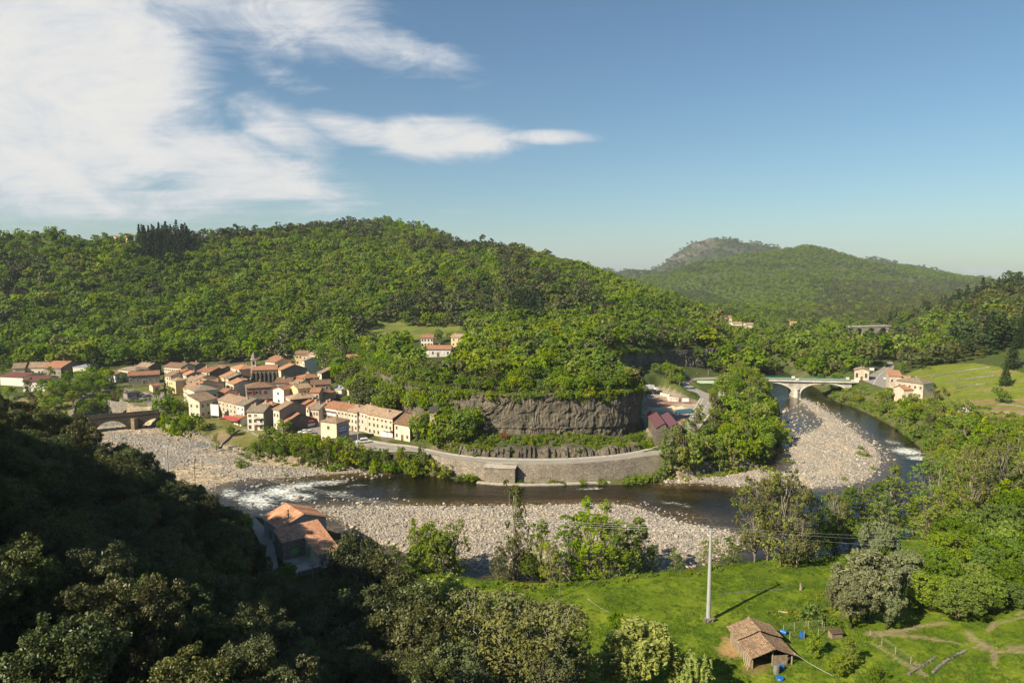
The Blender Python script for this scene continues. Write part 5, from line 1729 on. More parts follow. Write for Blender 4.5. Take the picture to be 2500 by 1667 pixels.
def make_tree(seed, lobes=16, subs=9, per=12, size=.4, H=10.0, rx=3.9, cz=.60, rz=.40, lob=(.34, .52), trunk_r=.22, sides=6, shape='round', sparse=1.0, leafmat=None, barkmat=None, stems=1, twigs=0, up=.3, jit=.75, elong=1.5):
    """a crown of leaf clumps and a trunk with limbs, as two meshes; 10 m nominal height"""
    rng = np.random.default_rng(seed)
    mb = MB()
    Cs, Rs, Os = [], [], []
    heads = []
    for i in range(lobes):
        if shape == 'round':
            d = unit(rng.normal(size=3)); d[2] = abs(d[2]) * 1.0 - .35 if rng.random() < .8 else d[2]
            q = unit(d) * rng.uniform(.42, .72)
            c = np.array([q[0] * rx, q[1] * rx, H * cz + q[2] * H * rz])
            r = rx * rng.uniform(*lob)
        elif shape == 'column':
            k = (i + rng.uniform(0, 1)) / lobes
            w = rng.uniform(0, 6.28)
            rr = rx * rng.uniform(.25, .75) * (1 - .55 * abs(k - .4))
            c = np.array([rr * math.cos(w), rr * math.sin(w), H * (cz - rz) + 2 * rz * H * k])
            r = rx * rng.uniform(*lob) * (1.1 - .55 * k)
        elif shape == 'umbrella':
            w = rng.uniform(0, 6.28); k = rng.uniform(0, 1)
            c = np.array([rx * .8 * math.sqrt(k) * math.cos(w), rx * .8 * math.sqrt(k) * math.sin(w), H * cz + rz * H * (1 - k) + rng.normal(0, .25)])
            r = rx * rng.uniform(*lob)
        elif shape == 'dome':
            d = unit(rng.normal(size=3)); d[2] = abs(d[2])
            q = d * rng.uniform(.35, .78)
            c = np.array([q[0] * rx, q[1] * rx, H * .12 + q[2] * H * .62])
            r = rx * rng.uniform(*lob)
        heads.append((c, r))
    hub = np.array([0, 0, H * cz])
    for c, r in heads:
        n = max(2, int(subs * sparse * rng.uniform(.7, 1.2)))
        o = unit(c - hub + [0, 0, .25 * rx])
        d = unit(rng.normal(size=(n, 3)) + o * .75)
        Cs.append(c + d * r * rng.uniform(.55, 1.0, (n, 1)) * [1, 1, .85]); Rs.append(r * rng.uniform(.28, .5, n)); Os.append(d)
    Cs, Rs, Os = np.concatenate(Cs), np.concatenate(Rs), np.concatenate(Os)
    parts = [leaf_quads(rng, Cs, Rs, per, size, Os, jit, up, elong)]
    tree = None
    if barkmat is not None:
        for s in range(stems):
            w = 6.28 * s / stems
            off = np.array([math.cos(w), math.sin(w), 0]) * (.22 if stems > 1 else 0)
            lean = off * rng.uniform(1, 5) + rng.normal(0, .25, 3) * [1, 1, 0]
            top = np.array([0, 0, H * (cz + (.1 if shape != 'column' else rz * .8))]) + lean
            P = limb_path(rng, off + [0, 0, -.5], top, 7, .05)
            mb.tube(P, list(np.linspace(trunk_r * (1.25 if stems == 1 else .8), trunk_r * .28, 7)), sides)
            mine = [h for j, h in enumerate(heads) if j % stems == s]
            for c, r in mine:
                k = np.clip((c[2] / H - .12) * .75 + rng.uniform(-.08, .04), .12, .9)
                a = P[0] + (np.array(P[-1]) - P[0]) * k
                mb.tube(limb_path(rng, a, c, 4, .16), list(np.linspace(trunk_r * .42 * (1.1 - k), trunk_r * .10, 4)), max(4, sides - 2), cap=False)
                for _ in range(twigs):
                    e = c + unit(rng.normal(size=3) + unit(c - hub) * .9 + [0, 0, .4]) * r * rng.uniform(.8, 1.35)
                    mb.tube(limb_path(rng, a + (c - a) * rng.uniform(.55, 1), e, 4, .2), list(np.linspace(trunk_r * .13, trunk_r * .035, 4)), 3, cap=False)
    crown = leaf_mesh('crown', parts, leafmat)
    trunk = mb.mesh('trunk', [barkmat], True) if barkmat is not None else None
    return crown, trunk


def make_conifer(seed, H=12.0, R=2.6, layers=13, per=10, size=.5, leafmat=None, barkmat=None, arms=9, droop=.25, z0=.08):
    rng = np.random.default_rng(seed)
    Cs, Rs, Os = [], [], []
    for i in range(layers):
        k = (i + .5) / layers
        z = H * (z0 + (1 - z0) * k); rr = R * (1 - k) ** .85
        na = max(3, int(arms * (1 - .6 * k)))
        ph = rng.uniform(0, 6.28)
        for a in range(na):
            w = ph + 6.28 * a / na + rng.normal(0, .15)
            ln = rr * rng.uniform(.75, 1.15)
            for f in (.35, .7, 1.0):
                Cs.append([ln * f * math.cos(w), ln * f * math.sin(w), z - ln * f * droop + rng.normal(0, .08)])
                Rs.append(max(.18, ln * .24)); Os.append([math.cos(w), math.sin(w), .1])
    Cs.append([0, 0, H]); Rs.append(.18); Os.append([0, 0, 1])
    parts = [leaf_quads(rng, np.array(Cs), np.array(Rs), per, size, np.array(Os) * .4, .6, .5, 1.7, .55)]
    mb = MB(); mb.tube([(0, 0, -.5), (0, 0, H * .5), (0, 0, H * .97)], [H * .022, H * .012, .02], 6)
    return leaf_mesh('crown', parts, leafmat), (mb.mesh('trunk', [barkmat], True) if barkmat else None)


def make_willow(seed, leafmat, barkmat, H=13.0, R=4.6, strands=420, per=22, size=.3):
    rng = np.random.default_rng(seed)
    Cs, Rs, Os = [], [], []
    heads = []
    for i in range(26):
        d = unit(rng.normal(size=3)); d[2] = abs(d[2])
        heads.append(np.array([d[0] * R * .72, d[1] * R * .72, H * .5 + d[2] * H * .42]))
    for i in range(strands):
        h = heads[rng.integers(len(heads))]
        p = h + rng.normal(0, .55, 3)
        ln = rng.uniform(1.2, 3.8)
        o = unit(np.array([p[0], p[1], 0.0])) * rng.uniform(.05, .35)
        for k in np.linspace(0, 1, 5):
            Cs.append(p + [o[0] * ln * (k - .5 * k * k), o[1] * ln * (k - .5 * k * k), .5 * ln * .3 * (1 - (1 - k * 2) ** 2) * (k < .5) - ln * max(0, k - .15)])
            Rs.append(.34 - .14 * k); Os.append([o[0], o[1], .1])
    V, T = leaf_quads(rng, np.array(Cs), np.array(Rs), per // 3, size, np.array(Os), .5, .1, 2.2, 1.2)
    mb = MB()
    P = limb_path(rng, (0, 0, -.5), (0, 0, H * .55), 6, .05)
    mb.tube(P, list(np.linspace(.45, .22, 6)), 8)
    for h in heads: mb.tube(limb_path(rng, (0, 0, H * rng.uniform(.3, .55)), h, 4, .15), [.14, .1, .07, .03], 5, cap=False)
    return leaf_mesh('crown', [(V, T)], leafmat), mb.mesh('trunk', [barkmat], True)


L_spring = mat_leaf('spring_leaf', (.092, .134, .009), (.168, .216, .013), .012, .18, .42)
L_mid = mat_leaf('summer_leaf', (.060, .098, .009), (.114, .164, .014), .012, .20, .38)
L_yellow = mat_leaf('yellow_green_leaf', (.108, .132, .010), (.205, .224, .016), .012, .18, .40)
L_oak = mat_leaf('holm_oak_leaf', (.031, .038, .011), (.078, .084, .024), .03, .28, .12, gloss=.03)
L_brown = mat_leaf('budding_leaf', (.058, .064, .018), (.120, .122, .032), .015, .25, .25)
L_pine = mat_leaf('pine_needle', (.018, .032, .012), (.050, .068, .022), .02, .25, .08)
L_spruce = mat_leaf('spruce_needle', (.009, .018, .008), (.026, .042, .014), .02, .25, .06)
L_silver = mat_leaf('silver_leaf', (.062, .076, .034), (.162, .172, .088), .02, .12, .20)
L_willow = mat_leaf('willow_leaf', (.150, .180, .040), (.275, .300, .080), .015, .1, .36)
L_grey = mat_leaf('grey_oak_leaf', (.054, .066, .018), (.122, .132, .042), .03, .18, .16)
L_russet = mat_leaf('russet_leaf', (.10, .042, .018), (.21, .085, .035), .02, .15, .2)
B_grey = mat_bark('grey_bark', (.16, .13, .09), (.27, .225, .165))
B_dark = mat_bark('dark_bark', (.055, .045, .032), (.11, .09, .065))
B_pale = mat_bark('pale_bark', (.17, .145, .105), (.33, .29, .225))

# --- far-off woods: one object each, many small trees set out on the land
PROTO = bpy.data.collections.new('wood_kinds')
PK = []


def proto(name, crown, trunk=None):
    o = bpy.data.objects.new('%02d_%s' % (len(PK), name), crown)
    PROTO.objects.link(o)
    PK.append(o)
    return len(PK) - 1


far_kw = dict(lobes=12, subs=6, per=9, size=.74, lob=(.34, .54), up=.85, jit=.45)
K_SPRING = [proto('spring', make_tree(s, leafmat=L_spring, **far_kw)[0]) for s in (1, 2, 3)]
K_MID = [proto('mid', make_tree(s, leafmat=L_mid, **far_kw)[0]) for s in (4, 5, 6)]
K_YEL = [proto('yellow', make_tree(s, leafmat=L_yellow, **far_kw)[0]) for s in (7, 8)]
K_OAK = [proto('oak', make_tree(s, leafmat=L_oak, **{**far_kw, 'rz': .34})[0]) for s in (9, 10, 11)]
K_BRO = [proto('budding', make_tree(s, leafmat=L_brown, **{**far_kw, 'subs': 4})[0]) for s in (12, 13)]
K_PINE = [proto('pine', make_tree(s, lobes=8, subs=5, per=6, size=.9, shape='umbrella', H=12, rx=2.8, cz=.72, rz=.2, lob=(.35, .5), leafmat=L_pine)[0]) for s in (14, 15)]
K_SPR = [proto('spruce', make_conifer(s, H=15, R=2.7, layers=9, per=3, size=1.0, arms=6, leafmat=L_spruce)[0]) for s in (16, 17)]
K_SHRUB = [proto('shrub', make_tree(s, lobes=9, subs=6, per=9, size=.75, shape='dome', H=6, rx=4, lob=(.3, .5), leafmat=m_)[0]) for s, m_ in ((18, L_spring), (19, L_mid), (20, L_yellow))]


def stuff(name, P, kind_idx, rot, scl, coll, label=None):
    me = bpy.data.meshes.new(name)
    me.vertices.add(len(P))
    me.vertices.foreach_set('co', np.asarray(P, np.float32).ravel())
    for k, typ, v in (('pick', 'INT', np.asarray(kind_idx, np.int32)), ('turn', 'FLOAT_VECTOR', np.asarray(rot, np.float32)), ('size', 'FLOAT_VECTOR', np.asarray(scl, np.float32))):
        a = me.attributes.new(k, typ, 'POINT')
        a.data.foreach_set('vector' if typ == 'FLOAT_VECTOR' else 'value', v.ravel())
    o = obj(name, me)
    ng = bpy.data.node_groups.new(name, 'GeometryNodeTree')
    ng.interface.new_socket('Geometry', in_out='INPUT', socket_type='NodeSocketGeometry')
    ng.interface.new_socket('Geometry', in_out='OUTPUT', socket_type='NodeSocketGeometry')
    N, Lk = ng.nodes, ng.links
    gi, go = N.new('NodeGroupInput'), N.new('NodeGroupOutput')
    iop = N.new('GeometryNodeInstanceOnPoints')
    ci = N.new('GeometryNodeCollectionInfo')
    ci.inputs['Collection'].default_value = coll
    ci.inputs['Separate Children'].default_value = True
    ci.inputs['Reset Children'].default_value = True
    def na(nm, dt):
        n = N.new('GeometryNodeInputNamedAttribute'); n.data_type = dt; n.inputs['Name'].default_value = nm
        return n.outputs['Attribute']
    Lk.new(gi.outputs[0], iop.inputs['Points'])
    Lk.new(ci.outputs[0], iop.inputs['Instance'])
    iop.inputs['Pick Instance'].default_value = True
    Lk.new(na('pick', 'INT'), iop.inputs['Instance Index'])
    e2r = N.new('FunctionNodeEulerToRotation')
    Lk.new(na('turn', 'FLOAT_VECTOR'), e2r.inputs[0])
    Lk.new(e2r.outputs[0], iop.inputs['Rotation'])
    Lk.new(na('size', 'FLOAT_VECTOR'), iop.inputs['Scale'])
    Lk.new(iop.outputs[0], go.inputs[0])
    md = o.modifiers.new('set_out', 'NODES'); md.node_group = ng
    tag(o, label, None, None, 'stuff')
    return o


def jitter_grid(x0, x1, y0, y1, sp, seed):
    rng = np.random.default_rng(seed)
    gx, gy = np.meshgrid(np.arange(x0, x1, sp), np.arange(y0, y1, sp))
    gx = gx + (np.arange(gx.shape[0]) % 2)[:, None] * sp * .5
    return (gx + rng.uniform(-.42, .42, gx.shape) * sp).ravel(), (gy + rng.uniform(-.42, .42, gy.shape) * sp).ravel(), rng


def choose(rng, opts, n):
    """opts: [(list of kinds, weight)]"""
    flat = [(k, w / len(ks)) for ks, w in opts for k in ks]
    p = np.array([w for _, w in flat]); p /= p.sum()
    return rng.choice([k for k, _ in flat], n, p=p)


def Cu(i, u, col):
    return np.interp(np.clip(u, -.95, .95), CURVES[i][:, 0], CURVES[i][:, col])


def house_mask(x, y, pad=3.0):
    m = np.zeros(len(x), bool)
    for r, A, B, L, D, g, h, rz in HOUSES:
        dx, dy = x - A[0], y - A[1]
        a = dx * math.cos(rz) + dy * math.sin(rz); b = -dx * math.sin(rz) + dy * math.cos(rz)
        m |= (a > -pad) & (a < L + pad) & (b > -pad * 2.2) & (b < D + pad)
    return m


DARKPLOT = zl('a', [(640, 165), (700, 150), (850, 158), (872, 200), (842, 325), (765, 322), (650, 290), (630, 200)])
OAKS = [zl('a', [(1780, 480), (1960, 430), (2200, 400), (2352, 410), (2352, 560), (2150, 600), (1950, 585), (1790, 545)]), zl('b', [(165, 148), (265, 150), (335, 260), (430, 290), (560, 345), (680, 420), (640, 470), (480, 450), (300, 430), (205, 330)]),
        zl('a', [(640, 140), (900, 150), (1500, 90), (1740, 95), (1760, 190), (1640, 190), (1500, 150), (1250, 170), (900, 200)]), zl('a', [(1860, 210), (2352, 190), (2352, 260), (1900, 260)]), zl('a', [(0, 250), (160, 230), (250, 330), (150, 480), (0, 500)])]
SPRUCES = zl('b', [(240, 405), (380, 405), (390, 490), (240, 490)])
# near hills on both sides
x, y, rng = jitter_grid(-640, 560, 395, 990, 6.1, 41)
u = x / y
k = (np.abs(u) < .86) & (y > np.where(u < -.25, Cu(11, u, 1) - 55, np.where(u > .27, np.minimum(412, Cu(11, u, 1) - 14), Cu(11, u, 1) - 2))) & (y < Cu(13, u, 1) + 34)
x, y, u = x[k], y[k], u[k]
z = zfun(x, y); px, py = project(np.stack([x, y, z + 4], 1))
k = ~((px > 2085) & (px < 2182) & (y < 648) & (project(np.stack([x, y, z + 9], 1))[1] < 826)) & ~inside(CLEARING, px, py + 3) & ~house_mask(x, y, 4) & ~inside(FIELD, px, py)
k &= ~((sdist(MESA, x, y, 10) > 0) & (y < 372)) & (sdist(RIVER, x, y, 20) < -4)
fr = np.vstack([FAR_A[:, :2], FAR_B[::-1, :2]])
k &= sdist(fr, x, y, 20) < -4
x, y, u, z, px, py = x[k], y[k], u[k], z[k], px[k], py[k]
n = len(x)
n3 = fbm(x / 55, y / 90, 301, 3); n4 = fbm(x / 24, y / 40, 302, 3)
kind = choose(rng, [(K_SPRING, .52), (K_MID, .30), (K_YEL, .10), (K_BRO, .08)], n)
low = py > 740
kind = np.where(low & (n4 > -.1), choose(rng, [(K_MID, .7), (K_SPRING, .25), (K_YEL, .05)], n), kind)
kind = np.where((px < 600) & (n3 > -.02) & ~low, choose(rng, [(K_MID, .75), (K_SPRING, .1), (K_OAK, .15)], n), kind)
kind = np.where(n3 + n4 > .31, choose(rng, [(K_OAK, .8), (K_MID, .2)], n), kind)
kind = np.where((n3 < -.14) & (px < 1750), choose(rng, [(K_SPRING, .55), (K_YEL, .3), (K_BRO, .15)], n), kind)
for q in OAKS:
    kind = np.where(inside(q, px, py) & (rng.random(n) < .8), choose(rng, [(K_OAK, .75), (K_BRO, .1), (K_PINE, .15)], n), kind)
right = (px > 2060) & (y < 900)
kind = np.where(right, choose(rng, [(K_OAK, .50), (K_BRO, .26), (K_MID, .12), (K_PINE, .12)], n), kind)
kind = np.where(right & (n4 > .06), choose(rng, [(K_SPRING, .3), (K_MID, .5), (K_BRO, .2)], n), kind)
kind = np.where(right & (px > 2290) & (n3 > .02) & (py < 850), choose(rng, [(K_SPR, .5), (K_PINE, .5)], n), kind)
flat_ = (px > 1690) & (px < 2120) & (y < 900)
kind = np.where(flat_, choose(rng, [(K_SPRING, .40), (K_MID, .34), (K_YEL, .14), (K_BRO, .12)], n), kind)
dp = inside(DARKPLOT, px, py) | inside(SPRUCES, px, py)
kind = np.where(dp, choose(rng, [(K_SPR, 1)], n), kind)
sc = .86 * np.exp(rng.normal(0, .28, n)).clip(.5, 1.8) * np.where(flat_ | low, 1.12, 1) * np.where(py < 600, .85, 1)
sc = np.where(dp, rng.uniform(.9, 1.25, n), sc)
open_ = (fbm(x / 20, y / 30, 305, 3) > .20) & ~low & (rng.random(n) < .75)
right_open = right & (fbm(x / 16, y / 26, 306, 3) > .10) & (rng.random(n) < .7)
sc = np.where((open_ | right_open) & ~dp, sc * .45, sc)
stuff('hillside_forest', np.stack([x, y, z - .4], 1), kind, np.stack([0 * x, 0 * x, rng.uniform(0, 6.28, n)], 1), np.stack([sc * rng.uniform(1.0, 1.28, n), sc * rng.uniform(1.0, 1.28, n), sc * rng.uniform(.8, 1.2, n)], 1), PROTO)
# the wide hill up the valley and the mountain behind it
P, Kd, S = [], [], []
for (x0, x1, y0, y1, sp, sd, s0) in ((-100, 1750, 850, 2420, 11.5, 43, 1.12), (300, 2700, 2700, 3700, 25, 44, 1.9)):
    x, y, rng = jitter_grid(x0, x1, y0, y1, sp, sd)
    u = x / y
    k = (u > .02) & (u < .8)
    x, y, u = x[k], y[k], u[k]
    z = zfun(x, y); px, py = project(np.stack([x, y, z], 1))
    if sd == 43:
        k = (y < Cu(18, u, 1) + 30) & (px > 1340) & (y > Cu(13, u, 1) + 30)
        f = fbm(x / 60, y / 160, 95, 3)
        k &= ~((f > .17) & (y > 1700) & (rng.random(len(x)) < .8))
    else:
        k = (y < Cu(20, u, 1) + 40) & (px > 1350) & (px < 2420) & (rng.random(len(x)) < .75) & ~((px > 1610) & (px < 1740) & (py < 640) & (rng.random(len(x)) < .8))
    x, y, z, px, py = x[k], y[k], z[k], px[k], py[k]
    n = len(x)
    n3 = fbm(x / 150, y / 300, 311, 4)
    kk = choose(rng, [(K_SPRING, .58), (K_MID, .26), (K_YEL, .06), (K_BRO, .06), (K_OAK, .04)], n)
    kk = np.where(n3 > .07, choose(rng, [(K_OAK, .45), (K_MID, .45), (K_BRO, .1)], n), kk)
    if sd == 43:
        kk = np.where((px > 1990) & (py > 690) & (rng.random(n) < .8), choose(rng, [(K_OAK, .6), (K_BRO, .4)], n), kk)
    if sd == 44: kk = np.where(rng.random(n) < .8, choose(rng, [(K_OAK, .75), (K_PINE, .0), (K_MID, .25)], n), kk)
    s = rng.uniform(.7, 1.25, n) * s0
    P.append(np.stack([x, y, z - .5], 1)); Kd.append(kk); S.append(np.stack([s, s, s * .8], 1))
P, Kd, S = np.concatenate(P), np.concatenate(Kd), np.concatenate(S)
stuff('distant_forest', P, Kd, np.stack([0 * P[:, 0], 0 * P[:, 0], RNG.uniform(0, 6.28, len(P))], 1), S, PROTO)

# --- trees that can be told apart: each one a thing with a trunk and a crown
mid_kw = dict(lobes=16, subs=8, per=13, size=.46, sides=5, cz=.53, rz=.45)
SPEC = {}


def spec(key, name, cat, builds, Hn):
    SPEC[key] = dict(name=name, cat=cat, meshes=builds, H=Hn, n=0)


spec('broad', 'broadleaf_tree', 'tree', [make_tree(100 + i, leafmat=m_, barkmat=B_grey, **mid_kw) for i, m_ in enumerate((L_spring, L_spring, L_mid, L_mid, L_yellow, L_spring))], 10)
spec('dark', 'broadleaf_tree', 'tree', [make_tree(110 + i, leafmat=L_mid, barkmat=B_grey, **mid_kw) for i in range(3)], 10)
spec('oakmid', 'holm_oak', 'oak', [make_tree(120 + i, leafmat=L_oak, barkmat=B_dark, **{**mid_kw, 'rz': .36}) for i in range(3)], 10)
spec('alder', 'riverside_tree', 'tree', [make_tree(130 + i, lobes=20, subs=7, per=12, size=.40, shape='column', rx=3.0, cz=.55, rz=.42, lob=(.36, .55), leafmat=m_, barkmat=B_grey, stems=2, sides=5, twigs=1) for i, m_ in enumerate((L_spring, L_mid, L_brown, L_spring, L_yellow))], 10)
spec('shrub', 'shrub', 'shrub', [make_tree(140 + i, lobes=12, subs=8, per=14, size=.36, shape='dome', H=5, rx=3.2, lob=(.3, .48), leafmat=m_, barkmat=B_dark, trunk_r=.08, stems=3, sides=4) for i, m_ in enumerate((L_spring, L_mid, L_yellow, L_spring))], 5)
spec('pine', 'pine_tree', 'pine', [make_tree(150 + i, lobes=11, subs=6, per=9, size=.5, shape='umbrella', H=12, rx=3.0, cz=.68, rz=.24, lob=(.32, .5), trunk_r=.2, leafmat=L_pine, barkmat=B_dark, sides=5) for i in range(4)], 12)
spec('spruce', 'dark_conifer', 'conifer', [make_conifer(160 + i, H=15, R=4.2, layers=16, per=9, size=.5, leafmat=L_spruce, barkmat=B_dark) for i in range(2)], 15)
spec('cypress', 'cypress_tree', 'cypress', [make_tree(165, lobes=26, subs=7, per=12, size=.28, shape='column', H=12, rx=.95, cz=.5, rz=.47, lob=(.4, .6), leafmat=L_spruce, barkmat=B_dark, sides=5)], 12)
near_kw = dict(lobes=26, subs=13, per=34, size=.20, sides=8, twigs=2, lob=(.28, .44), cz=.54, rz=.44)
spec('oaknear', 'holm_oak', 'oak', [make_tree(170 + i, leafmat=L_oak, barkmat=B_dark, **{**near_kw, 'rz': .42, 'elong': 1.7, 'size': .155, 'per': 50, 'cz': .56}) for i in range(4)], 10)
spec('greyoak', 'grey_oak', 'oak', [make_tree(180 + i, leafmat=L_grey, barkmat=mat_bark('lichen_bark', (.30, .27, .21), (.48, .44, .36)), **{**near_kw, 'subs': 11, 'per': 26, 'twigs': 4, 'size': .17}) for i in range(2)], 10)
spec('neartree', 'leafy_tree', 'tree', [make_tree(190 + i, leafmat=m_, barkmat=B_grey, **{**near_kw, 'size': .25, 'per': 26}) for i, m_ in enumerate((L_spring, L_mid, L_mid))], 10)
spec('tallthin', 'slender_tree', 'tree', [make_tree(200 + i, lobes=28, subs=8, per=17, size=.18, shape='column', rx=2.5, cz=.58, rz=.40, lob=(.34, .55), trunk_r=.15, leafmat=m_, barkmat=b_, stems=1, sides=6, twigs=3) for i, (m_, b_) in enumerate(((L_spring, B_grey), (L_mid, B_grey), (L_brown, B_pale), (L_yellow, B_grey)))], 10)
spec('sparse', 'bare_branched_tree', 'tree', [make_tree(210 + i, lobes=24, subs=7, per=20, size=.19, shape='column', rx=3.4, cz=.60, rz=.38, lob=(.30, .5), trunk_r=.17, leafmat=m_, barkmat=B_pale, stems=2, sides=6, twigs=9) for i, m_ in enumerate((L_brown, L_yellow, L_mid))], 10)
spec('silver', 'silver_willow', 'willow', [make_tree(220 + i, leafmat=L_silver, barkmat=B_dark, lobes=30, subs=13, per=30, size=.19, sides=7, twigs=1, lob=(.20, .34), rx=4.4, elong=2.1) for i in range(2)], 10)
spec('willow', 'weeping_willow', 'willow', [make_willow(230, L_willow, B_grey)], 13)
spec('fruit', 'fruit_tree', 'tree', [make_tree(240 + i, leafmat=L_spring, barkmat=B_grey, lobes=16, subs=14, per=34, size=.24, rx=3.3, H=10, shape='column', cz=.56, rz=.38, lob=(.3, .45), trunk_r=.14) for i in range(1)], 10)
spec('russet', 'russet_shrub', 'shrub', [make_tree(250, lobes=12, subs=8, per=12, size=.3, shape='dome', H=5, rx=3, lob=(.3, .45), leafmat=L_russet, barkmat=B_dark, trunk_r=.07, stems=3, sides=4)], 5)
TREES = []


def tree(key, x, y, h, label, group=None, z=None, var=None, wide=1.0, rz=None, name=None):
    s = SPEC[key]
    i = (s['n'] * 7 + 3) % len(s['meshes']) if var is None else var
    s['n'] += 1
    crown, trunk = s['meshes'][i]
    gz = zat(x, y) if z is None else z
    k = h / s['H']
    o = thing(name or s['name'], label, s['cat'], (x, y, gz - .15), RNG.uniform(0, 6.28) if rz is None else rz, group)
    o.scale = (k * wide * RNG.uniform(.92, 1.08), k * wide * RNG.uniform(.92, 1.08), k)
    if trunk is not None: obj('trunk', trunk, o)
    obj('crown', crown, o)
    TREES.append((x, y, h))
    return o


def scatter(poly, sp, seed, margin=0.0):
    poly = np.asarray(poly)
    x, y, rng = jitter_grid(poly[:, 0].min(), poly[:, 0].max(), poly[:, 1].min(), poly[:, 1].max(), sp, seed)
    k = inside(poly, x, y) & ~house_mask(x, y, 2.0)
    for a, b in ((MAIN_A, MAIN_B), (BEND_A, BEND_B), (FAR_A, FAR_B), (LANE_A, LANE_B)):
        k &= sdist(np.vstack([a[:, :2], b[::-1, :2]]), x, y, 20) < -2.2
    k &= sdist(YARD, x, y, 20) < -2
    return x[k], y[k], rng


def crowd(poly, sp, seed, kinds, hr, label, group, off=-3.0, limit=None, wide=1.0, test=None):
    x, y, rng = scatter(poly, sp, seed)
    k = sdist(RIVER, x, y, 30) < off
    if test is not None: k &= test(x, y)
    x, y = x[k], y[k]
    z = zfun(x, y)
    for i in np.argsort(y)[:limit]:
        kd = kinds[rng.integers(len(kinds))]
        tree(kd, x[i], y[i], rng.uniform(*hr), label, group, z[i], wide=wide)


WP = world_poly
# trees on the basalt table
def mesa_vis(x, y):
    sd = sdist(MESA, x, y, 40)
    return (sd > 1.5) & (y < 272)
n4f = lambda x, y: fbm(x / 22, y / 22, 321, 3)
mp_ = MESA.copy()
xs, yys, rng = scatter(mp_, 6.3, 51)
k = mesa_vis(xs, yys) & (xs / yys > -.27)
xs, yys = xs[k], yys[k]; zs = zfun(xs, yys)
for i in np.argsort(yys):
    v = n4f(xs[i:i + 1], yys[i:i + 1])[0]
    e = sdist(MESA, xs[i:i + 1], yys[i:i + 1], 40)[0]
    kd = 'oakmid' if v > .14 or rng.random() < .10 else ('dark' if (e < 12 and rng.random() < .7) or v < -.16 else 'broad')
    tree(kd, xs[i], yys[i], rng.uniform(7.5, 11) * (1.0 if e > 5 else .85), {'oakmid': 'dark olive oak among the bright trees on top of the basalt cliff', 'dark': 'deep green leafy tree along the rim of the basalt cliff', 'broad': 'bright spring green tree on top of the basalt cliff'}[kd], 'trees on the basalt table', zs[i])
# behind them on the table: far-off wood
x, y, rng = jitter_grid(-110, 200, 272, 520, 6.6, 52)
u = x / y
z = zfun(x, y); px, py = project(np.stack([x, y, z + 3], 1))
k = (sdist(MESA, x, y, 10) > 1.5) & ~house_mask(x, y, 5) & ~inside(CLEARING, px, py) & (y < Cu(11, u, 1) + 4)
k &= ~((px > 1000) & (px < 1130) & (py > 805) & (py < 872)) & ~((px > 925) & (px < 985) & (py > 812) & (py < 842))
ty = project(np.stack([x, y, z + 10], 1))[1]
k &= ~((px > 1026) & (px < 1116) & (ty < 862) & (y < 440)) & ~((px > 1020) & (px < 1062) & (ty < 840) & (y < 470)) & ~((px > 1095) & (px < 1132) & (ty < 838) & (y < 470))
x, y, z = x[k], y[k], z[k]; n = len(x)
v = fbm(x / 26, y / 26, 322, 3)
kind = choose(rng, [(K_SPRING, .42), (K_YEL, .43), (K_MID, .15)], n)
kind = np.where(v > .10, choose(rng, [(K_OAK, .6), (K_MID, .4)], n), kind)
kind = np.where(u[k] > .13, choose(rng, [(K_OAK, .5), (K_MID, .5)], n), kind)
s = rng.uniform(.75, 1.3, n)
stuff('plateau_woods', np.stack([x, y, z - .3], 1), kind, np.stack([0 * x, 0 * x, rng.uniform(0, 6.28, n)], 1), np.stack([s, s, s], 1), PROTO)
# hanging shrubs and ivy along the rim and the foot of the cliff
xe, se = resample(edge, 2.3)
for i, p in enumerate(xe):
    if p[1] > 400: continue
    h = RNG.uniform(2.6, 5.4)
    if p[0] < -22:
        h = RNG.uniform(6, 9.5)
        tree('shrub', p[0] + RNG.normal(0, .6) + 1.0, p[1] - RNG.uniform(.2, 1.4), h, 'creeper covered tree clinging to the left part of the cliff', 'trees clinging to the cliff', float(mesa_top(p[0], p[1])) - RNG.uniform(4, 9), wide=.8)
        if RNG.random() < .6: tree('dark', p[0] + 3.2, p[1] + 1.5, RNG.uniform(6, 9), 'tree along the left rim of the basalt table above the village', 'trees above the village')
        continue
    if i % 2 and p[1] < 262: tree('dark' if RNG.random() < .6 else 'broad', p[0] + RNG.normal(0, .5), p[1] + 3.4, RNG.uniform(6.5, 9), 'leafy tree leaning out at the very edge of the basalt cliff', 'trees at the cliff edge', float(mesa_top(p[0], p[1])) - .4)
    tree('shrub', p[0] + RNG.normal(0, .6), p[1] + RNG.uniform(.4, 2.0), h, 'leafy shrub hanging over the rim of the basalt cliff', 'rim shrubs', float(mesa_top(p[0], p[1])) - RNG.uniform(.6, 2.4))
crowd(np.array([(-30, 243), (-14, 244), (10, 243.5), (35, 245), (48, 250), (57, 264), (54, 272), (47, 259), (36, 251.5), (6, 247.5), (-14, 249.5), (-24, 255)]), 2.7, 53, ['shrub'], (1.4, 3.0), 'green shrub on the ledge between the two rock faces', 'shrubs below the cliff', -5)
crowd(np.array([(-36, 249), (-18, 243), (-12, 251), (-20, 255), (-30, 262), (-42, 272)]), 2.8, 54, ['shrub', 'broad', 'broad'], (7, 13), 'light green tree between the old cottages and the cliff', 'trees beside the turret')
crowd(np.array([(44, 250), (56, 250), (60, 272), (54, 290), (50, 262)]), 3.6, 55, ['shrub', 'dark'], (3, 5.5), 'dark leafy bush at the right foot of the cliff', 'bushes at the cliff corner')
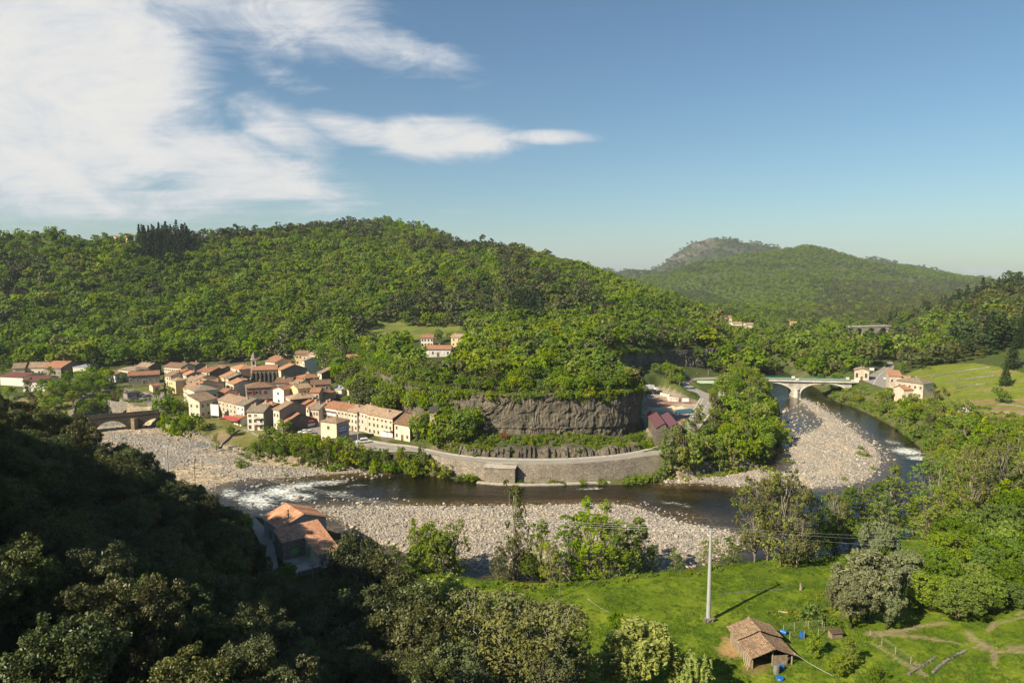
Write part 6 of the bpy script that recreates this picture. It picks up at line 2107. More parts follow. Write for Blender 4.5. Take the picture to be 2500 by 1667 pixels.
# west flank of the table, above the row of houses
crowd(np.array([(-120, 440), (-98, 398), (-84, 360), (-68, 320), (-57, 298), (-47, 280), (-53, 281), (-65, 298), (-80, 326), (-98, 368), (-120, 410)]), 4.0, 56, ['dark', 'broad', 'broad', 'oakmid'], (9, 14), 'green tree at the foot of the cliff behind the village', 'trees behind the terrace')
# the thicket between road and river
crowd(WP([(1505, 1168), (1515, 1146), (1600, 1112), (1650, 1082), (1700, 1040), (1740, 1006), (1764, 985), (1790, 960), (1840, 952), (1872, 985), (1893, 1040), (1885, 1100), (1852, 1135), (1770, 1150), (1690, 1166), (1600, 1172)], 3.0), 6.0, 57, ['broad', 'alder', 'broad', 'alder', 'shrub'], (7.5, 12.5), 'bushy green tree in the thicket between road and river', 'thicket by the road', -1.0)
crowd(WP([(1500, 1170), (1560, 1150), (1620, 1120), (1640, 1135), (1580, 1172)], 2.0), 3.4, 58, ['shrub'], (2.5, 4.5), 'low bush at the right end of the retaining wall', 'bushes at the wall end', -.6)
crowd(WP([(1590, 1000), (1600, 975), (1660, 950), (1675, 975), (1660, 985), (1620, 985)], 9.0), 5.0, 59, ['broad'], (5, 7), 'light green tree beside the builders yard', 'trees by the yard', test=lambda x, y: x / y < .27)
crowd(WP([(1590, 940), (1650, 925), (1690, 938), (1650, 955), (1600, 958)], 9.5), 4.6, 60, ['broad', 'shrub'], (5, 7.5), 'light tree between the yard and the road bend', 'trees by the yard')
# left bank below the village
crowd(WP([(600, 1092), (680, 1092), (760, 1095), (840, 1100), (930, 1118), (1010, 1135), (1088, 1150), (1088, 1166), (1000, 1153), (900, 1146), (830, 1138), (740, 1122), (660, 1108)], 3.0), 3.5, 61, ['shrub', 'alder', 'alder', 'broad'], (5, 9), 'young green tree in the scrub below the village', 'scrub below the village', -.6)
crowd(WP([(880, 1102), (960, 1116), (1040, 1132), (1078, 1142), (1078, 1166), (980, 1152), (880, 1142)], 3.2), 3.0, 70, ['shrub', 'alder', 'alder'], (5, 8), 'bushy tree on the bank between road and rapids', 'scrub below the village', -.3)
for px_, py_ in ((1618, 1098), (1640, 1090), (1668, 1078), (1692, 1060), (1700, 1040)):
    p = at_z(px_, py_, 6.5); tree('alder', p[0], p[1] - 3.5, 8.5, 'slim tree at the roadside in front of the maroon roofs', 'roadside trees')
crowd(WP([(900, 1150), (1000, 1158), (1100, 1168), (1110, 1176), (1085, 1176), (990, 1162)], .8), 3.2, 62, ['shrub', 'alder'], (3, 5.5), 'small waterside tree left of the retaining wall', 'scrub below the village', -.3)
for (px_, py_, h, lab) in ((425, 1040, 14, 'big grey-green bush beside the right end of the stone bridge'), (462, 1048, 11.5, 'bright green bush in front of the round-cornered house'), (482, 1046, 9, 'dark bush right of the bridge bush'), (405, 1022, 12, 'pale bush rising behind the stone bridge end'), (445, 1012, 9, 'bush below the tall cream house')):
    p = at_z(px_, py_, 4.5); tree('shrub', p[0], p[1], h, lab, None, wide=.85)
for (px_, py_, h, key, lab) in ((527, 1070, 7.0, 'tallthin', 'thin young tree on the grassy bank'), (562, 1048, 5.5, 'neartree', 'small round tree beside the red awning'), (590, 1102, 4.0, 'shrub', 'low green bush on the bank above the gravel'), (695, 1050, 7, 'broad', 'leafy tree in front of the rust-red barn'), (672, 1055, 6, 'broad', 'tree left of the rust-red barn'), (745, 1062, 4.0, 'shrub', 'bush beside the parked white cars'), (800, 1088, 6, 'sparse', 'bare twiggy tree before the small square house')):
    p = at_z(px_, py_, 6.5); tree(key, p[0], p[1], h, lab)
# trees left of the old bridge and in the village
crowd(WP([(130, 985), (200, 945), (262, 930), (268, 965), (330, 975), (310, 985), (240, 1000), (180, 1012)], 5.0), 7.0, 63, ['broad', 'dark', 'alder'], (6, 9.5), 'green tree on the island bank beyond the stone bridge', 'trees beyond the stone bridge', -2)
crowd(WP([(60, 990), (130, 950), (160, 960), (150, 1010), (90, 1030)], 5.0), 7.0, 64, ['alder', 'broad'], (7, 10), 'tree by the white hall on the far bank', 'trees by the white hall', -2)
p = at_z(240, 918, 9.5); tree('spruce', p[0], p[1], 17, 'big black conifer standing before the white warehouse', wide=1.55)
p = at_z(404, 968, 8.5); tree('cypress', p[0], p[1], 11.5, 'single narrow dark cypress at the car park')
for (px_, py_, h, key, lab) in ((280, 965, 5.5, 'dark', 'round clipped tree left of the car park hedge'), (382, 968, 5.0, 'dark', 'flat topped plane tree left of the cypress'), (418, 958, 5.0, 'dark', 'flat topped plane tree right of the cypress'), (300, 935, 6, 'broad', 'tree among the gardens above the car park'), (345, 925, 6, 'dark', 'garden tree below the long low building'), (372, 918, 5, 'broad', 'small garden tree at the end of the low building'),
                              (623, 880, 11, 'dark', 'round dark tree behind the church spire'), (598, 885, 9, 'broad', 'olive tree left of the church spire'), (688, 925, 6, 'broad', 'bright bush against the church wall'), (556, 892, 7, 'oakmid', 'dark tree left of the pink hall'), (725, 885, 7, 'dark', 'street tree beside the white house'), (830, 955, 6, 'dark', 'tree at the foot of the cliff by the tin roof'), (800, 965, 6, 'oakmid', 'dark tree right of the orange roof'), (855, 962, 7, 'broad', 'bright tree at the cliff foot above the terrace'),
                              (20, 965, 8, 'broad', 'tree at the left edge in front of the maroon roofs'), (5, 920, 7, 'dark', 'bush left of the beige workshop'), (500, 925, 5, 'dark', 'little garden tree in the lane of the old village'), (175, 905, 6, 'broad', 'tree behind the dark open hall')):
    p = at_z(px_, py_, 9.5); tree(key, p[0], p[1], h, lab)
# shelf houses
for (px_, py_, h, key, lab) in ((990, 838, 9, 'dark', 'round dark tree left of the white villa'), (1068, 840, 10, 'dark', 'tall trees between the villa and the peach house'), (966, 868, 11, 'pine', 'reddish umbrella pine in front of the ochre villa'), (915, 860, 12, 'oakmid', 'tall dark oak left of the ochre villa'), (893, 868, 9, 'oakmid', 'oak on the slope by the lone barn'), (1100, 838, 7, 'broad', 'light tree beside the peach house')):
    p = at_z(px_, py_, 25); tree(key, p[0], p[1], h, lab)
# pines on the skyline
for px_ in list(np.linspace(440, 1110, 58) + RNG.uniform(-6, 6, 58)) + list(np.linspace(1190, 1240, 7)) + [15, 60, 128, 140, 250, 352, 370, 390, 1290, 1340, 1380, 1450]:
    u_ = (px_ - 1250) / F / 1.005
    if 900 < px_ < 1010 and RNG.random() < .6: continue
    yd = float(np.interp(u_, CURVES[13][:, 0], CURVES[13][:, 1])) + RNG.uniform(-14, 16)
    tree('pine', u_ * yd, yd, RNG.uniform(7, 13.5), 'dark pine standing on the skyline of the wooded hill', 'skyline pines')
for px_, h in ((2447, 14), (2462, 17), (2475, 14), (2489, 12), (2430, 10), (2405, 9)):
    u_ = (px_ - 1250) / F / 1.005
    yd = float(np.interp(u_, CURVES[13][:, 0], CURVES[13][:, 1])) + RNG.uniform(-6, 6)
    tree('pine', u_ * yd, yd, h, 'tall pine on the crest of the right hillside', 'pines on the right crest')
for px_, py_, h in ((2470, 905, 16), (2490, 880, 18), (2455, 925, 12), (2445, 850, 13), (2480, 840, 14)):
    p = at_z(px_, py_, 19); tree('spruce', p[0], p[1], h, 'dark conifer at the foot of the right hillside', 'conifers on the right', wide=.9)
# right bank
crowd(WP([(2092, 992), (2150, 985), (2205, 990), (2260, 1015), (2330, 1030), (2400, 1060), (2430, 1110), (2380, 1150), (2300, 1160), (2272, 1140), (2250, 1098), (2195, 1050), (2130, 1016)], 4.0), 6.0, 65, ['broad', 'alder', 'broad', 'shrub'], (5.5, 9.5), 'green tree on the right river bank', 'trees on the right bank', -2.0)
crowd(WP([(2035, 972), (2075, 955), (2100, 968), (2120, 990), (2095, 996)], 6.0), 5.0, 66, ['broad', 'shrub'], (5, 7.5), 'tree on the bank below the farmhouse', 'trees on the right bank', -1.5)
crowd(WP([(2290, 1150), (2400, 1130), (2520, 1090), (2560, 1200), (2540, 1300), (2400, 1300), (2290, 1270)], 5.5), 5.9, 67, ['alder', 'broad', 'broad', 'sparse'], (8, 13), 'tree in the dense wood on the right', 'wood on the right', -2.5)
for px_, py_, h, key, lab in ((2438, 985, 8, 'dark', 'round dark tree alone in the terraced field'), (2458, 988, 6, 'broad', 'smaller tree beside the dark field tree'), (2385, 1008, 4.5, 'oakmid', 'grey bush beside the white hut'), (2418, 1020, 3.5, 'shrub', 'small shrub at the edge of the ploughed strip'), (2205, 905, 7, 'dark', 'round bright tree above the farmhouse'), (2275, 955, 6, 'broad', 'bush at the gable of the farmhouse')):
    p = at_z(px_, py_, 12); tree(key, p[0], p[1], h, lab)
for px_, py_, h in ((1935, 1128, 2.2), (2062, 1168, 2.0), (2108, 1110, 3.2), (2100, 1095, 2.4), (1918, 1120, 2.0), (2130, 1140, 1.8), (700, 1158, 1.2)):
    p = at_z(px_, py_, .7); tree('shrub', p[0], p[1], h, 'low green bush growing on the gravel', 'bushes on the gravel')
for px_, py_, h in ((1120, 1172, 2.6), (1135, 1170, 3.2), (1150, 1172, 3.8), (1350, 1180, 2.6), (1375, 1181, 1.6), (1425, 1180, 2.2), (1270, 1178, 2.0), (1300, 1180, 1.2), (1470, 1178, 2.5)):
    p = at_z(px_, py_, .5); tree('shrub', p[0], p[1] + .8, h, 'green bush at the foot of the retaining wall', 'bushes at the wall foot', .3)
p = at_z(1233, 1064, 10); tree('russet', p[0], p[1] - 1.5, 3.6, 'rust-brown shrub at the foot of the basalt cliff', None, 9.6, wide=1.0)
# upstream, seen under and over the bridge
crowd(WP([(1885, 925), (1960, 905), (2060, 900), (2080, 925), (2040, 950), (2000, 950)], 3.0), 6.5, 68, ['broad', 'dark'], (4, 6), 'low tree on the bank behind the bridge', 'trees behind the bridge', -2)
crowd(WP([(1755, 930), (1830, 898), (1845, 915), (1850, 935), (1800, 950)], 6.0), 6.0, 69, ['alder', 'broad'], (7, 10), 'tree close to the left end of the road bridge', 'trees at the bridge end', -2)

# ---- near side of the river
def near(key, px_, top, yd, label, group=None, var=None, wide=1.0, hmin=2.5, **k):
    p = at_y(px_, top, yd)
    g = zat(p[0], yd)
    return tree(key, p[0], yd, max(hmin, p[2] - g), label, group, g, var, wide, **k)


near('tallthin', 1255, 1182, 149, 'tallest thin tree with brownish leaves at the water edge of the meadow', var=2, wide=.62)
near('neartree', 1055, 1268, 150, 'rounded green tree at the left end of the gravel bar', var=0, wide=.95)
near('tallthin', 1110, 1275, 152, 'upright light green tree beside the gravel bar', var=0, wide=1.2)
for px_, top, yd, v, w in ((965, 1330, 143, 1, 1.2), (1015, 1275, 147, 0, 1.1), (1080, 1300, 148, 1, 1.2), (1215, 1330, 147, 2, 1.0), (1265, 1300, 151, 2, .9), (1320, 1270, 152, 0, 1.1), (1595, 1330, 151, 1, 1.1), (930, 1360, 140, 3, 1.1)):
    near('tallthin', px_, top, yd, 'airy young tree in the row between meadow and gravel bar', 'row along the gravel bar', v, w)
near('alder', 1010, 1330, 146, 'small dark tree left of the rounded gravel bar tree', var=1)
near('neartree', 1290, 1340, 150, 'small dense dark tree right of the tallest thin tree', var=1, wide=.8)
near('tallthin', 1345, 1318, 146, 'pale young tree in front of the back channel', var=3, wide=1.0)
C_ = 'cluster of trees in the middle of the meadow edge'
for px_, top, yd, v, w in ((1390, 1262, 151, 1, 1.2), (1440, 1232, 150, 0, 1.35), (1480, 1240, 149, 0, 1.4), (1535, 1262, 150, 1, 1.35), (1565, 1290, 152, 0, 1.2), (1415, 1300, 154, 3, 1.1), (1505, 1290, 147, 1, 1.1)):
    near('tallthin', px_, top, yd, 'leafy many-stemmed tree in the clump at the meadow edge', C_, v, w)
near('tallthin', 1650, 1340, 147, 'small slim tree left of the big metal pole', var=0, wide=1.3)
near('tallthin', 1735, 1318, 150, 'young bushy tree behind the big metal pole', var=0, wide=1.5)
near('tallthin', 1790, 1312, 149, 'young bushy tree right of the big metal pole', var=1, wide=1.5)
S_ = 'tall half-bare trees at the bend'
for px_, top, yd, v, w in ((1850, 1165, 149, 0, .85), (1880, 1140, 150, 1, .95), (1915, 1150, 147, 0, .9), (1950, 1185, 146, 0, .9), (1990, 1200, 153, 2, .8), (2045, 1195, 160, 0, .7)):
    near('sparse', px_, top, yd, 'tall half-bare tree with pale trunk at the river bend', S_, v, w)
near('neartree', 1975, 1290, 152, 'green bushy tree among the half-bare trunks', var=1, wide=.8)
near('neartree', 2025, 1255, 158, 'dense dark green tree right of the half-bare trunks', var=1, wide=.7)
W_ = 'tall trees of the wood on the right'
for key, px_, top, yd, v, w in (('tallthin', 2115, 1170, 172, 1, 1.5), ('tallthin', 2195, 1150, 176, 0, 1.6), ('tallthin', 2235, 1200, 172, 1, 1.4), ('sparse', 2285, 1110, 178, 2, .9), ('tallthin', 2310, 1190, 160, 3, 1.5), ('sparse', 2385, 1090, 165, 0, .9), ('neartree', 2370, 1230, 152, 1, 1.0), ('sparse', 2450, 1080, 170, 0, .9), ('neartree', 2450, 1210, 150, 1, 1.0), ('neartree', 2500, 1180, 156, 2, 1.0), ('tallthin', 2330, 1160, 185, 1, 1.5), ('tallthin', 2420, 1150, 182, 0, 1.6), ('neartree', 2540, 1240, 146, 2, 1.0), ('neartree', 2290, 1300, 150, 0, .8), ('neartree', 2330, 1255, 146, 2, 1.1), ('neartree', 2400, 1270, 143, 1, 1.1), ('neartree', 2460, 1265, 140, 0, 1.1), ('neartree', 2515, 1290, 137, 1, 1.1), ('tallthin', 2270, 1215, 158, 3, 1.6), ('tallthin', 2350, 1200, 156, 0, 1.6), ('neartree', 2430, 1300, 136, 2, 1.0), ('tallthin', 2160, 1215, 163, 0, 1.5), ('neartree', 2080, 1255, 160, 1, .9), ('tallthin', 2050, 1190, 168, 1, 1.4), ('neartree', 2500, 1370, 128, 1, 1.0), ('tallthin', 2470, 1130, 178, 1, 1.7), ('tallthin', 2500, 1110, 184, 0, 1.7)):
    near(key, px_, top, yd, 'tall leafy tree in the wood at the right edge of the meadow', W_, v, w)
near('silver', 2150, 1262, 139, 'taller silvery willow behind the wide one', var=0, wide=.72)
near('silver', 2125, 1335, 121, 'wide silver-grey willow at the right of the meadow', var=1, wide=1.0)
near('silver', 2225, 1375, 126, 'right-hand lobe of the silver willows beside the bright tree', var=0, wide=.8)
for px_, top, yd in ((2085, 1395, 118), (2170, 1420, 117), (2210, 1330, 131)):
    near('silver', px_, top, yd, 'lower bushy part of the silver willow stand', 'lower silver willows', 0, .95)
near('silver', 2035, 1420, 124, 'small silver willow sapling left of the wide willow', var=1, wide=.6)
near('neartree', 2345, 1415, 119, 'bright green rounded tree casting deep shade on the meadow', var=2, wide=1.6)
for px_, top, yd, w in ((2280, 1392, 123, 1.5), (2400, 1392, 122, 1.5), (2455, 1385, 125, 1.6), (2365, 1362, 128, 1.5), (2505, 1415, 121, 1.3), (2250, 1360, 131, 1.2), (2330, 1290, 138, 1.4), (2440, 1300, 134, 1.4)):
    near('neartree', px_, top, yd, 'broad green tree in the dense stand right of the silver willows', 'stand right of the willows', None, w)
near('neartree', 2300, 1330, 128, 'large deep green tree behind the bright rounded one', var=1, wide=.9)
near('neartree', 2430, 1430, 120, 'dull green tree right of the bright rounded one', var=2, wide=.9)
near('neartree', 2395, 1345, 130, 'green tree with a russet neighbour behind the bright one', var=2, wide=.75)
near('neartree', 2475, 1330, 128, 'dark green tree at the right edge above the paths', var=1, wide=.85)
near('shrub', 1990, 1455, 122, 'bramble bush between the shed and the silver willow', var=1, wide=1.0)
near('shrub', 2040, 1500, 119, 'dark bush behind the wire pen', var=1, wide=1.0)
near('fruit', 1988, 1530, 109, 'upright young fruit tree right of the tiled shed', var=0, wide=.8)
near('fruit', 2078, 1548, 106, 'second fruit tree with thin crown near the fence', var=0, wide=.95)
near('fruit', 2050, 1590, 103, 'small bushy fruit tree at the bottom of the garden', var=0, wide=1.1)
near('shrub', 2150, 1625, 102, 'grey-green shrub beside the wire fence', var=1, wide=1.1)
near('shrub', 2330, 1600, 106, 'ivy covered bank with loose stones', var=1, wide=1.6, hmin=1.2)
near('shrub', 2440, 1590, 108, 'low rounded bush near the forked path', var=0, wide=1.5, hmin=1.2)
near('neartree', 1505, 1487, 118, 'small dark green tree standing in the meadow', var=1, wide=.95)
near('willow', 1572, 1512, 97, 'yellow-green weeping willow at the bottom of the meadow', wide=1.3)
near('willow', 1690, 1590, 95, 'smaller weeping willow beside the large one', wide=.95)
near('willow', 1095, 1405, 118, 'yellow-green willow behind the grey oaks', wide=1.25)
near('neartree', 1375, 1530, 96, 'yellow-lit tree at the right of the grey oaks', var=0, wide=.9)
for px_, top, yd, w in ((1140, 1425, 90, 1.1), (1250, 1400, 92, 1.0), (1335, 1440, 88, .9), (1210, 1470, 80, 1.1), (1310, 1560, 77, 1.0), (1090, 1540, 74, 1.1)):
    near('greyoak', px_, top, yd, 'grey twiggy oak with bare pale branches in the sun', 'grey oaks at the bottom', None, w)
near('oaknear', 868, 1280, 104, 'tall dark oak rising right of the riverside house', var=0, wide=.66)
for px_, top, yd, w in ((930, 1345, 98, .8), (990, 1385, 92, .9), (805, 1400, 96, .75), (880, 1415, 84, .95), (1010, 1465, 78, 1.0), (760, 1475, 84, 1.0), (930, 1560, 70, 1.1), (820, 1560, 70, 1.1), (1040, 1590, 66, 1.0)):
    near('oaknear', px_, top, yd, 'dark oak in half shade on the slope below the viewpoint', 'oaks below the viewpoint', None, w)
SIL = [(-300, 930), (0, 948), (100, 958), (165, 985), (200, 1012), (260, 1052), (300, 1068), (360, 1092), (395, 1130), (470, 1165), (520, 1190), (575, 1225), (600, 1262), (612, 1300), (640, 1345), (655, 1385), (690, 1420), (760, 1470), (820, 1470), (1000, 1500), (1100, 1560)]
SX, SY = np.array(SIL).T
x, y, rng = jitter_grid(-190, -4, 41, 218, 6.0, 71)
u = x / y
k = (u > -.98) & (u < -.22)
x, y = x[k], y[k]; z = zfun(x, y)
k = (z > 6.0) & (sdist(np.vstack([LANE_A[:, :2], LANE_B[::-1, :2]]), x, y, 20) < -3)
x, y, z = x[k], y[k], z[k]
cnt = 0
for i in np.argsort(y):
    h = rng.uniform(6.5, 9.5)
    # the crown's top must stay under the outline seen in the photograph
    gp = project(np.array([x[i], y[i], z[i]]))
    lim = np.interp(gp[0], SX, SY)
    zt_ = at_y(gp[0], lim + rng.uniform(0, 12), y[i])[2]
    h = min(h * (1.55 if y[i] > 128 and gp[0] < 430 and rng.random() < .6 else 1.0), zt_ - z[i])
    tp_ = project(np.array([x[i], y[i], z[i] + h]))
    if h < 3.2 or tp_[1] > 1690 or gp[0] < -260: continue
    if 590 < gp[0] < 800 and gp[1] > 1250 and y[i] > 118: continue
    tree('oaknear', x[i], y[i], h, 'dark holm oak on the shaded slope at the left', 'holm oaks on the shaded slope', z[i], wide=float(np.clip(7.6 / h, .8, 1.35)))
    cnt += 1
print('slope oaks', cnt, 'trees', len(TREES))
p = at_z(598, 1300, 4.5); tree('neartree', p[0], p[1] - 3, 7.5, 'bright green tree above the lane left of the riverside house', var=0)
p = at_z(700, 1440, 5); tree('neartree', p[0], p[1], 5, 'dark green bush below the terrace of the riverside house', var=1, wide=1.1)

# ------------------------------------------------------------------ stones of the gravel bars
STONES = bpy.data.collections.new('stone_kinds')


def mat_pebble(name, cols):
    m, t = new_mat(name)
    oi = t.node('ShaderNodeObjectInfo')
    rp = t.node('ShaderNodeValToRGB')
    rp.color_ramp.interpolation = 'CONSTANT'
    el = rp.color_ramp.elements
    el[0].position = 0; el[0].color = rgba(cols[0])
    el[1].position = 1.0 / len(cols); el[1].color = rgba(cols[1])
    for i in range(2, len(cols)):
        e = el.new(i / len(cols)); e.color = rgba(cols[i])
    t.l.new(oi.outputs['Random'], rp.inputs[0])
    n = t.noise(objco(t), 3.0, 4)
    hv = t.node('ShaderNodeHueSaturation'); t.put(hv.inputs['Color'], rp.outputs[0]); t.put(hv.inputs['Value'], t.rng(n, .3, .7, .8, 1.2, False))
    finish(t, hv.outputs[0], .9, .2)
    return m


m_peb = mat_pebble('river_pebble', [(.38, .34, .285), (.32, .285, .24), (.42, .37, .30), (.25, .23, .205), (.37, .30, .22), (.18, .165, .15), (.45, .405, .34), (.35, .31, .265)])
m_pebd = mat_pebble('grey_pebble', [(.28, .265, .245), (.20, .19, .185), (.34, .31, .28), (.14, .135, .13), (.30, .25, .20), (.24, .23, .22)])
for i in range(8):
    bm = bmesh.new(); bmesh.ops.create_icosphere(bm, subdivisions=1 if i % 2 else 2, radius=.5)
    rr = random.Random(i)
    ax = (1, rr.uniform(.65, .95), rr.uniform(.45, .7))
    for v_ in bm.verts:
        k = 1 + rr.uniform(-.16, .16)
        v_.co = Vector((v_.co.x * ax[0] * k, v_.co.y * ax[1] * k, v_.co.z * ax[2] * k))
    me = bpy.data.meshes.new('stone'); bm.to_mesh(me); bm.free(); me.materials.append(m_peb if i < 5 else m_pebd)
    STONES.objects.link(bpy.data.objects.new('%02d_stone' % i, me))


def stones(poly, sp, seed, size, dark=.3, inw=-.8, test=None, name='gravel_stones', sigma=.5, prob=1.0):
    poly = np.asarray(poly)
    x, y, rng = jitter_grid(poly[:, 0].min() - 2, poly[:, 0].max() + 2, poly[:, 1].min() - 2, poly[:, 1].max() + 2, sp, seed)
    s = sdist(poly, x, y, 6)
    k = (s > inw + .9 * fbm(x / 3, y / 3, seed, 2) * 2) & (rng.random(len(x)) < prob)
    if test is not None: k &= test(x, y, rng)
    x, y = x[k], y[k]; z = zfun(x, y); n = len(x)
    sz = size * np.exp(rng.normal(0, sigma, n)).clip(.35, 4)
    kind = np.where(rng.random(n) < dark, rng.integers(5, 8, n), rng.integers(0, 5, n))
    rot = np.stack([rng.normal(0, .25, n), rng.normal(0, .25, n), rng.uniform(0, 6.28, n)], 1)
    return stuff(name, np.stack([x, y, z + sz * .10], 1), kind, rot, np.stack([sz, sz, sz], 1), STONES)


stones(BAR, .44, 81, .33, .18)
stones(ISLAND, .64, 82, .33, .10)
stones(BEACH, .66, 83, .34, .36, test=lambda x, y, r: (fbm(x / 22, y / 9, 103, 4) < .05) | (r.random(len(x)) < .22))
# boulders standing in the water along the bars
for P_px, sd, sp, pr, sz in (([(1880, 1000), (1960, 985), (2010, 1020), (1985, 1060), (1930, 1090), (1905, 1050)], 84, 1.5, .35, .7), ([(1920, 960), (2000, 1000), (2110, 1060), (2170, 1130), (2190, 1120), (2120, 1050), (2010, 985)], 85, 1.6, .30, .7),
                             ([(560, 1176), (700, 1168), (900, 1154), (1000, 1160), (900, 1172), (700, 1190), (580, 1200)], 86, 1.7, .30, .8), ([(740, 1222), (860, 1212), (1000, 1216), (1000, 1228), (850, 1230), (740, 1240)], 87, 1.5, .35, .7), ([(1500, 1222), (1580, 1225), (1720, 1268), (1700, 1278), (1600, 1252)], 88, 1.2, .4, .55),
                             ([(600, 1180), (760, 1180), (820, 1215), (700, 1235), (610, 1250)], 89, 3.2, .25, .9)):
    stones(WP(P_px, 0.0), sp, sd, sz, .25, 0.0, name='river_boulders', prob=pr, test=lambda x, y, r: sdist(RIVER, x, y, 10) > 0) if False else None
    poly = WP(P_px, 0.0)
    x, y, rng = jitter_grid(poly[:, 0].min(), poly[:, 0].max(), poly[:, 1].min(), poly[:, 1].max(), sp, sd)
    k = inside(poly, x, y) & (rng.random(len(x)) < pr)
    x, y = x[k], y[k]; n = len(x); s = sz * np.exp(rng.normal(0, .4, n))
    stuff('river_boulders', np.stack([x, y, .02 + .05 * s], 1), rng.integers(0, 8, n), np.stack([0 * x, 0 * x, rng.uniform(0, 6.28, n)], 1), np.stack([s, s, s], 1), STONES)

# rough grass on the meadow and weeds on the banks
GRASS = bpy.data.collections.new('grass_kinds')
L_grass = mat_leaf('meadow_grass', (.075, .150, .012), (.155, .235, .026), .02, .2, .35, 1.0)
L_weed = mat_leaf('bank_weed', (.06, .085, .016), (.15, .16, .04), .03, .3, .3, 1.1)
for i in range(4):
    rng = np.random.default_rng(400 + i)
    n = 26
    b = rng.normal(0, .28, (n, 2)); hgt = rng.uniform(.14, .34, n); w = rng.uniform(0, 6.28, n); wd = .05
    dx, dy = np.cos(w) * wd, np.sin(w) * wd; lx, ly = rng.normal(0, .10, n), rng.normal(0, .10, n)
    V = np.stack([np.stack([b[:, 0] - dx, b[:, 1] - dy, 0 * w - .05], 1), np.stack([b[:, 0] + dx, b[:, 1] + dy, 0 * w - .05], 1), np.stack([b[:, 0] + dx * .3 + lx, b[:, 1] + dy * .3 + ly, hgt], 1), np.stack([b[:, 0] - dx * .3 + lx, b[:, 1] - dy * .3 + ly, hgt], 1)], 1)
    GRASS.objects.link(bpy.data.objects.new('%02d_tuft' % i, leaf_mesh('tuft', [(V.reshape(-1, 3), rng.uniform(0, 1, n))], L_grass if i < 3 else L_weed)))
x, y, rng = jitter_grid(-22, 150, 92, 200, .62, 91)
u = x / y; z = zfun(x, y)
k = (u > -.14) & (u < .80) & (z > 2.2) & (z < 13) & (y < np.where(u < .5, 157, 198))
for w, wd in PATHW[:-1]: k &= seg_dist(w, x, y, False) > wd * .8
px, py = project(np.stack([x, y, z], 1))
k &= ~((((px - 1790) / 38) ** 2 + ((py - 1580) / 26) ** 2 < 1) | (((px - 1845) / 36) ** 2 + ((py - 1632) / 20) ** 2 < 1))
k &= (fbm(x / 4, y / 4, 410, 3) + rng.normal(0, .12, len(x)) > -.02)
x, y, z = x[k], y[k], z[k]; n = len(x)
s = rng.uniform(.5, 1.25, n)
stuff('meadow_grass', np.stack([x, y, z], 1), rng.integers(0, 3, n), np.stack([0 * x, 0 * x, rng.uniform(0, 6.28, n)], 1), np.stack([s, s, s * .8], 1), GRASS)
# undergrowth: low bushes and brambles that clothe the banks and ledges
P, K_, S_ = [], [], []
def under(poly, sp, seed, hr, kinds=None, test=None):
    x, y, rng = scatter(poly, sp, seed)
    k = (sdist(RIVER, x, y, 20) < -.4) & (rng.random(len(x)) < .85)
    if test is not None: k &= test(x, y)
    x, y = x[k], y[k]; n = len(x)
    h = rng.uniform(*hr, n) / 6.0
    P.append(np.stack([x, y, zfun(x, y) - .1], 1)); K_.append(choose(rng, [(K_SHRUB, 1)], n)); S_.append(np.stack([h * rng.uniform(.9, 1.4, n), h * rng.uniform(.9, 1.4, n), h], 1))
under(np.array([(-40, 246), (-14, 241), (10, 241), (36, 243), (52, 249), (62, 264), (58, 300), (51, 266), (36, 253), (6, 249), (-16, 253), (-36, 266)]), 1.5, 431, (.7, 2.0), test=lambda x, y: sdist(MESA, x, y, 10) < -1.4)
under(WP([(560, 1130), (600, 1085), (700, 1060), (840, 1085), (960, 1105), (1090, 1140), (1090, 1172), (900, 1150), (760, 1128), (650, 1112)], 3.0), 2.3, 432, (.5, 1.8))
under(WP([(1500, 1172), (1520, 1140), (1640, 1070), (1760, 960), (1850, 945), (1900, 1000), (1905, 1100), (1860, 1140), (1700, 1172), (1600, 1178)], 2.5), 2.2, 433, (1.0, 2.6))
under(WP([(2000, 955), (2080, 950), (2200, 985), (2330, 1025), (2520, 1060), (2520, 1280), (2290, 1290), (2275, 1180), (2240, 1100), (2190, 1050), (2100, 1000), (2040, 980)], 3.5), 2.6, 434, (.8, 2.6))
under(WP([(960, 1380), (1100, 1432), (1250, 1446), (1400, 1450), (1550, 1428), (1700, 1420), (1850, 1396), (1850, 1408), (1700, 1430), (1550, 1440), (1400, 1462), (1250, 1460), (1080, 1450), (940, 1400)], 2.0), 1.7, 435, (.4, 1.5))
under(np.array([(-120, 440), (-98, 398), (-84, 360), (-68, 320), (-57, 298), (-47, 280), (-40, 270), (-46, 268), (-56, 280), (-66, 296), (-82, 326), (-100, 368), (-124, 410)]), 2.6, 436, (1.0, 2.6), test=lambda x, y: sdist(MESA, x, y, 10) < -1.4)
under(WP([(60, 1010), (200, 955), (300, 970), (350, 985), (300, 1005), (200, 1000), (120, 1020)], 4.0), 3.0, 437, (.8, 2.4))
under(WP([(1870, 1500), (2000, 1440), (2060, 1470), (2040, 1520), (1960, 1530)], 5.0), 1.5, 438, (.5, 1.4))
under(WP([(1860, 1395), (2000, 1372), (2150, 1335), (2260, 1296), (2280, 1310), (2150, 1360), (2000, 1395), (1870, 1412)], 4.0), 1.8, 439, (.6, 1.8))
under(np.array([(-60, 133), (-22, 110), (-10, 120), (-18, 150), (-30, 156), (-42, 138)]), 2.2, 440, (.6, 1.8), test=lambda x, y: ~((x < -24) & (y > 128)))
x, y, rng = jitter_grid(-125, 62, 244, 446, 1.7, 442)
s = sdist(MESA, x, y, 8); k = (s > -.3) & (s < 5) & (y < 440) & ~house_mask(x, y, 2)
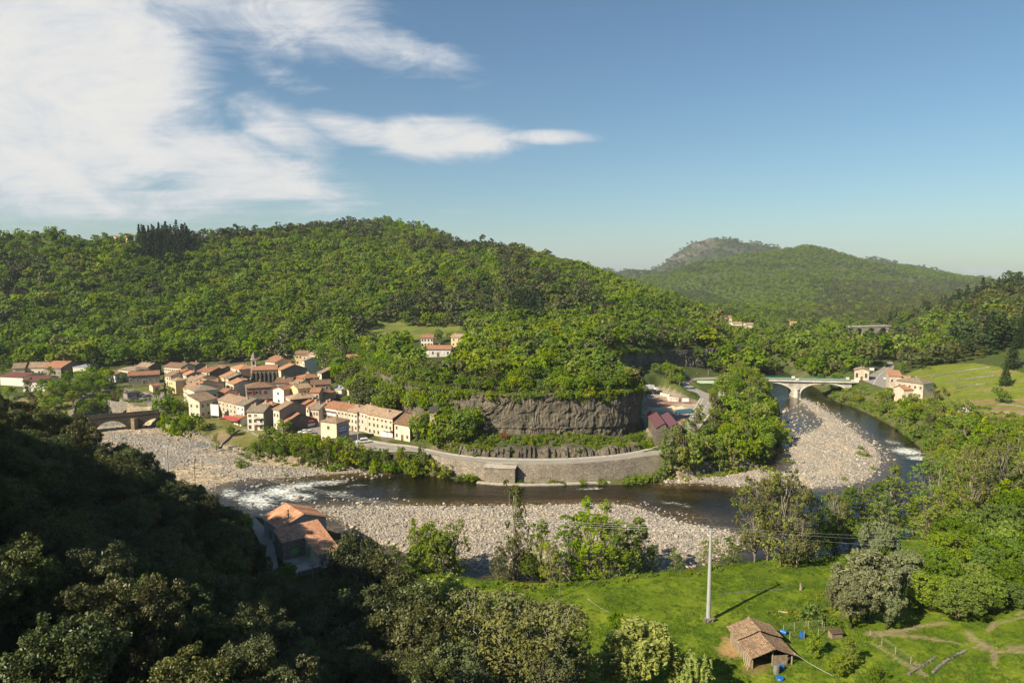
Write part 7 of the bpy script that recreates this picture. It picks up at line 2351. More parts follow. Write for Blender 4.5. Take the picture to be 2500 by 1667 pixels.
x, y = x[k], y[k]; n = len(x); h = rng.uniform(.9, 2.4, n) / 6
P.append(np.stack([x, y, mesa_top(x, y) - .2], 1)); K_.append(choose(rng, [(K_SHRUB, 1)], n)); S_.append(np.stack([h * 1.2, h * 1.2, h], 1))
sel = [i for i in range(0, len(pth))]
x = np.repeat(pth[:, 0], 9) + RNG.normal(0, .8, len(pth) * 9); y = np.repeat(pth[:, 1], 9) + RNG.normal(.9, .9, len(pth) * 9); n = len(x); h = RNG.uniform(.6, 1.9, n) / 6
k = RNG.random(n) < np.where(fbm(x / 5, y / 5, 77, 2) > -.02, .8, .15)
P.append(np.stack([x, y, np.where(RNG.random(n) < .3, 5.6, 7.6) + 0 * x], 1)[k]); K_.append(choose(RNG, [(K_SHRUB, 1)], n)[k]); S_.append(np.stack([h * 1.2, h * 1.2, h], 1)[k])
x, y, rng = jitter_grid(-175, 30, 30, 215, 2.6, 441)
u = x / y; z = zfun(x, y); k = (u > -1.0) & (u < .02) & (z > 7) & (sdist(np.vstack([LANE_A[:, :2], LANE_B[::-1, :2]]), x, y, 20) < -3)
x, y, z = x[k], y[k], z[k]; n = len(x)
P_O, S_O = np.stack([x, y, z - .2], 1), rng.uniform(.18, .36, n)
stuff('slope_undergrowth', P_O, choose(rng, [(K_OAK, 1)], n), np.stack([0 * x, 0 * x, rng.uniform(0, 6.28, n)], 1), np.stack([S_O, S_O, S_O * .8], 1), PROTO)
P, K_, S_ = np.concatenate(P), np.concatenate(K_), np.concatenate(S_)
stuff('undergrowth', P, K_, np.stack([0 * P[:, 0], 0 * P[:, 0], RNG.uniform(0, 6.28, len(P))], 1), S_, PROTO)

# ------------------------------------------------------------------ the house by the water
rl = 15.5
zr = 6.9
E0, E1 = at_z(*zp('8', 1246, 1310), zr), at_z(*zp('8', 1570, 1222), zr)
ex = (E1 - E0) / np.linalg.norm(E1 - E0)
bk = np.array([-ex[1], ex[0], 0.0])
ph = math.radians(rl)
nrm = np.cross(ex, bk * math.cos(ph) + np.array([0, 0, 1]) * math.sin(ph))
RP = lambda x, y: at_plane(*zp('8', x, y), E0, nrm)
fl = [RP(*p) for p in ((755, 912), (765, 1140), (1060, 1092), (1246, 1310), (1570, 1222), (1252, 826))]
gz0 = 4.4
rh_ = thing('riverside_house', 'riverside house with two clay tiled roofs and green doors on the lower slope', 'house', (E0[0], E0[1], gz0), math.atan2(ex[1], ex[0]))
Mi = Matrix.Rotation(-math.atan2(ex[1], ex[0]), 4, 'Z') @ Matrix.Translation((-E0[0], -E0[1], -gz0))
loc = lambda p: tuple(Mi @ Vector((float(p[0]), float(p[1]), float(p[2]))))
m_canal = mat_tiles('canal_tiles', (.52, .205, .10), (.70, .44, .29), (.32, .14, .07), .35, period=.46)
q = [loc(p) for p in fl]


def tile_roof(corners_fn, L, D, rows_w=.30, th=.10):
    """rolls of tiles running down a slope: x along the eaves (0..L), y up the slope (0..D)"""
    nx = max(8, int(L / rows_w) * 6); xs_ = np.linspace(0, L, nx + 1); ys_ = np.linspace(0, D, max(2, int(D / .40)) + 1)
    V, Fq = [], []
    for j, yy in enumerate(ys_):
        for xx in xs_:
            V.append(corners_fn(xx, yy, .075 * abs(math.sin(math.pi * xx / rows_w)) + (.03 if j % 2 else 0)))
    n = nx + 1
    for j in range(len(ys_) - 1):
        for i in range(nx): Fq.append([j * n + i, j * n + i + 1, (j + 1) * n + i + 1, (j + 1) * n + i])
    return V, Fq


# front L-shaped roof: two slabs of one plane
tpz = math.tan(ph)
zpl = lambda x, y: zr - gz0 + y * tpz
xL, xM, xR = q[1][0], q[2][0], q[4][0]
y_up = min(q[0][1], q[5][1]); yM = (q[1][1] + q[2][1]) / 2
xL0 = min(q[0][0], q[1][0])
V, Fq = [], []
for (x0, x1, y0, y1) in ((xL0, q[3][0], yM, y_up), (q[3][0], xR, -.35, y_up)):
    a, b = tile_roof(lambda xx, yy, dz: (x0 + xx, y0 + yy, zpl(x0, y0 + yy) + dz), x1 - x0, y1 - y0)
    o_ = len(V); V += a; Fq += [[i + o_ for i in f] for f in b]
rf = obj('roof', np_mesh('roof', V, np.array(Fq), [m_canal], smooth_=True), rh_)
mb = MB()
for (x0, x1, y0, y1) in ((xL0, q[3][0] - .001, yM, y_up), (q[3][0], xR, -.35, y_up)):
    mb.slab([(x0, y0, zpl(0, y0) - .02), (x1, y0, zpl(0, y0) - .02), (x1, y1, zpl(0, y1) - .02), (x0, y1, zpl(0, y1) - .02)], .14)
mb.build('roof_boards', mat_plain('grey_eaves', (.30, .27, .24), .9), rf)
m_rub = mat_stone('house_rubble', (.22, .18, .13), (.40, .33, .25), (.26, .22, .16), 2.2)
m_blue_r = mat_plaster('blue_grey_render', (.36, .36, .36), (.20, .19, .18), .5)
xi = q[3][0] + .35
mb = MB()
z1 = zpl(0, yM) - .2
mb.poly([(xL0 + .3, yM + .3, -3), (xi, yM + .3, -3), (xi, yM + .3, z1), (xL0 + .3, yM + .3, z1)], 0)
mb.poly([(xL0 + .3, y_up, -3), (xL0 + .3, yM + .3, -3), (xL0 + .3, yM + .3, z1), (xL0 + .3, y_up, zpl(0, y_up) - .2)], 0)
mb.poly([(xi, yM + .3, -3), (xi, 0, -3), (xi, 0, zpl(0, 0) - .2), (xi, yM + .3, zpl(0, yM + .3) - .2)], 2)
mb.poly([(xi, 0, -3), (xR - .3, 0, -3), (xR - .3, 0, zpl(0, 0) - .2), (xi, 0, zpl(0, 0) - .2)], 1)
mb.poly([(xR - .3, 0, -3), (xR - .3, y_up, -3), (xR - .3, y_up, zpl(0, y_up) - .2), (xR - .3, 0, zpl(0, 0) - .2)], 1)
mb.poly([(xR - .3, y_up, -3), (xL0 + .3, y_up, -3), (xL0 + .3, y_up, zpl(0, y_up) - .2), (xR - .3, y_up, zpl(0, y_up) - .2)], 1)
mb.build('wall', [m_rub, m_blue_r, WALLS['beige']], rh_)
m_gd = mat_plain('pale_green_paint', (.24, .40, .15), .7, .2, var=.15)
mb = MB(); mb.box(xL0 + 2.2, yM + .22, .9, xL0 + 3.9, yM + .29, 2.3); mb.build('shutter', m_gd, rh_)
mb = MB(); mb.box(xi - .06, yM - 2.6, .05, xi - .003, yM - .6, 2.5); mb.build('door', m_gd, rh_)
mb = MB(); mb.box(xL0 + .3, -1.4, -3, xi - .003, yM + .29, .0); mb.build('terrace', mat_plain('terrace_concrete', (.36, .33, .28), .9, .2, var=.3, sc=.4), rh_)
mb = MB(); mb.box(xL0 + .3, -1.65, -3, xi - .01, -1.402, .35); mb.build('terrace_wall', m_wall_dark, rh_)
# back block, ridge running away towards the water
zb2 = zpl(0, y_up)
A_ = at_z(*zp('8', 710, 936), gz0 + 4.6); R_f = at_z(*zp('8', 1070, 746), gz0 + 6.9); R_b = at_z(*zp('8', 832, 600), gz0 + 6.9); A_b = at_z(*zp('8', 634, 682), gz0 + 4.6)
dirv = unit((R_b - R_f)[:2]); rzb = math.atan2(dirv[1], dirv[0])
Lb = float(np.linalg.norm(R_b - R_f)); acr = np.array([-dirv[1], dirv[0]])
hw_ = abs(float(np.dot((A_ - R_f)[:2], acr)))
bb = obj('rear_block', np_mesh('rear_block', *(lambda V, F_: (V, F_))([(0, -hw_ + .3, -3), (0, hw_ - .3, -3), (0, hw_ - .3, 4.45), (0, 0, 6.7), (0, -hw_ + .3, 4.45), (Lb, -hw_ + .3, -3), (Lb, hw_ - .3, -3), (Lb, hw_ - .3, 4.45), (Lb, 0, 6.7), (Lb, -hw_ + .3, 4.45)],
                [np.array([[0, 4, 3, 2, 1], [5, 6, 7, 8, 9]]), np.array([[0, 5, 9, 4], [1, 2, 7, 6]])]), [m_blue_r]), rh_)
bb.matrix_parent_inverse = Matrix.Identity(4)
bb.location = loc((R_f[0], R_f[1], gz0)); bb.rotation_euler = (0, 0, rzb - math.atan2(ex[1], ex[0]))
V, Fq = [], []
sl = math.hypot(hw_ + .3, 2.3)
for s in (1, -1):
    fn = lambda xx, yy, dz: ((xx - .4) if s < 0 else (Lb + .4 - xx), s * (hw_ + .3) * (1 - yy / sl), 4.45 + 2.4 * yy / sl + dz)
    a, b = tile_roof(fn, Lb + .8, sl)
    o_ = len(V); V += a; Fq += [[i + o_ for i in f] for f in b]
obj('rear_roof', np_mesh('rear_roof', V, np.array(Fq), [m_canal], smooth_=True), bb)
mb = MB(); mb.tube([(Lb * .25, hw_ * .45, 5), (Lb * .25, hw_ * .45, 7.6)], .12, 8); mb.tube([(Lb * .25, hw_ * .45, 7.6), (Lb * .25, hw_ * .45, 7.75)], .2, 8)
mb.build('chimney_pipe', mat_plain('dark_iron', (.03, .028, .026)), bb)
mb = MB(); mb.box(Lb * .55, hw_ - .28, .2, Lb * .55 + 1.1, hw_ - .22, 2.4); mb.build('door', SHUT['green'], bb)

# ------------------------------------------------------------------ the tiled shed in the meadow
c0 = at_z(*zp('7', 398, 690), 4.8)
sx0, sx1 = at_z(*zp('7', 398, 690), 4.8), at_z(*zp('7', 690, 672), 4.8)
rzs, Ls = frame(sx0, sx1)
gs = zat(c0[0], c0[1]) - .1
sh = thing('tiled_shed', 'old open timber shed under a sagging clay tile roof in the meadow', 'shed', (c0[0], c0[1], gs), rzs)
Ds = 8.6; hs = 2.35; pk = 3.65; kx = Ls * .50
m_old = mat_tiles('old_shed_tiles', (.20, .125, .08), (.36, .245, .165), (.11, .10, .06), .55, period=.46)
m_wood = mat_plain('weathered_wood', (.27, .21, .15), .9, .1, var=.35, sc=1.2)
m_darkw = mat_plain('dark_wood', (.10, .075, .05), .9, .1, var=.3)


def shed_roof(y0, y1, lift, ov, name):
    V, Fq = [], []
    for s in (0, 1):
        half = kx + ov if s == 0 else Ls - kx + ov
        sl_ = math.hypot(half, pk - hs + .25)
        def fn(xx, yy, dz):
            k = yy / sl_
            X = (-ov + half * k) if s == 0 else (Ls + ov - half * k)
            yv = y1 - xx if s == 0 else y0 + xx
            sag = .10 * math.sin(xx * .9 + s) + .05 * math.sin(xx * 2.3 + yy)
            return (X, yv, lift + hs - .2 + (pk - hs + .25) * k + dz * 1.1 - .12 * math.sin(math.pi * k) + sag * .6)
        a, b = tile_roof(fn, y1 - y0, sl_, .34)
        o_ = len(V); V += a; Fq += [[i + o_ for i in f] for f in b]
    o = obj(name, np_mesh(name, V, np.array(Fq), [m_old], smooth_=False), sh)
    return o


r1 = shed_roof(-.6, 4.9, 0, .55, 'roof')
r2 = shed_roof(4.6, 9.2, .38, .65, 'raised_roof')
for rr_, y0, y1, lift in ((r1, -.6, 4.9, 0), (r2, 4.6, 9.2, .38)):
    mb = MB(); mb.tube([(kx, y0, pk + .02 + lift), (kx, (y0 + y1) / 2, pk - .06 + lift), (kx, y1, pk + .02 + lift)], .16, 6); mb.build('ridge_tiles', TILES['tan'], rr_)
for x_, y_ in ((.1, .05), (Ls - .15, .05), (kx, .05), (.1, 4.6), (Ls - .15, 4.6), (.1, 8.4), (Ls - .15, 8.4)):
    mb = MB(); mb.tube([(x_, y_, -.4), (x_ + .03, y_, hs + (.9 if abs(x_ - kx) < .1 else 0))], .13, 6); mb.build('post', m_wood, sh)
mb = MB()
for k in range(9): mb.box(kx + .0, -.02 + .012 * (k % 2), .05 + k * .24, Ls - .9 - .1 * (k % 2), .05 + .012 * (k % 2), .05 + k * .24 + .22)
mb.build('front_boards', m_wood, sh)
mb = MB()
for k in range(26): mb.box(-.03, .2 + k * .32, -.3, .05 + .02 * (k % 3), .2 + k * .32 + .28, hs - .1 - .15 * (k % 4 == 2))
mb.build('side_boards', m_wood, sh)
mb = MB(); mb.box(.1, 8.3, -.3, Ls - .1, 8.4, hs + .2); mb.build('back_boards', m_darkw, sh)
mb = MB()
for k in range(4): mb.tube([(-.9 + .16 * k, -.1 + k * .75, -.2), (-.12, .25 + k * .8, 2.0)], .07, 5)
mb.build('leaning_planks', mat_plain('pale_wood', (.42, .33, .22), .9), sh)
mb = MB(); mb.box(Ls - .1, .6, -.3, Ls - .02, 8.2, 1.2); mb.build('side_rail', m_darkw, sh)

m_blueb = mat_plain('blue_plastic', (.015, .13, .42), .4, .5, var=.1)
m_steel = mat_plain('galvanised_steel', (.36, .37, .37), .45, .5, .6, var=.25)


def drum(name, label, px_, py_, r, h, mat, lying=False, zz=4.8, cat='barrel'):
    p = at_z(px_, py_, zz); g = zat(p[0], p[1])
    mb = MB(); n = 16
    prof = [(r * .93, 0), (r, .04), (r * .96, h * .2), (r * 1.03, h * .34), (r * .97, h * .5), (r * 1.03, h * .66), (r * .96, h * .82), (r, h - .04), (r * .9, h)]
    for i in range(len(prof) - 1):
        for k in range(n):
            a, b = 2 * math.pi * k / n, 2 * math.pi * (k + 1) / n
            (r0, z0), (r1_, z1_) = prof[i], prof[i + 1]
            mb.poly([(r0 * math.cos(a), r0 * math.sin(a), z0), (r0 * math.cos(b), r0 * math.sin(b), z0), (r1_ * math.cos(b), r1_ * math.sin(b), z1_), (r1_ * math.cos(a), r1_ * math.sin(a), z1_)])
    mb.poly([(prof[-1][0] * math.cos(2 * math.pi * k / n), prof[-1][0] * math.sin(2 * math.pi * k / n), h) for k in range(n)])
    mb.poly([(prof[0][0] * math.cos(2 * math.pi * k / n), prof[0][0] * math.sin(2 * math.pi * k / n), 0) for k in range(n)][::-1])
    o = tag(mb.build(name, mat), label, cat)
    o.location = (p[0], p[1], g + (r if lying else 0))
    if lying: o.rotation_euler = (math.pi / 2, 0, .9)
    return o


drum('plastic_barrel', 'blue barrel lying beside the top corner of the shed', 1700 + 604 / 2.94, 1400 + 440 / 2.94, .42, 1.05, m_blueb, True)
drum('plastic_barrel', 'blue drum standing inside the wire pen', 1700 + 757 / 2.94, 1400 + 480 / 2.94, .45, .95, m_blueb)
drum('steel_tank', 'dull steel water tank at the front corner of the shed', 1700 + 572 / 2.94, 1400 + 732 / 2.94, .5, 1.5, m_steel, cat='tank')
drum('plastic_barrel', 'dark blue barrel beside the steel tank', 1700 + 614 / 2.94, 1400 + 708 / 2.94, .38, .8, m_blueb)
drum('plastic_tub', 'low blue tub at the bottom edge below the tank', 1700 + 600 / 2.94, 1400 + 778 / 2.94, .6, .4, m_blueb, cat='tub')
# wire pen, fence and dry stone walls
m_post = mat_plain('fence_post', (.36, .31, .25), .9)
m_wire = mat_plain('fence_wire', (.16, .17, .15), .6, .4, .4)


def wire_fence(name, label, pts, h, mesh=True, zz=5.2, post=.05, group=None):
    P = [at_z(*zp('7', *p), zz) for p in pts]
    P = [(p[0], p[1], zat(p[0], p[1])) for p in P]
    f = thing(name, label, 'fence', P[0], 0, group)
    o = np.array(P[0])
    R_, s_ = resample(np.array(P), 2.6)
    for p in R_:
        q_ = np.array([p[0], p[1], zat(p[0], p[1])]) - o
        mb = MB(); mb.tube([(q_[0], q_[1], q_[2] - .3), (q_[0], q_[1], q_[2] + h)], post, 5); mb.build('post', m_post, f)
    mb = MB()
    for k in ([.15, .4, .65, .9, 1.0] if mesh else [.5, .95]):
        mb.tube([(p[0] - o[0], p[1] - o[1], zat(p[0], p[1]) - o[2] + h * k) for p in R_], .014, 3)
    if mesh:
        Q, _ = resample(R_, .5)
        for p in Q:
            g = zat(p[0], p[1]) - o[2]; mb.tube([(p[0] - o[0], p[1] - o[1], g + .1), (p[0] - o[0], p[1] - o[1], g + h)], .008, 3)
    mb.build('wire_mesh', m_wire, f)
    return f


wire_fence('wire_pen', 'wire netting pen on posts behind the shed', [(625, 430), (640, 415), (930, 405), (905, 470), (670, 480)], 1.7)
wire_fence('pasture_fence', 'post and wire fence running down the pasture', [(1245, 480), (1320, 545), (1385, 590), (1445, 640), (1535, 700)], 1.3)
mb = MB()
p = at_z(*zp('7', 1010, 485), 5.2); tk = thing('wooden_hutch', 'small grey wooden hutch beside the wire pen', 'hutch', (p[0], p[1], zat(p[0], p[1])), .15)
for k in range(6): mb.box(-1.0 + k * .34, 0, -.2, -1.0 + k * .34 + .31, 1.2, 1.0 + .02 * (k % 2))
mb.build('boards', m_wood, tk)
mb = MB(); mb.slab([(-1.15, -.2, 1.05), (1.2, -.2, 1.05), (1.2, 1.4, 1.3), (-1.15, 1.4, 1.3)], .06); mb.build('roof', m_darkw, tk)


def stone_row(name, label, pts, zk, zz, r, n, seed, cat='wall'):
    P = np.array([at_z(*zp(zk, *p), zz) for p in pts])
    R_, _ = resample(P, float(np.sum(np.linalg.norm(np.diff(P, axis=0), axis=1))) / n)
    rr = random.Random(seed); V, Fq = [], []
    for p in R_:
        for lay in range(2):
            bm = bmesh.new(); bmesh.ops.create_icosphere(bm, subdivisions=1, radius=r * rr.uniform(.6, 1.15))
            off = len(V); cx, cy = p[0] + rr.uniform(-.5, .5) * r, p[1] + rr.uniform(-.5, .5) * r; cz_ = zat(cx, cy) + r * (.3 + lay * .8)
            for v_ in bm.verts: V.append((cx + v_.co.x * rr.uniform(.8, 1.3), cy + v_.co.y * rr.uniform(.8, 1.2), cz_ + v_.co.z * rr.uniform(.6, .9)))
            bm.verts.index_update()
            Fq += [[off + v_.index for v_ in f.verts] for f in bm.faces]; bm.free()
    return tag(obj(name, np_mesh(name, V, np.array(Fq), [mat_plain('lichen_stone', (.15, .14, .12), .9, .1, var=.4, sc=1.5)])), label, cat)


stone_row('dry_stone_wall', 'low dry stone wall curving at the bottom right of the pasture', [(1690, 780), (1740, 730), (1800, 685), (1860, 650), (1925, 630)], '7', 5.6, .22, 80, 1)
stone_row('dry_stone_wall', 'short broken stone wall beside the fence end', [(1520, 780), (1590, 735), (1650, 700), (1710, 665)], '7', 5.4, .2, 52, 2)
stone_row('stone_line', 'row of half buried stones across the meadow above the shed', [(165, 150), (350, 138), (520, 130), (660, 124)], '7', 4.6, .11, 80, 3)
stone_row('stone_ring', 'ring of stones at the foot of the big metal pole', [(65, 338), (95, 345), (125, 335)], '7', 4.6, .42, 9, 4, 'stones')
# a felled log by the water and a stump
mb = MB(); p = at_z(*zp('7', 625, 304), 4.6); g = zat(p[0], p[1]); mb.tube([(-.9, .3, .2), (.9, -.1, .22)], [.2, .16], 8); o = tag(mb.build('fallen_log', m_post), 'short pale log lying in the meadow grass', 'log'); o.location = (p[0], p[1], g)
mb = MB(); p = at_z(*zp('7', 748, 135), 4.6); g = zat(p[0], p[1]); mb.tube([(0, 0, -.2), (.05, 0, .5), (-.1, .05, 1.5)], [.34, .27, .12], 8); o = tag(mb.build('tree_stump', B_pale), 'broken pale tree stump at the meadow edge', 'stump'); o.location = (p[0], p[1], g)

# ------------------------------------------------------------------ poles and wires
m_pole = mat_plain('grey_pole_paint', (.43, .45, .45), .5, .4, .2, var=.1, sc=.4)
m_wpole = mat_plain('wooden_pole', (.20, .15, .10), .9, .1, var=.2)
m_cable = mat_plain('aluminium_cable', (.50, .50, .48), .5, .5, .3, var=.05)
m_ins = mat_plain('insulator_glass', (.12, .16, .14), .3, .5)
p = at_z(1729, 1514, 4.6); g = zat(p[0], p[1]); tp_ = at_y(1738, 1292, p[1]); PH = float(tp_[2] - g)
bp_ = thing('power_pole', 'tall pale grey metal power pole standing alone in the meadow', 'pole', (p[0], p[1], g))
mb = MB(); n = 8
mb.tube([(0, 0, -.6), (0, 0, PH * .5), (0, 0, PH)], [.43, .34, .22], 8); mb.build('shaft', m_pole, bp_)
mb = MB(); mb.box(-.06, -1.5, PH - .5, .06, 1.5, PH - .36); mb.build('crossarm', m_steel, bp_)
for s in (-1.3, 0, 1.3):
    mb = MB(); mb.tube([(0, s, PH - .38), (0, s, PH - .1), (0, s, PH + .12)], [.05, .09, .05], 6); mb.build('insulator', m_ins, bp_)


def pole(name, label, px_, py_, top, zz, r, mat, arm=None, group=None):
    p = at_z(px_, py_, zz); g = zat(p[0], p[1]); h = float(at_y(px_, top, p[1])[2] - g)
    o = thing(name, label, 'pole', (p[0], p[1], g), 0, group)
    mb = MB(); mb.tube([(0, 0, -.5), (0, 0, h)], [r, r * .65], 7); mb.build('shaft', mat, o)
    if arm == 'v':
        mb = MB()
        for a, b in (((0, 0, h - .1), (-1.6, 0, h + 1.0)), ((0, 0, h - .1), (1.6, 0, h + 1.0)), ((-1.6, 0, h + 1.0), (-.7, 0, h + 1.2)), ((1.6, 0, h + 1.0), (.7, 0, h + 1.2)), ((-.7, 0, h + 1.2), (.7, 0, h + 1.2)), ((-1.6, 0, h + 1.0), (1.6, 0, h + 1.0))): mb.tube([a, b], .06, 4)
        mb.build('crossarm', m_steel, o)
    elif arm == 't':
        mb = MB(); mb.box(-.9, -.05, h - .3, .9, .05, h - .18); mb.build('crossarm', mat, o)
        mb = MB(); mb.tube([(0, 0, h - .2), (0, 0, h + .25)], .06, 5); mb.build('insulator', m_ins, o)
    return o, np.array([p[0], p[1], g + h])


STEEL, T1 = pole('steel_pylon', 'slim steel pole with a flat V-shaped crossarm above the gravel beach', 411, 1158, 1098, 9.0, .28, m_pole, 'v')
_, T2 = pole('wooden_pole', 'short wooden pole with small crossarm right of the steel pylon', 476, 1172, 1125, 9.0, .15, m_wpole, 't')
pole('wooden_pole', 'thin dark post at the river edge below the rapids', 580, 1252, 1205, 6.5, .12, m_wpole)
pole('wooden_pole', 'wooden pole beside the terrace wall of the riverside house', 763, 1405, 1378, 4.5, .14, m_wpole, 't')
pole('wooden_pole', 'thin brown pole standing at the meadow edge', 1367, 1455, 1385, 4.2, .09, m_wpole)
pole('utility_pole', 'concrete utility pole in front of the terrace houses', 874, 1096, 1023, 5.3, .18, m_bridge_new, 't')
pole('wooden_pole', 'thick rusty brown post in the terraced field', 2327, 955, 930, 13, .22, mat_plain('rusty_post', (.27, .13, .08), .9))
pole('lamp_post', 'pale lamp post beside the lane below the white hut', 2345, 1027, 1000, 8.5, .09, m_pole)
pole('lamp_post', 'small pale post at the top of the grassy bank', 2273, 985, 974, 9, .07, m_pole)
pole('lamp_post', 'lamp post on the verge of the road bend', 1729, 916, 903, 9.9, .10, m_pole)
pole('lamp_post', 'short lamp post left of the road bend', 1700, 918, 909, 9.9, .10, m_pole)
pole('lamp_post', 'street lamp at the car park', 327, 967, 937, 8.6, .10, m_pole)


def wire(a, b, sag, r=.035, name='power_line', label=None, group=None):
    a, b = np.array(a), np.array(b)
    P = [a + (b - a) * k - np.array([0, 0, sag * 4 * k * (1 - k)]) for k in np.linspace(0, 1, 24)]
    mb = MB(); mb.tube(P, r, 4)
    return tag(mb.build(name, m_cable), label, 'cable', group)


top = np.array([p[0], p[1], g]) * 0 + np.array([at_z(1729, 1514, 4.6)[0], at_z(1729, 1514, 4.6)[1], g])
base = at_z(1729, 1514, 4.6); gb = zat(base[0], base[1])
for s in (-1.3, 0, 1.3):
    t0 = np.array([base[0], base[1] + s, gb + PH + .12])
    wire(t0, at_y(2620, 1312 + 22 * (0 if s > 0 else (.45 if s == 0 else 1.5)), 150 + 3 * s), 1.0, .018, label='thin power line strung from the metal pole to the right', group='power lines over the meadow')
    wire(t0, T1 + np.array([s, 0, 1.0]), 6.0, .016, label='thin power line crossing the river from the metal pole', group='power lines over the river')
wire(at_y(1375, 1395, 146), at_y(1490, 1495, 122), 1.2, .03, name='slack_rope', label='pale slack rope hanging from a tree down to the meadow')
shed_top = np.array([sx1[0], sx1[1], gs + 2.6])
wire(shed_top, at_z(1700 + 1120 / 2.94, 1400 + 784 / 2.94, 5.6), .5, .03, name='slack_rope', label='pale cable from the shed corner down through the fruit trees')

# ------------------------------------------------------------------ vehicles
m_glass = mat_plain('car_glass', (.02, .022, .025), .08, .6, var=.05)
m_tyre = mat_plain('tyre_rubber', (.02, .02, .02), .8)
m_rim = mat_plain('wheel_rim', (.35, .35, .36), .35, .5, .7)
m_lamp = mat_plain('headlamp_lens', (.75, .75, .72), .15, .6, var=.02)
m_tail = mat_plain('tail_lamp', (.35, .02, .02), .3, .5)
PAINT = {k: mat_plain(k + '_car_paint', c, .28, .5, var=.04) for k, c in {'white': (.72, .72, .70), 'black': (.018, .018, .02), 'silver': (.40, .42, .44), 'dark': (.05, .055, .06), 'green': (.02, .10, .085), 'blue': (.04, .08, .16)}.items()}


def car_profile(van):
    if van: return [(-2.2, .35), (-2.2, .9), (-2.05, 1.05), (-1.25, 1.18), (-.55, 1.78), (.2, 1.9), (2.0, 1.86), (2.2, 1.5), (2.22, .4)]
    return [(-2.1, .35), (-2.12, .68), (-1.95, .82), (-1.0, .95), (-.35, 1.38), (.35, 1.47), (1.1, 1.40), (1.75, 1.0), (2.05, .92), (2.1, .4)]


def car(name, label, p, rz, paint, van=False, cat='car', group=None, z=None):
    g = zat(p[0], p[1]) if z is None else z
    o = thing(name, label, cat, (p[0], p[1], g), rz, group)
    pr = car_profile(van); hw = .88; V = []
    n = len(pr)
    for y_, k in ((-hw, 0), (-hw * .97, 1), (hw * .97, 1), (hw, 0)):
        for x_, z_ in pr:
            t_ = max(0, (z_ - .95) / 1.0)
            V.append((x_ * (1.0 if k else .985), (y_) * (1 - .22 * t_), z_))
    Fq = []
    for a in range(3):
        for i in range(n - 1): Fq.append([a * n + i, a * n + i + 1, (a + 1) * n + i + 1, (a + 1) * n + i])
    me = np_mesh('body', V, [np.array(Fq), np.array([list(range(n))]), np.array([list(range(3 * n, 4 * n))[::-1]]), np.array([[0, n - 1, 4 * n - 1, 3 * n][::-1]])], [PAINT[paint]])
    obj('body', me, o)
    mb = MB()
    W1 = lambda z_, e=.012: hw * (1 - .22 * max(0, (z_ - .95))) + e
    if van: side = [(-1.1, 1.15), (-.5, 1.68), (1.9, 1.70), (2.0, 1.2)]; fr = [(-1.2, 1.2), (-.62, 1.74)]; bk_ = [(2.21, 1.2), (2.06, 1.74)]
    else: side = [(-.85, .98), (-.3, 1.32), (.95, 1.34), (1.5, 1.02)]; fr = [(-.95, 1.0), (-.4, 1.35)]; bk_ = [(1.72, 1.04), (1.18, 1.38)]
    for s in (-1, 1): mb.poly([(x_, s * W1(z_), z_) for x_, z_ in side])
    for a, b, e in ((fr[0], fr[1], -.02), (bk_[0], bk_[1], .02)):
        mb.poly([(a[0] + e, -W1(a[1], -.1), a[1] + .02), (a[0] + e, W1(a[1], -.1), a[1] + .02), (b[0] + e, W1(b[1], -.12), b[1] + .02), (b[0] + e, -W1(b[1], -.12), b[1] + .02)])
    mb.build('windows', m_glass, o)
    if 'wheel' not in UNIT:
        mb = MB(); mb.tube([(0, -.11, 0), (0, .11, 0)], .32, 14); UNIT['wheel'] = mb.mesh('wheel', m_tyre)
        mb = MB(); mb.tube([(0, -.118, 0), (0, .118, 0)], .19, 10); UNIT['rim'] = mb.mesh('rim', m_rim)
    for x_ in (-1.35, 1.35):
        for s in (-1, 1):
            w_ = obj('wheel', UNIT['wheel'], o); w_.location = (x_, s * .80, .32); obj('rim', UNIT['rim'], w_)
    for s in (-1, 1):
        mb = MB(); mb.box(-2.16, s * .62 - .2, .66, -2.02, s * .62 + .2, .80); mb.build('headlight', m_lamp, o)
        mb = MB(); mb.box(2.02, s * .68 - .13, .78, 2.2, s * .68 + .13, .98); mb.build('tail_light', m_tail, o)
    return o


def on_road(A, B, k, i):
    P = A + (B - A) * k
    d = P[min(i + 1, len(P) - 1)] - P[max(i - 1, 0)]
    return P[i], math.atan2(d[1], d[0])


def near_idx(A, px_): return int(np.argmin(np.abs(project(A)[0] - px_) + (project(A)[1] > 1150) * 0))


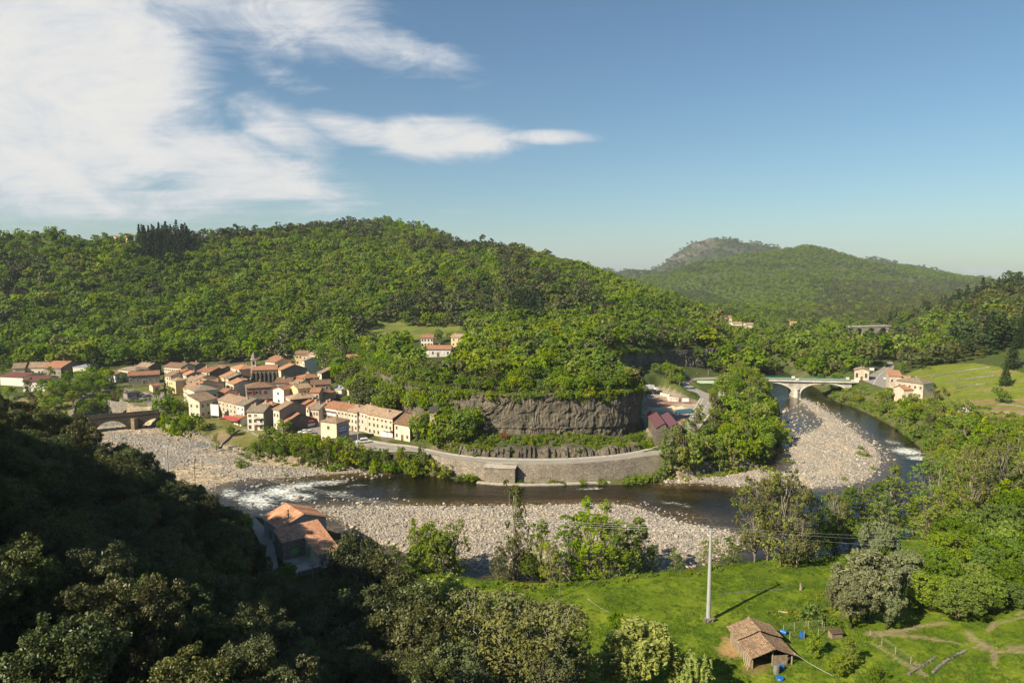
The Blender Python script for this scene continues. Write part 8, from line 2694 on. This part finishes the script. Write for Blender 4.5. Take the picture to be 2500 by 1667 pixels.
p = at_z(1630, 1090, 6.5); i = int(np.argmin(np.linalg.norm(MAIN_A[:, :2] - p[:2], axis=1)))
q_, a = on_road(MAIN_A, MAIN_B, .27, i); car('van', 'white van driving along the river road below the cliff', q_, a, 'white', True, 'van', None, q_[2] + .02)
p = at_z(1736, 977, 9.15); i = int(np.argmin(np.linalg.norm(BEND_A[:, :2] - p[:2], axis=1)))
q_, a = on_road(BEND_A, BEND_B, .62, i); car('car', 'black car coming down from the road bend', p, a + math.pi, 'black', z=zat(p[0], p[1]) + .16)
p = at_z(1744, 993, 9.1); car('car', 'silver car half hidden by trees behind the black car', p, a + math.pi, 'silver', z=9.1)
for (zk, x_, y_, pc, rz_, lab, vn) in (('1', 1478, 782, 'white', .4, 'white car parked at the back of the riverside car park', False), ('1', 1508, 802, 'dark', .3, 'dark car parked beside the white one in the car park', False), ('1', 1375, 826, 'dark', .1, 'dark low car parked along the hedge', False), ('1', 1640, 880, 'dark', 1.2, 'black car parked at the bridge end', True), ('1', 1725, 770, 'silver', .2, 'silver car parked under the plane tree', False),
                                      ('2', 1605, 1308, 'white', .5, 'white car, left of the two parked before the tan house', False), ('2', 1665, 1312, 'white', .5, 'white car, nearer the tan house of the two parked', False), ('2', 2075, 1362, 'dark', .3, 'dark car in the shade of the painted house', False), ('3', 1830, 1312, 'green', .25, 'dark green car parked beside the end cottage', False), ('2', 1445, 515, 'dark', 1.0, 'dark car parked on the street by the school', False), ('2', 1525, 600, 'silver', 1.2, 'silver car on the street behind the church', False), ('2', 595, 735, 'red', .6, 'small car in the narrow village street', False),
                                      ('1', 480, 432, 'white', .05, 'white lorry-like van on the road behind the workshops', True), ('1', 575, 436, 'white', .05, 'white car just right of the van behind the workshops', False), ('1', 610, 434, 'silver', .05, 'pale car at the right of the three behind the workshops', False), ('1', 1495, 442, 'white', .0, 'lone white car on the road behind the village', False), ('3', 1030, 1300, 'white', .4, 'white van parked among the bushes by the pole', True)):
    px_, py_ = zp(zk, x_, y_); gz_ = 8.5
    for _ in range(4): p = at_z(px_, py_, gz_); gz_ = zat(p[0], p[1])
    car('van' if vn else 'car', lab, p, rz_, pc if pc in PAINT else 'dark', vn, 'van' if vn else 'car', z=gz_ + .12)
for x_, y_, pc, lab in ((770, 213, 'black', 'black car parked by the hedge on the climbing road'), (757, 350, 'white', 'white car at the junction beside the farmhouse')):
    p = at_z(*zp('6', x_, y_), 10.2); car('car', lab, p, 1.1, pc, z=zat(p[0], p[1]) + .2)

# ------------------------------------------------------------------ the builders yard
def place(px_, py_, zz): 
    p = at_z(px_, py_, zz); return p[0], p[1], zat(p[0], p[1])


m_pur = mat_plain('maroon_sheet_roof', (.135, .062, .072), .5, .3, var=.12)
A, B = at_z(*zp('5', 395, 765), 9 + 4.6), at_z(*zp('5', 655, 768), 9 + 4.6)
rz_, L = frame(A, B)
hl = thing('yard_hall', 'builders hall with two maroon corrugated roof slopes beside the road', 'hall', (A[0], A[1], 9), rz_)
D = 20
mb = MB()
for (x0, x1, xr) in ((0, L * .42, L * .34), (L * .42, L, L * .80)):
    for a, b, za, zb_ in ((x0, xr, 4.6, 6.6), (xr, x1, 6.6, 4.6)):
        ns = int(abs(b - a) / .5) * 2
        for i in range(22):
            y0, y1 = D * i / 22, D * (i + 1) / 22
            mb.slab([(a, y0, za + .06 * (i % 2)), (b, y0, zb_ + .06 * (i % 2)), (b, y1 - .02, zb_ + .06 * (i % 2)), (a, y1 - .02, za + .06 * (i % 2))], .09)
mb.build('roof', m_pur, hl)
mb = MB(); mb.box(.3, .3, -4, L - .3, D - .3, 4.5); mb.build('wall', WALLS['dark'], hl)  # dark walls: the shade of the cliff is put into their colour
for x0, x1, xr in ((.3, L * .42, L * .34), (L * .42, L - .3, L * .80)):
    mb = MB(); mb.poly([(x0, .3, 4.501), (x1, .3, 4.501), (xr, .3, 6.5)]); mb.build('gable', WALLS['dark'], hl)
for k, (x_, y_, pc) in enumerate(((325, 405, 'white'), (365, 430, 'white'))):
    q_ = place(*zp('5', x_, y_), 9)
    tr = thing('lorry', ('white lorry parked at the left edge of the yard', 'white lorry with dark body next to the other lorry')[k], 'lorry', q_, .3, 'lorries in the yard')
    mb = MB(); mb.box(-3, -1.2, 1.0, 1.2, 1.2, 3.2 if k == 0 else 2.2); mb.build('load_box', PAINT['white'] if k == 0 else PAINT['dark'], tr)
    mb = MB(); mb.prism([(1.3, -1.15), (3.0, -1.1), (3.0, 1.1), (1.3, 1.15)], .7, 2.9); mb.build('cab', PAINT['white'], tr)
    mb = MB(); mb.box(2.95, -1.0, 1.8, 3.02, 1.0, 2.7); mb.build('windscreen', m_glass, tr)
    for wx in (-2.2, -1.2, 2.2):
        for s in (-1, 1):
            w_ = obj('wheel', UNIT['wheel'], tr); w_.location = (wx, s * 1.05, .5); w_.scale = (1.5, 1.5, 1.5)
q_ = place(*zp('5', 415, 438), 9); car('car', 'black pick-up parked behind the pallets in the yard', q_, .2, 'black', True)
m_bag = mat_plain('pale_sack', (.58, .54, .46), .8, var=.15)
rr = random.Random(5)
for i, (x_, y_) in enumerate([(455 + 13 * k, 445 + 3 * k) for k in range(6)] + [(520 + 16 * k, 480 + 2.5 * k) for k in range(6)] + [(530 + 17 * k, 500 + 1.5 * k) for k in range(5)]):
    q_ = place(*zp('5', x_, y_), 9); mb = MB()
    s = .75; mb.prism([(-s, -s * .8), (-s * .8, -s), (s * .8, -s), (s, -s * .8), (s, s * .8), (s * .8, s), (-s * .8, s), (-s, s * .8)], .12, 1.25); mb.box(-.8, -.8, 0, .8, .8, .118)
    o = tag(mb.build('bulk_bag', m_bag), 'pale bulk bag on a pallet in the row along the yard', 'sack', 'bulk bags in the yard'); o.location = q_; o.rotation_euler = (0, 0, rr.uniform(0, 1))
m_bluep = mat_plain('blue_crate_plastic', (.07, .18, .27), .5, .4, var=.1)
for i in range(16):
    q_ = place(*zp('5', 600 + 19 * (i % 8), 608 + 16 * (i // 8) - (i % 8) * 1.5), 9); mb = MB()
    for k in range(4): mb.box(-.7, -.6, .02 + k * .28, .7, .6, .02 + k * .28 + .2)
    o = tag(mb.build('pallet_stack', m_bluep), 'blue pallet stack in the bay near the yard gate', 'pallets', 'blue pallets in the yard'); o.location = q_
m_sand = mat_plain('sand_heap', (.58, .45, .27), .95, .1, var=.15)
for x_, y_, r_, lab in ((470, 580, 3.4, 'long heap of yellow sand in front of the blue pallets'), (640, 575, 3.0, 'yellow sand heap beside the yard gate'), (560, 572, 2.6, 'small sand heap between two larger ones')):
    q_ = place(*zp('5', x_, y_), 9); mb = MB(); n = 18
    for j in range(5):
        for k in range(n):
            pt = lambda jj, kk: (r_ * (1 - jj / 5) * math.cos(6.283 * kk / n) * (1.5 + .1 * math.sin(kk)), r_ * (1 - jj / 5) * math.sin(6.283 * kk / n), 1.3 * (jj / 5) ** .9 + .05 * math.sin(kk * 2.3) - .05)
            mb.poly([pt(j, k), pt(j, k + 1), pt(j + 1, k + 1), pt(j + 1, k)])
    o = tag(mb.build('sand_heap', m_sand), lab, 'heap'); o.location = q_
m_orange = mat_plain('orange_machine_paint', (.62, .14, .015), .5, .4)
q_ = place(*zp('5', 345, 640), 9); mb = MB(); mb.prism([(-1, -.7), (1, -.7), (1.2, 0), (1, .7), (-1, .7)], .3, 1.5); mb.box(-.6, -.5, 1.5, .3, .5, 2.2); mb.tube([(-.9, -.8, .4), (-.9, .8, .4)], .4, 10); mb.tube([(.8, -.8, .4), (.8, .8, .4)], .4, 10)
o = tag(mb.build('digger', m_orange), 'small orange machine behind the maroon hall', 'machine'); o.location = q_


def board(name, label, px_, py_, zz, w, h, up, mat, rz_=0.0, cat='sign', stripe=None):
    q_ = place(px_, py_, zz); o = thing(name, label, cat, q_, rz_)
    for s in (-1, 1):
        mb = MB(); mb.box(s * w * .42 - .05, -.05, -.3, s * w * .42 + .05, .05, up + h); mb.build('post', m_pole, o)
    mb = MB(); mb.box(-w / 2, -.12, up, w / 2, -.052, up + h, 0)
    if stripe: mb.box(-w / 2 + .1, -.135, up + h * .55, w / 2 - .1, -.121, up + h * .9, 1); mb.box(-w / 2 + .2, -.135, up + h * .15, w / 2 - .6, -.121, up + h * .4, 1)
    mb.build('panel', [mat, stripe or mat], o)
    return o


m_tealsign = mat_plain('teal_sign_paint', (.05, .30, .30), .5)
board('road_sign', 'white and teal road sign on two legs beside the bend', *zp('5', 1020, 490), 9.2, 2.6, 1.9, 2.6, m_whtb, 0, stripe=m_tealsign)
board('notice_board', 'small white notice board at the yard entrance', *zp('5', 678, 520), 9.2, 3.2, 1.7, .8, m_whtb)
board('white_screen', 'white panel on tall posts in front of the stone house', *zp('2', 590, 1150), 5.5, 4.4, 5.0, 1.8, m_whtb, -.35, 'panel')
board('white_sign', 'white sign at the bridge head before the toll house', *zp('6', 432, 372), 9.9, 2.4, 2.4, 1.0, m_whtb)
board('white_sign', 'pair of pale signs where the far road climbs', *zp('6', 600, 282), 10.2, 3.0, 1.6, 1.8, m_whtb)
m_banner = mat_plain('green_banner_cloth', (.14, .50, .13), .7, .1, var=.1)
board('banner', 'long bright green banner with a pale stripe on the inside of the road bend', *zp('5', 872, 342), 9.5, 9.5, 1.6, .3, m_banner, 0, 'banner', m_whtb)
board('info_stand', 'rust and blue information panel at the tip of the bend', *zp('5', 742, 340), 9.5, 1.2, 1.8, .2, mat_plain('rust_panel', (.25, .07, .04), .8), 0, 'panel', m_blue)
sg = place(*zp('3', 2222, 1505), 5.7); rs = thing('road_signpost', 'two round road signs on one post at the wall', 'sign', sg)
mb = MB(); mb.tube([(0, 0, -.3), (0, 0, 3.2)], .05, 6); mb.build('post', m_pole, rs)
for z_, m_ in ((2.9, m_blue), (2.1, SHUT['grey'])):
    mb = MB(); mb.tube([(-.02, -.1, z_), (-.02, -.06, z_)], .36, 14); mb.build('sign_plate', m_, rs)
# kerbed hedge of the car park, low village walls, terrace walls
hp = [at_z(*zp('1', *p), 8.6) for p in ((1100, 812), (1180, 835), (1300, 838), (1450, 838), (1545, 820))]
R_, _ = resample(np.array(hp), .9)
rng = np.random.default_rng(5)
Ch = np.repeat(np.c_[R_[:, :2], np.array([zat(p[0], p[1]) + .6 for p in R_])], 5, 0) + rng.normal(0, .28, (len(R_) * 5, 3))
V, T = leaf_quads(rng, Ch, np.full(len(Ch), .4), 14, .3)
tag(obj('clipped_hedge', leaf_mesh('clipped_hedge', [(V, T)], L_mid)), 'clipped green hedge round the riverside car park', 'hedge')
wp_ = np.array([at_z(*zp('1', *p), 7.0)[:2] for p in ((1060, 845), (1180, 868), (1320, 882), (1480, 884), (1560, 862))])
zz_ = np.array([zat(*p) for p in wp_]); wall_along('car_park_wall', 'curved low stone wall below the car park hedge', wp_, zz_ - 1.5, np.maximum(zz_ + .3, 8.3), .5, m_drystone)
wp_ = chaikin(np.array([at_z(*zp('2', *p), 5.6)[:2] for p in ((620, 1365), (700, 1330), (770, 1290), (850, 1245), (960, 1250), (1080, 1300), (1250, 1340), (1500, 1375), (1790, 1430))]), 2)
zz_ = zfun(wp_[:, 0], wp_[:, 1]); wall_along('garden_wall', 'long low pale stone wall at the foot of the front houses', wp_, zz_ - 1, zz_ + .7, .4, m_drystone)
wp_ = np.array([at_z(*zp('2', *p), 11.5)[:2] for p in ((1150, 385), (1280, 390), (1400, 395), (1500, 420))]); zz_ = zfun(wp_[:, 0], wp_[:, 1])
wall_along('terrace_wall', 'pale retaining wall above the school', wp_, zz_ - 2, zz_ + 2.4, .5, m_wall)
wp_ = np.array([at_z(*zp('2', *p), 12)[:2] for p in ((1370, 470), (1480, 480), (1560, 560), (1640, 640), (1720, 690))]); zz_ = zfun(wp_[:, 0], wp_[:, 1])
wall_along('street_wall', 'sloping street wall beside the narrow white house', wp_, zz_ - 2, zz_ + 1.6, .5, WALLS['beige'])
for i, pts in enumerate([[(1290, 355), (1500, 345), (1700, 352), (1950, 372)], [(1480, 420), (1700, 415), (1900, 425), (2000, 430)], [(1560, 480), (1750, 470), (1920, 480)], [(2050, 650), (2200, 665), (2352, 690)], [(1960, 690), (2150, 715), (2352, 745)], [(1250, 590), (1300, 596), (1400, 600)]]):
    wp_ = chaikin(np.array([at_z(*zp('6', *p), 12)[:2] for p in pts]), 1); zz_ = zfun(wp_[:, 0], wp_[:, 1])
    wall_along('terrace_wall', 'low crumbling stone terrace wall across the green field', wp_, zz_ - .8, zz_ + .55, .5, m_drystone, group='terrace walls in the field')

# ------------------------------------------------------------------ the air of the valley
mb = MB(); mb.box(-3200, -900, -230, 4200, 12500, 420)
m_haze, t = new_mat('haze_air')
vv = t.node('ShaderNodeVolumePrincipled')
vv.inputs['Color'].default_value = (.80, .88, 1.0, 1)
vv.inputs['Density'].default_value = .00007
vv.inputs['Anisotropy'].default_value = .1
o = t.node('ShaderNodeOutputMaterial'); t.l.new(vv.outputs[0], o.inputs['Volume'])
hz = mb.build('haze', m_haze); tag(hz, kind='stuff')
hz.display_type = 'WIRE'
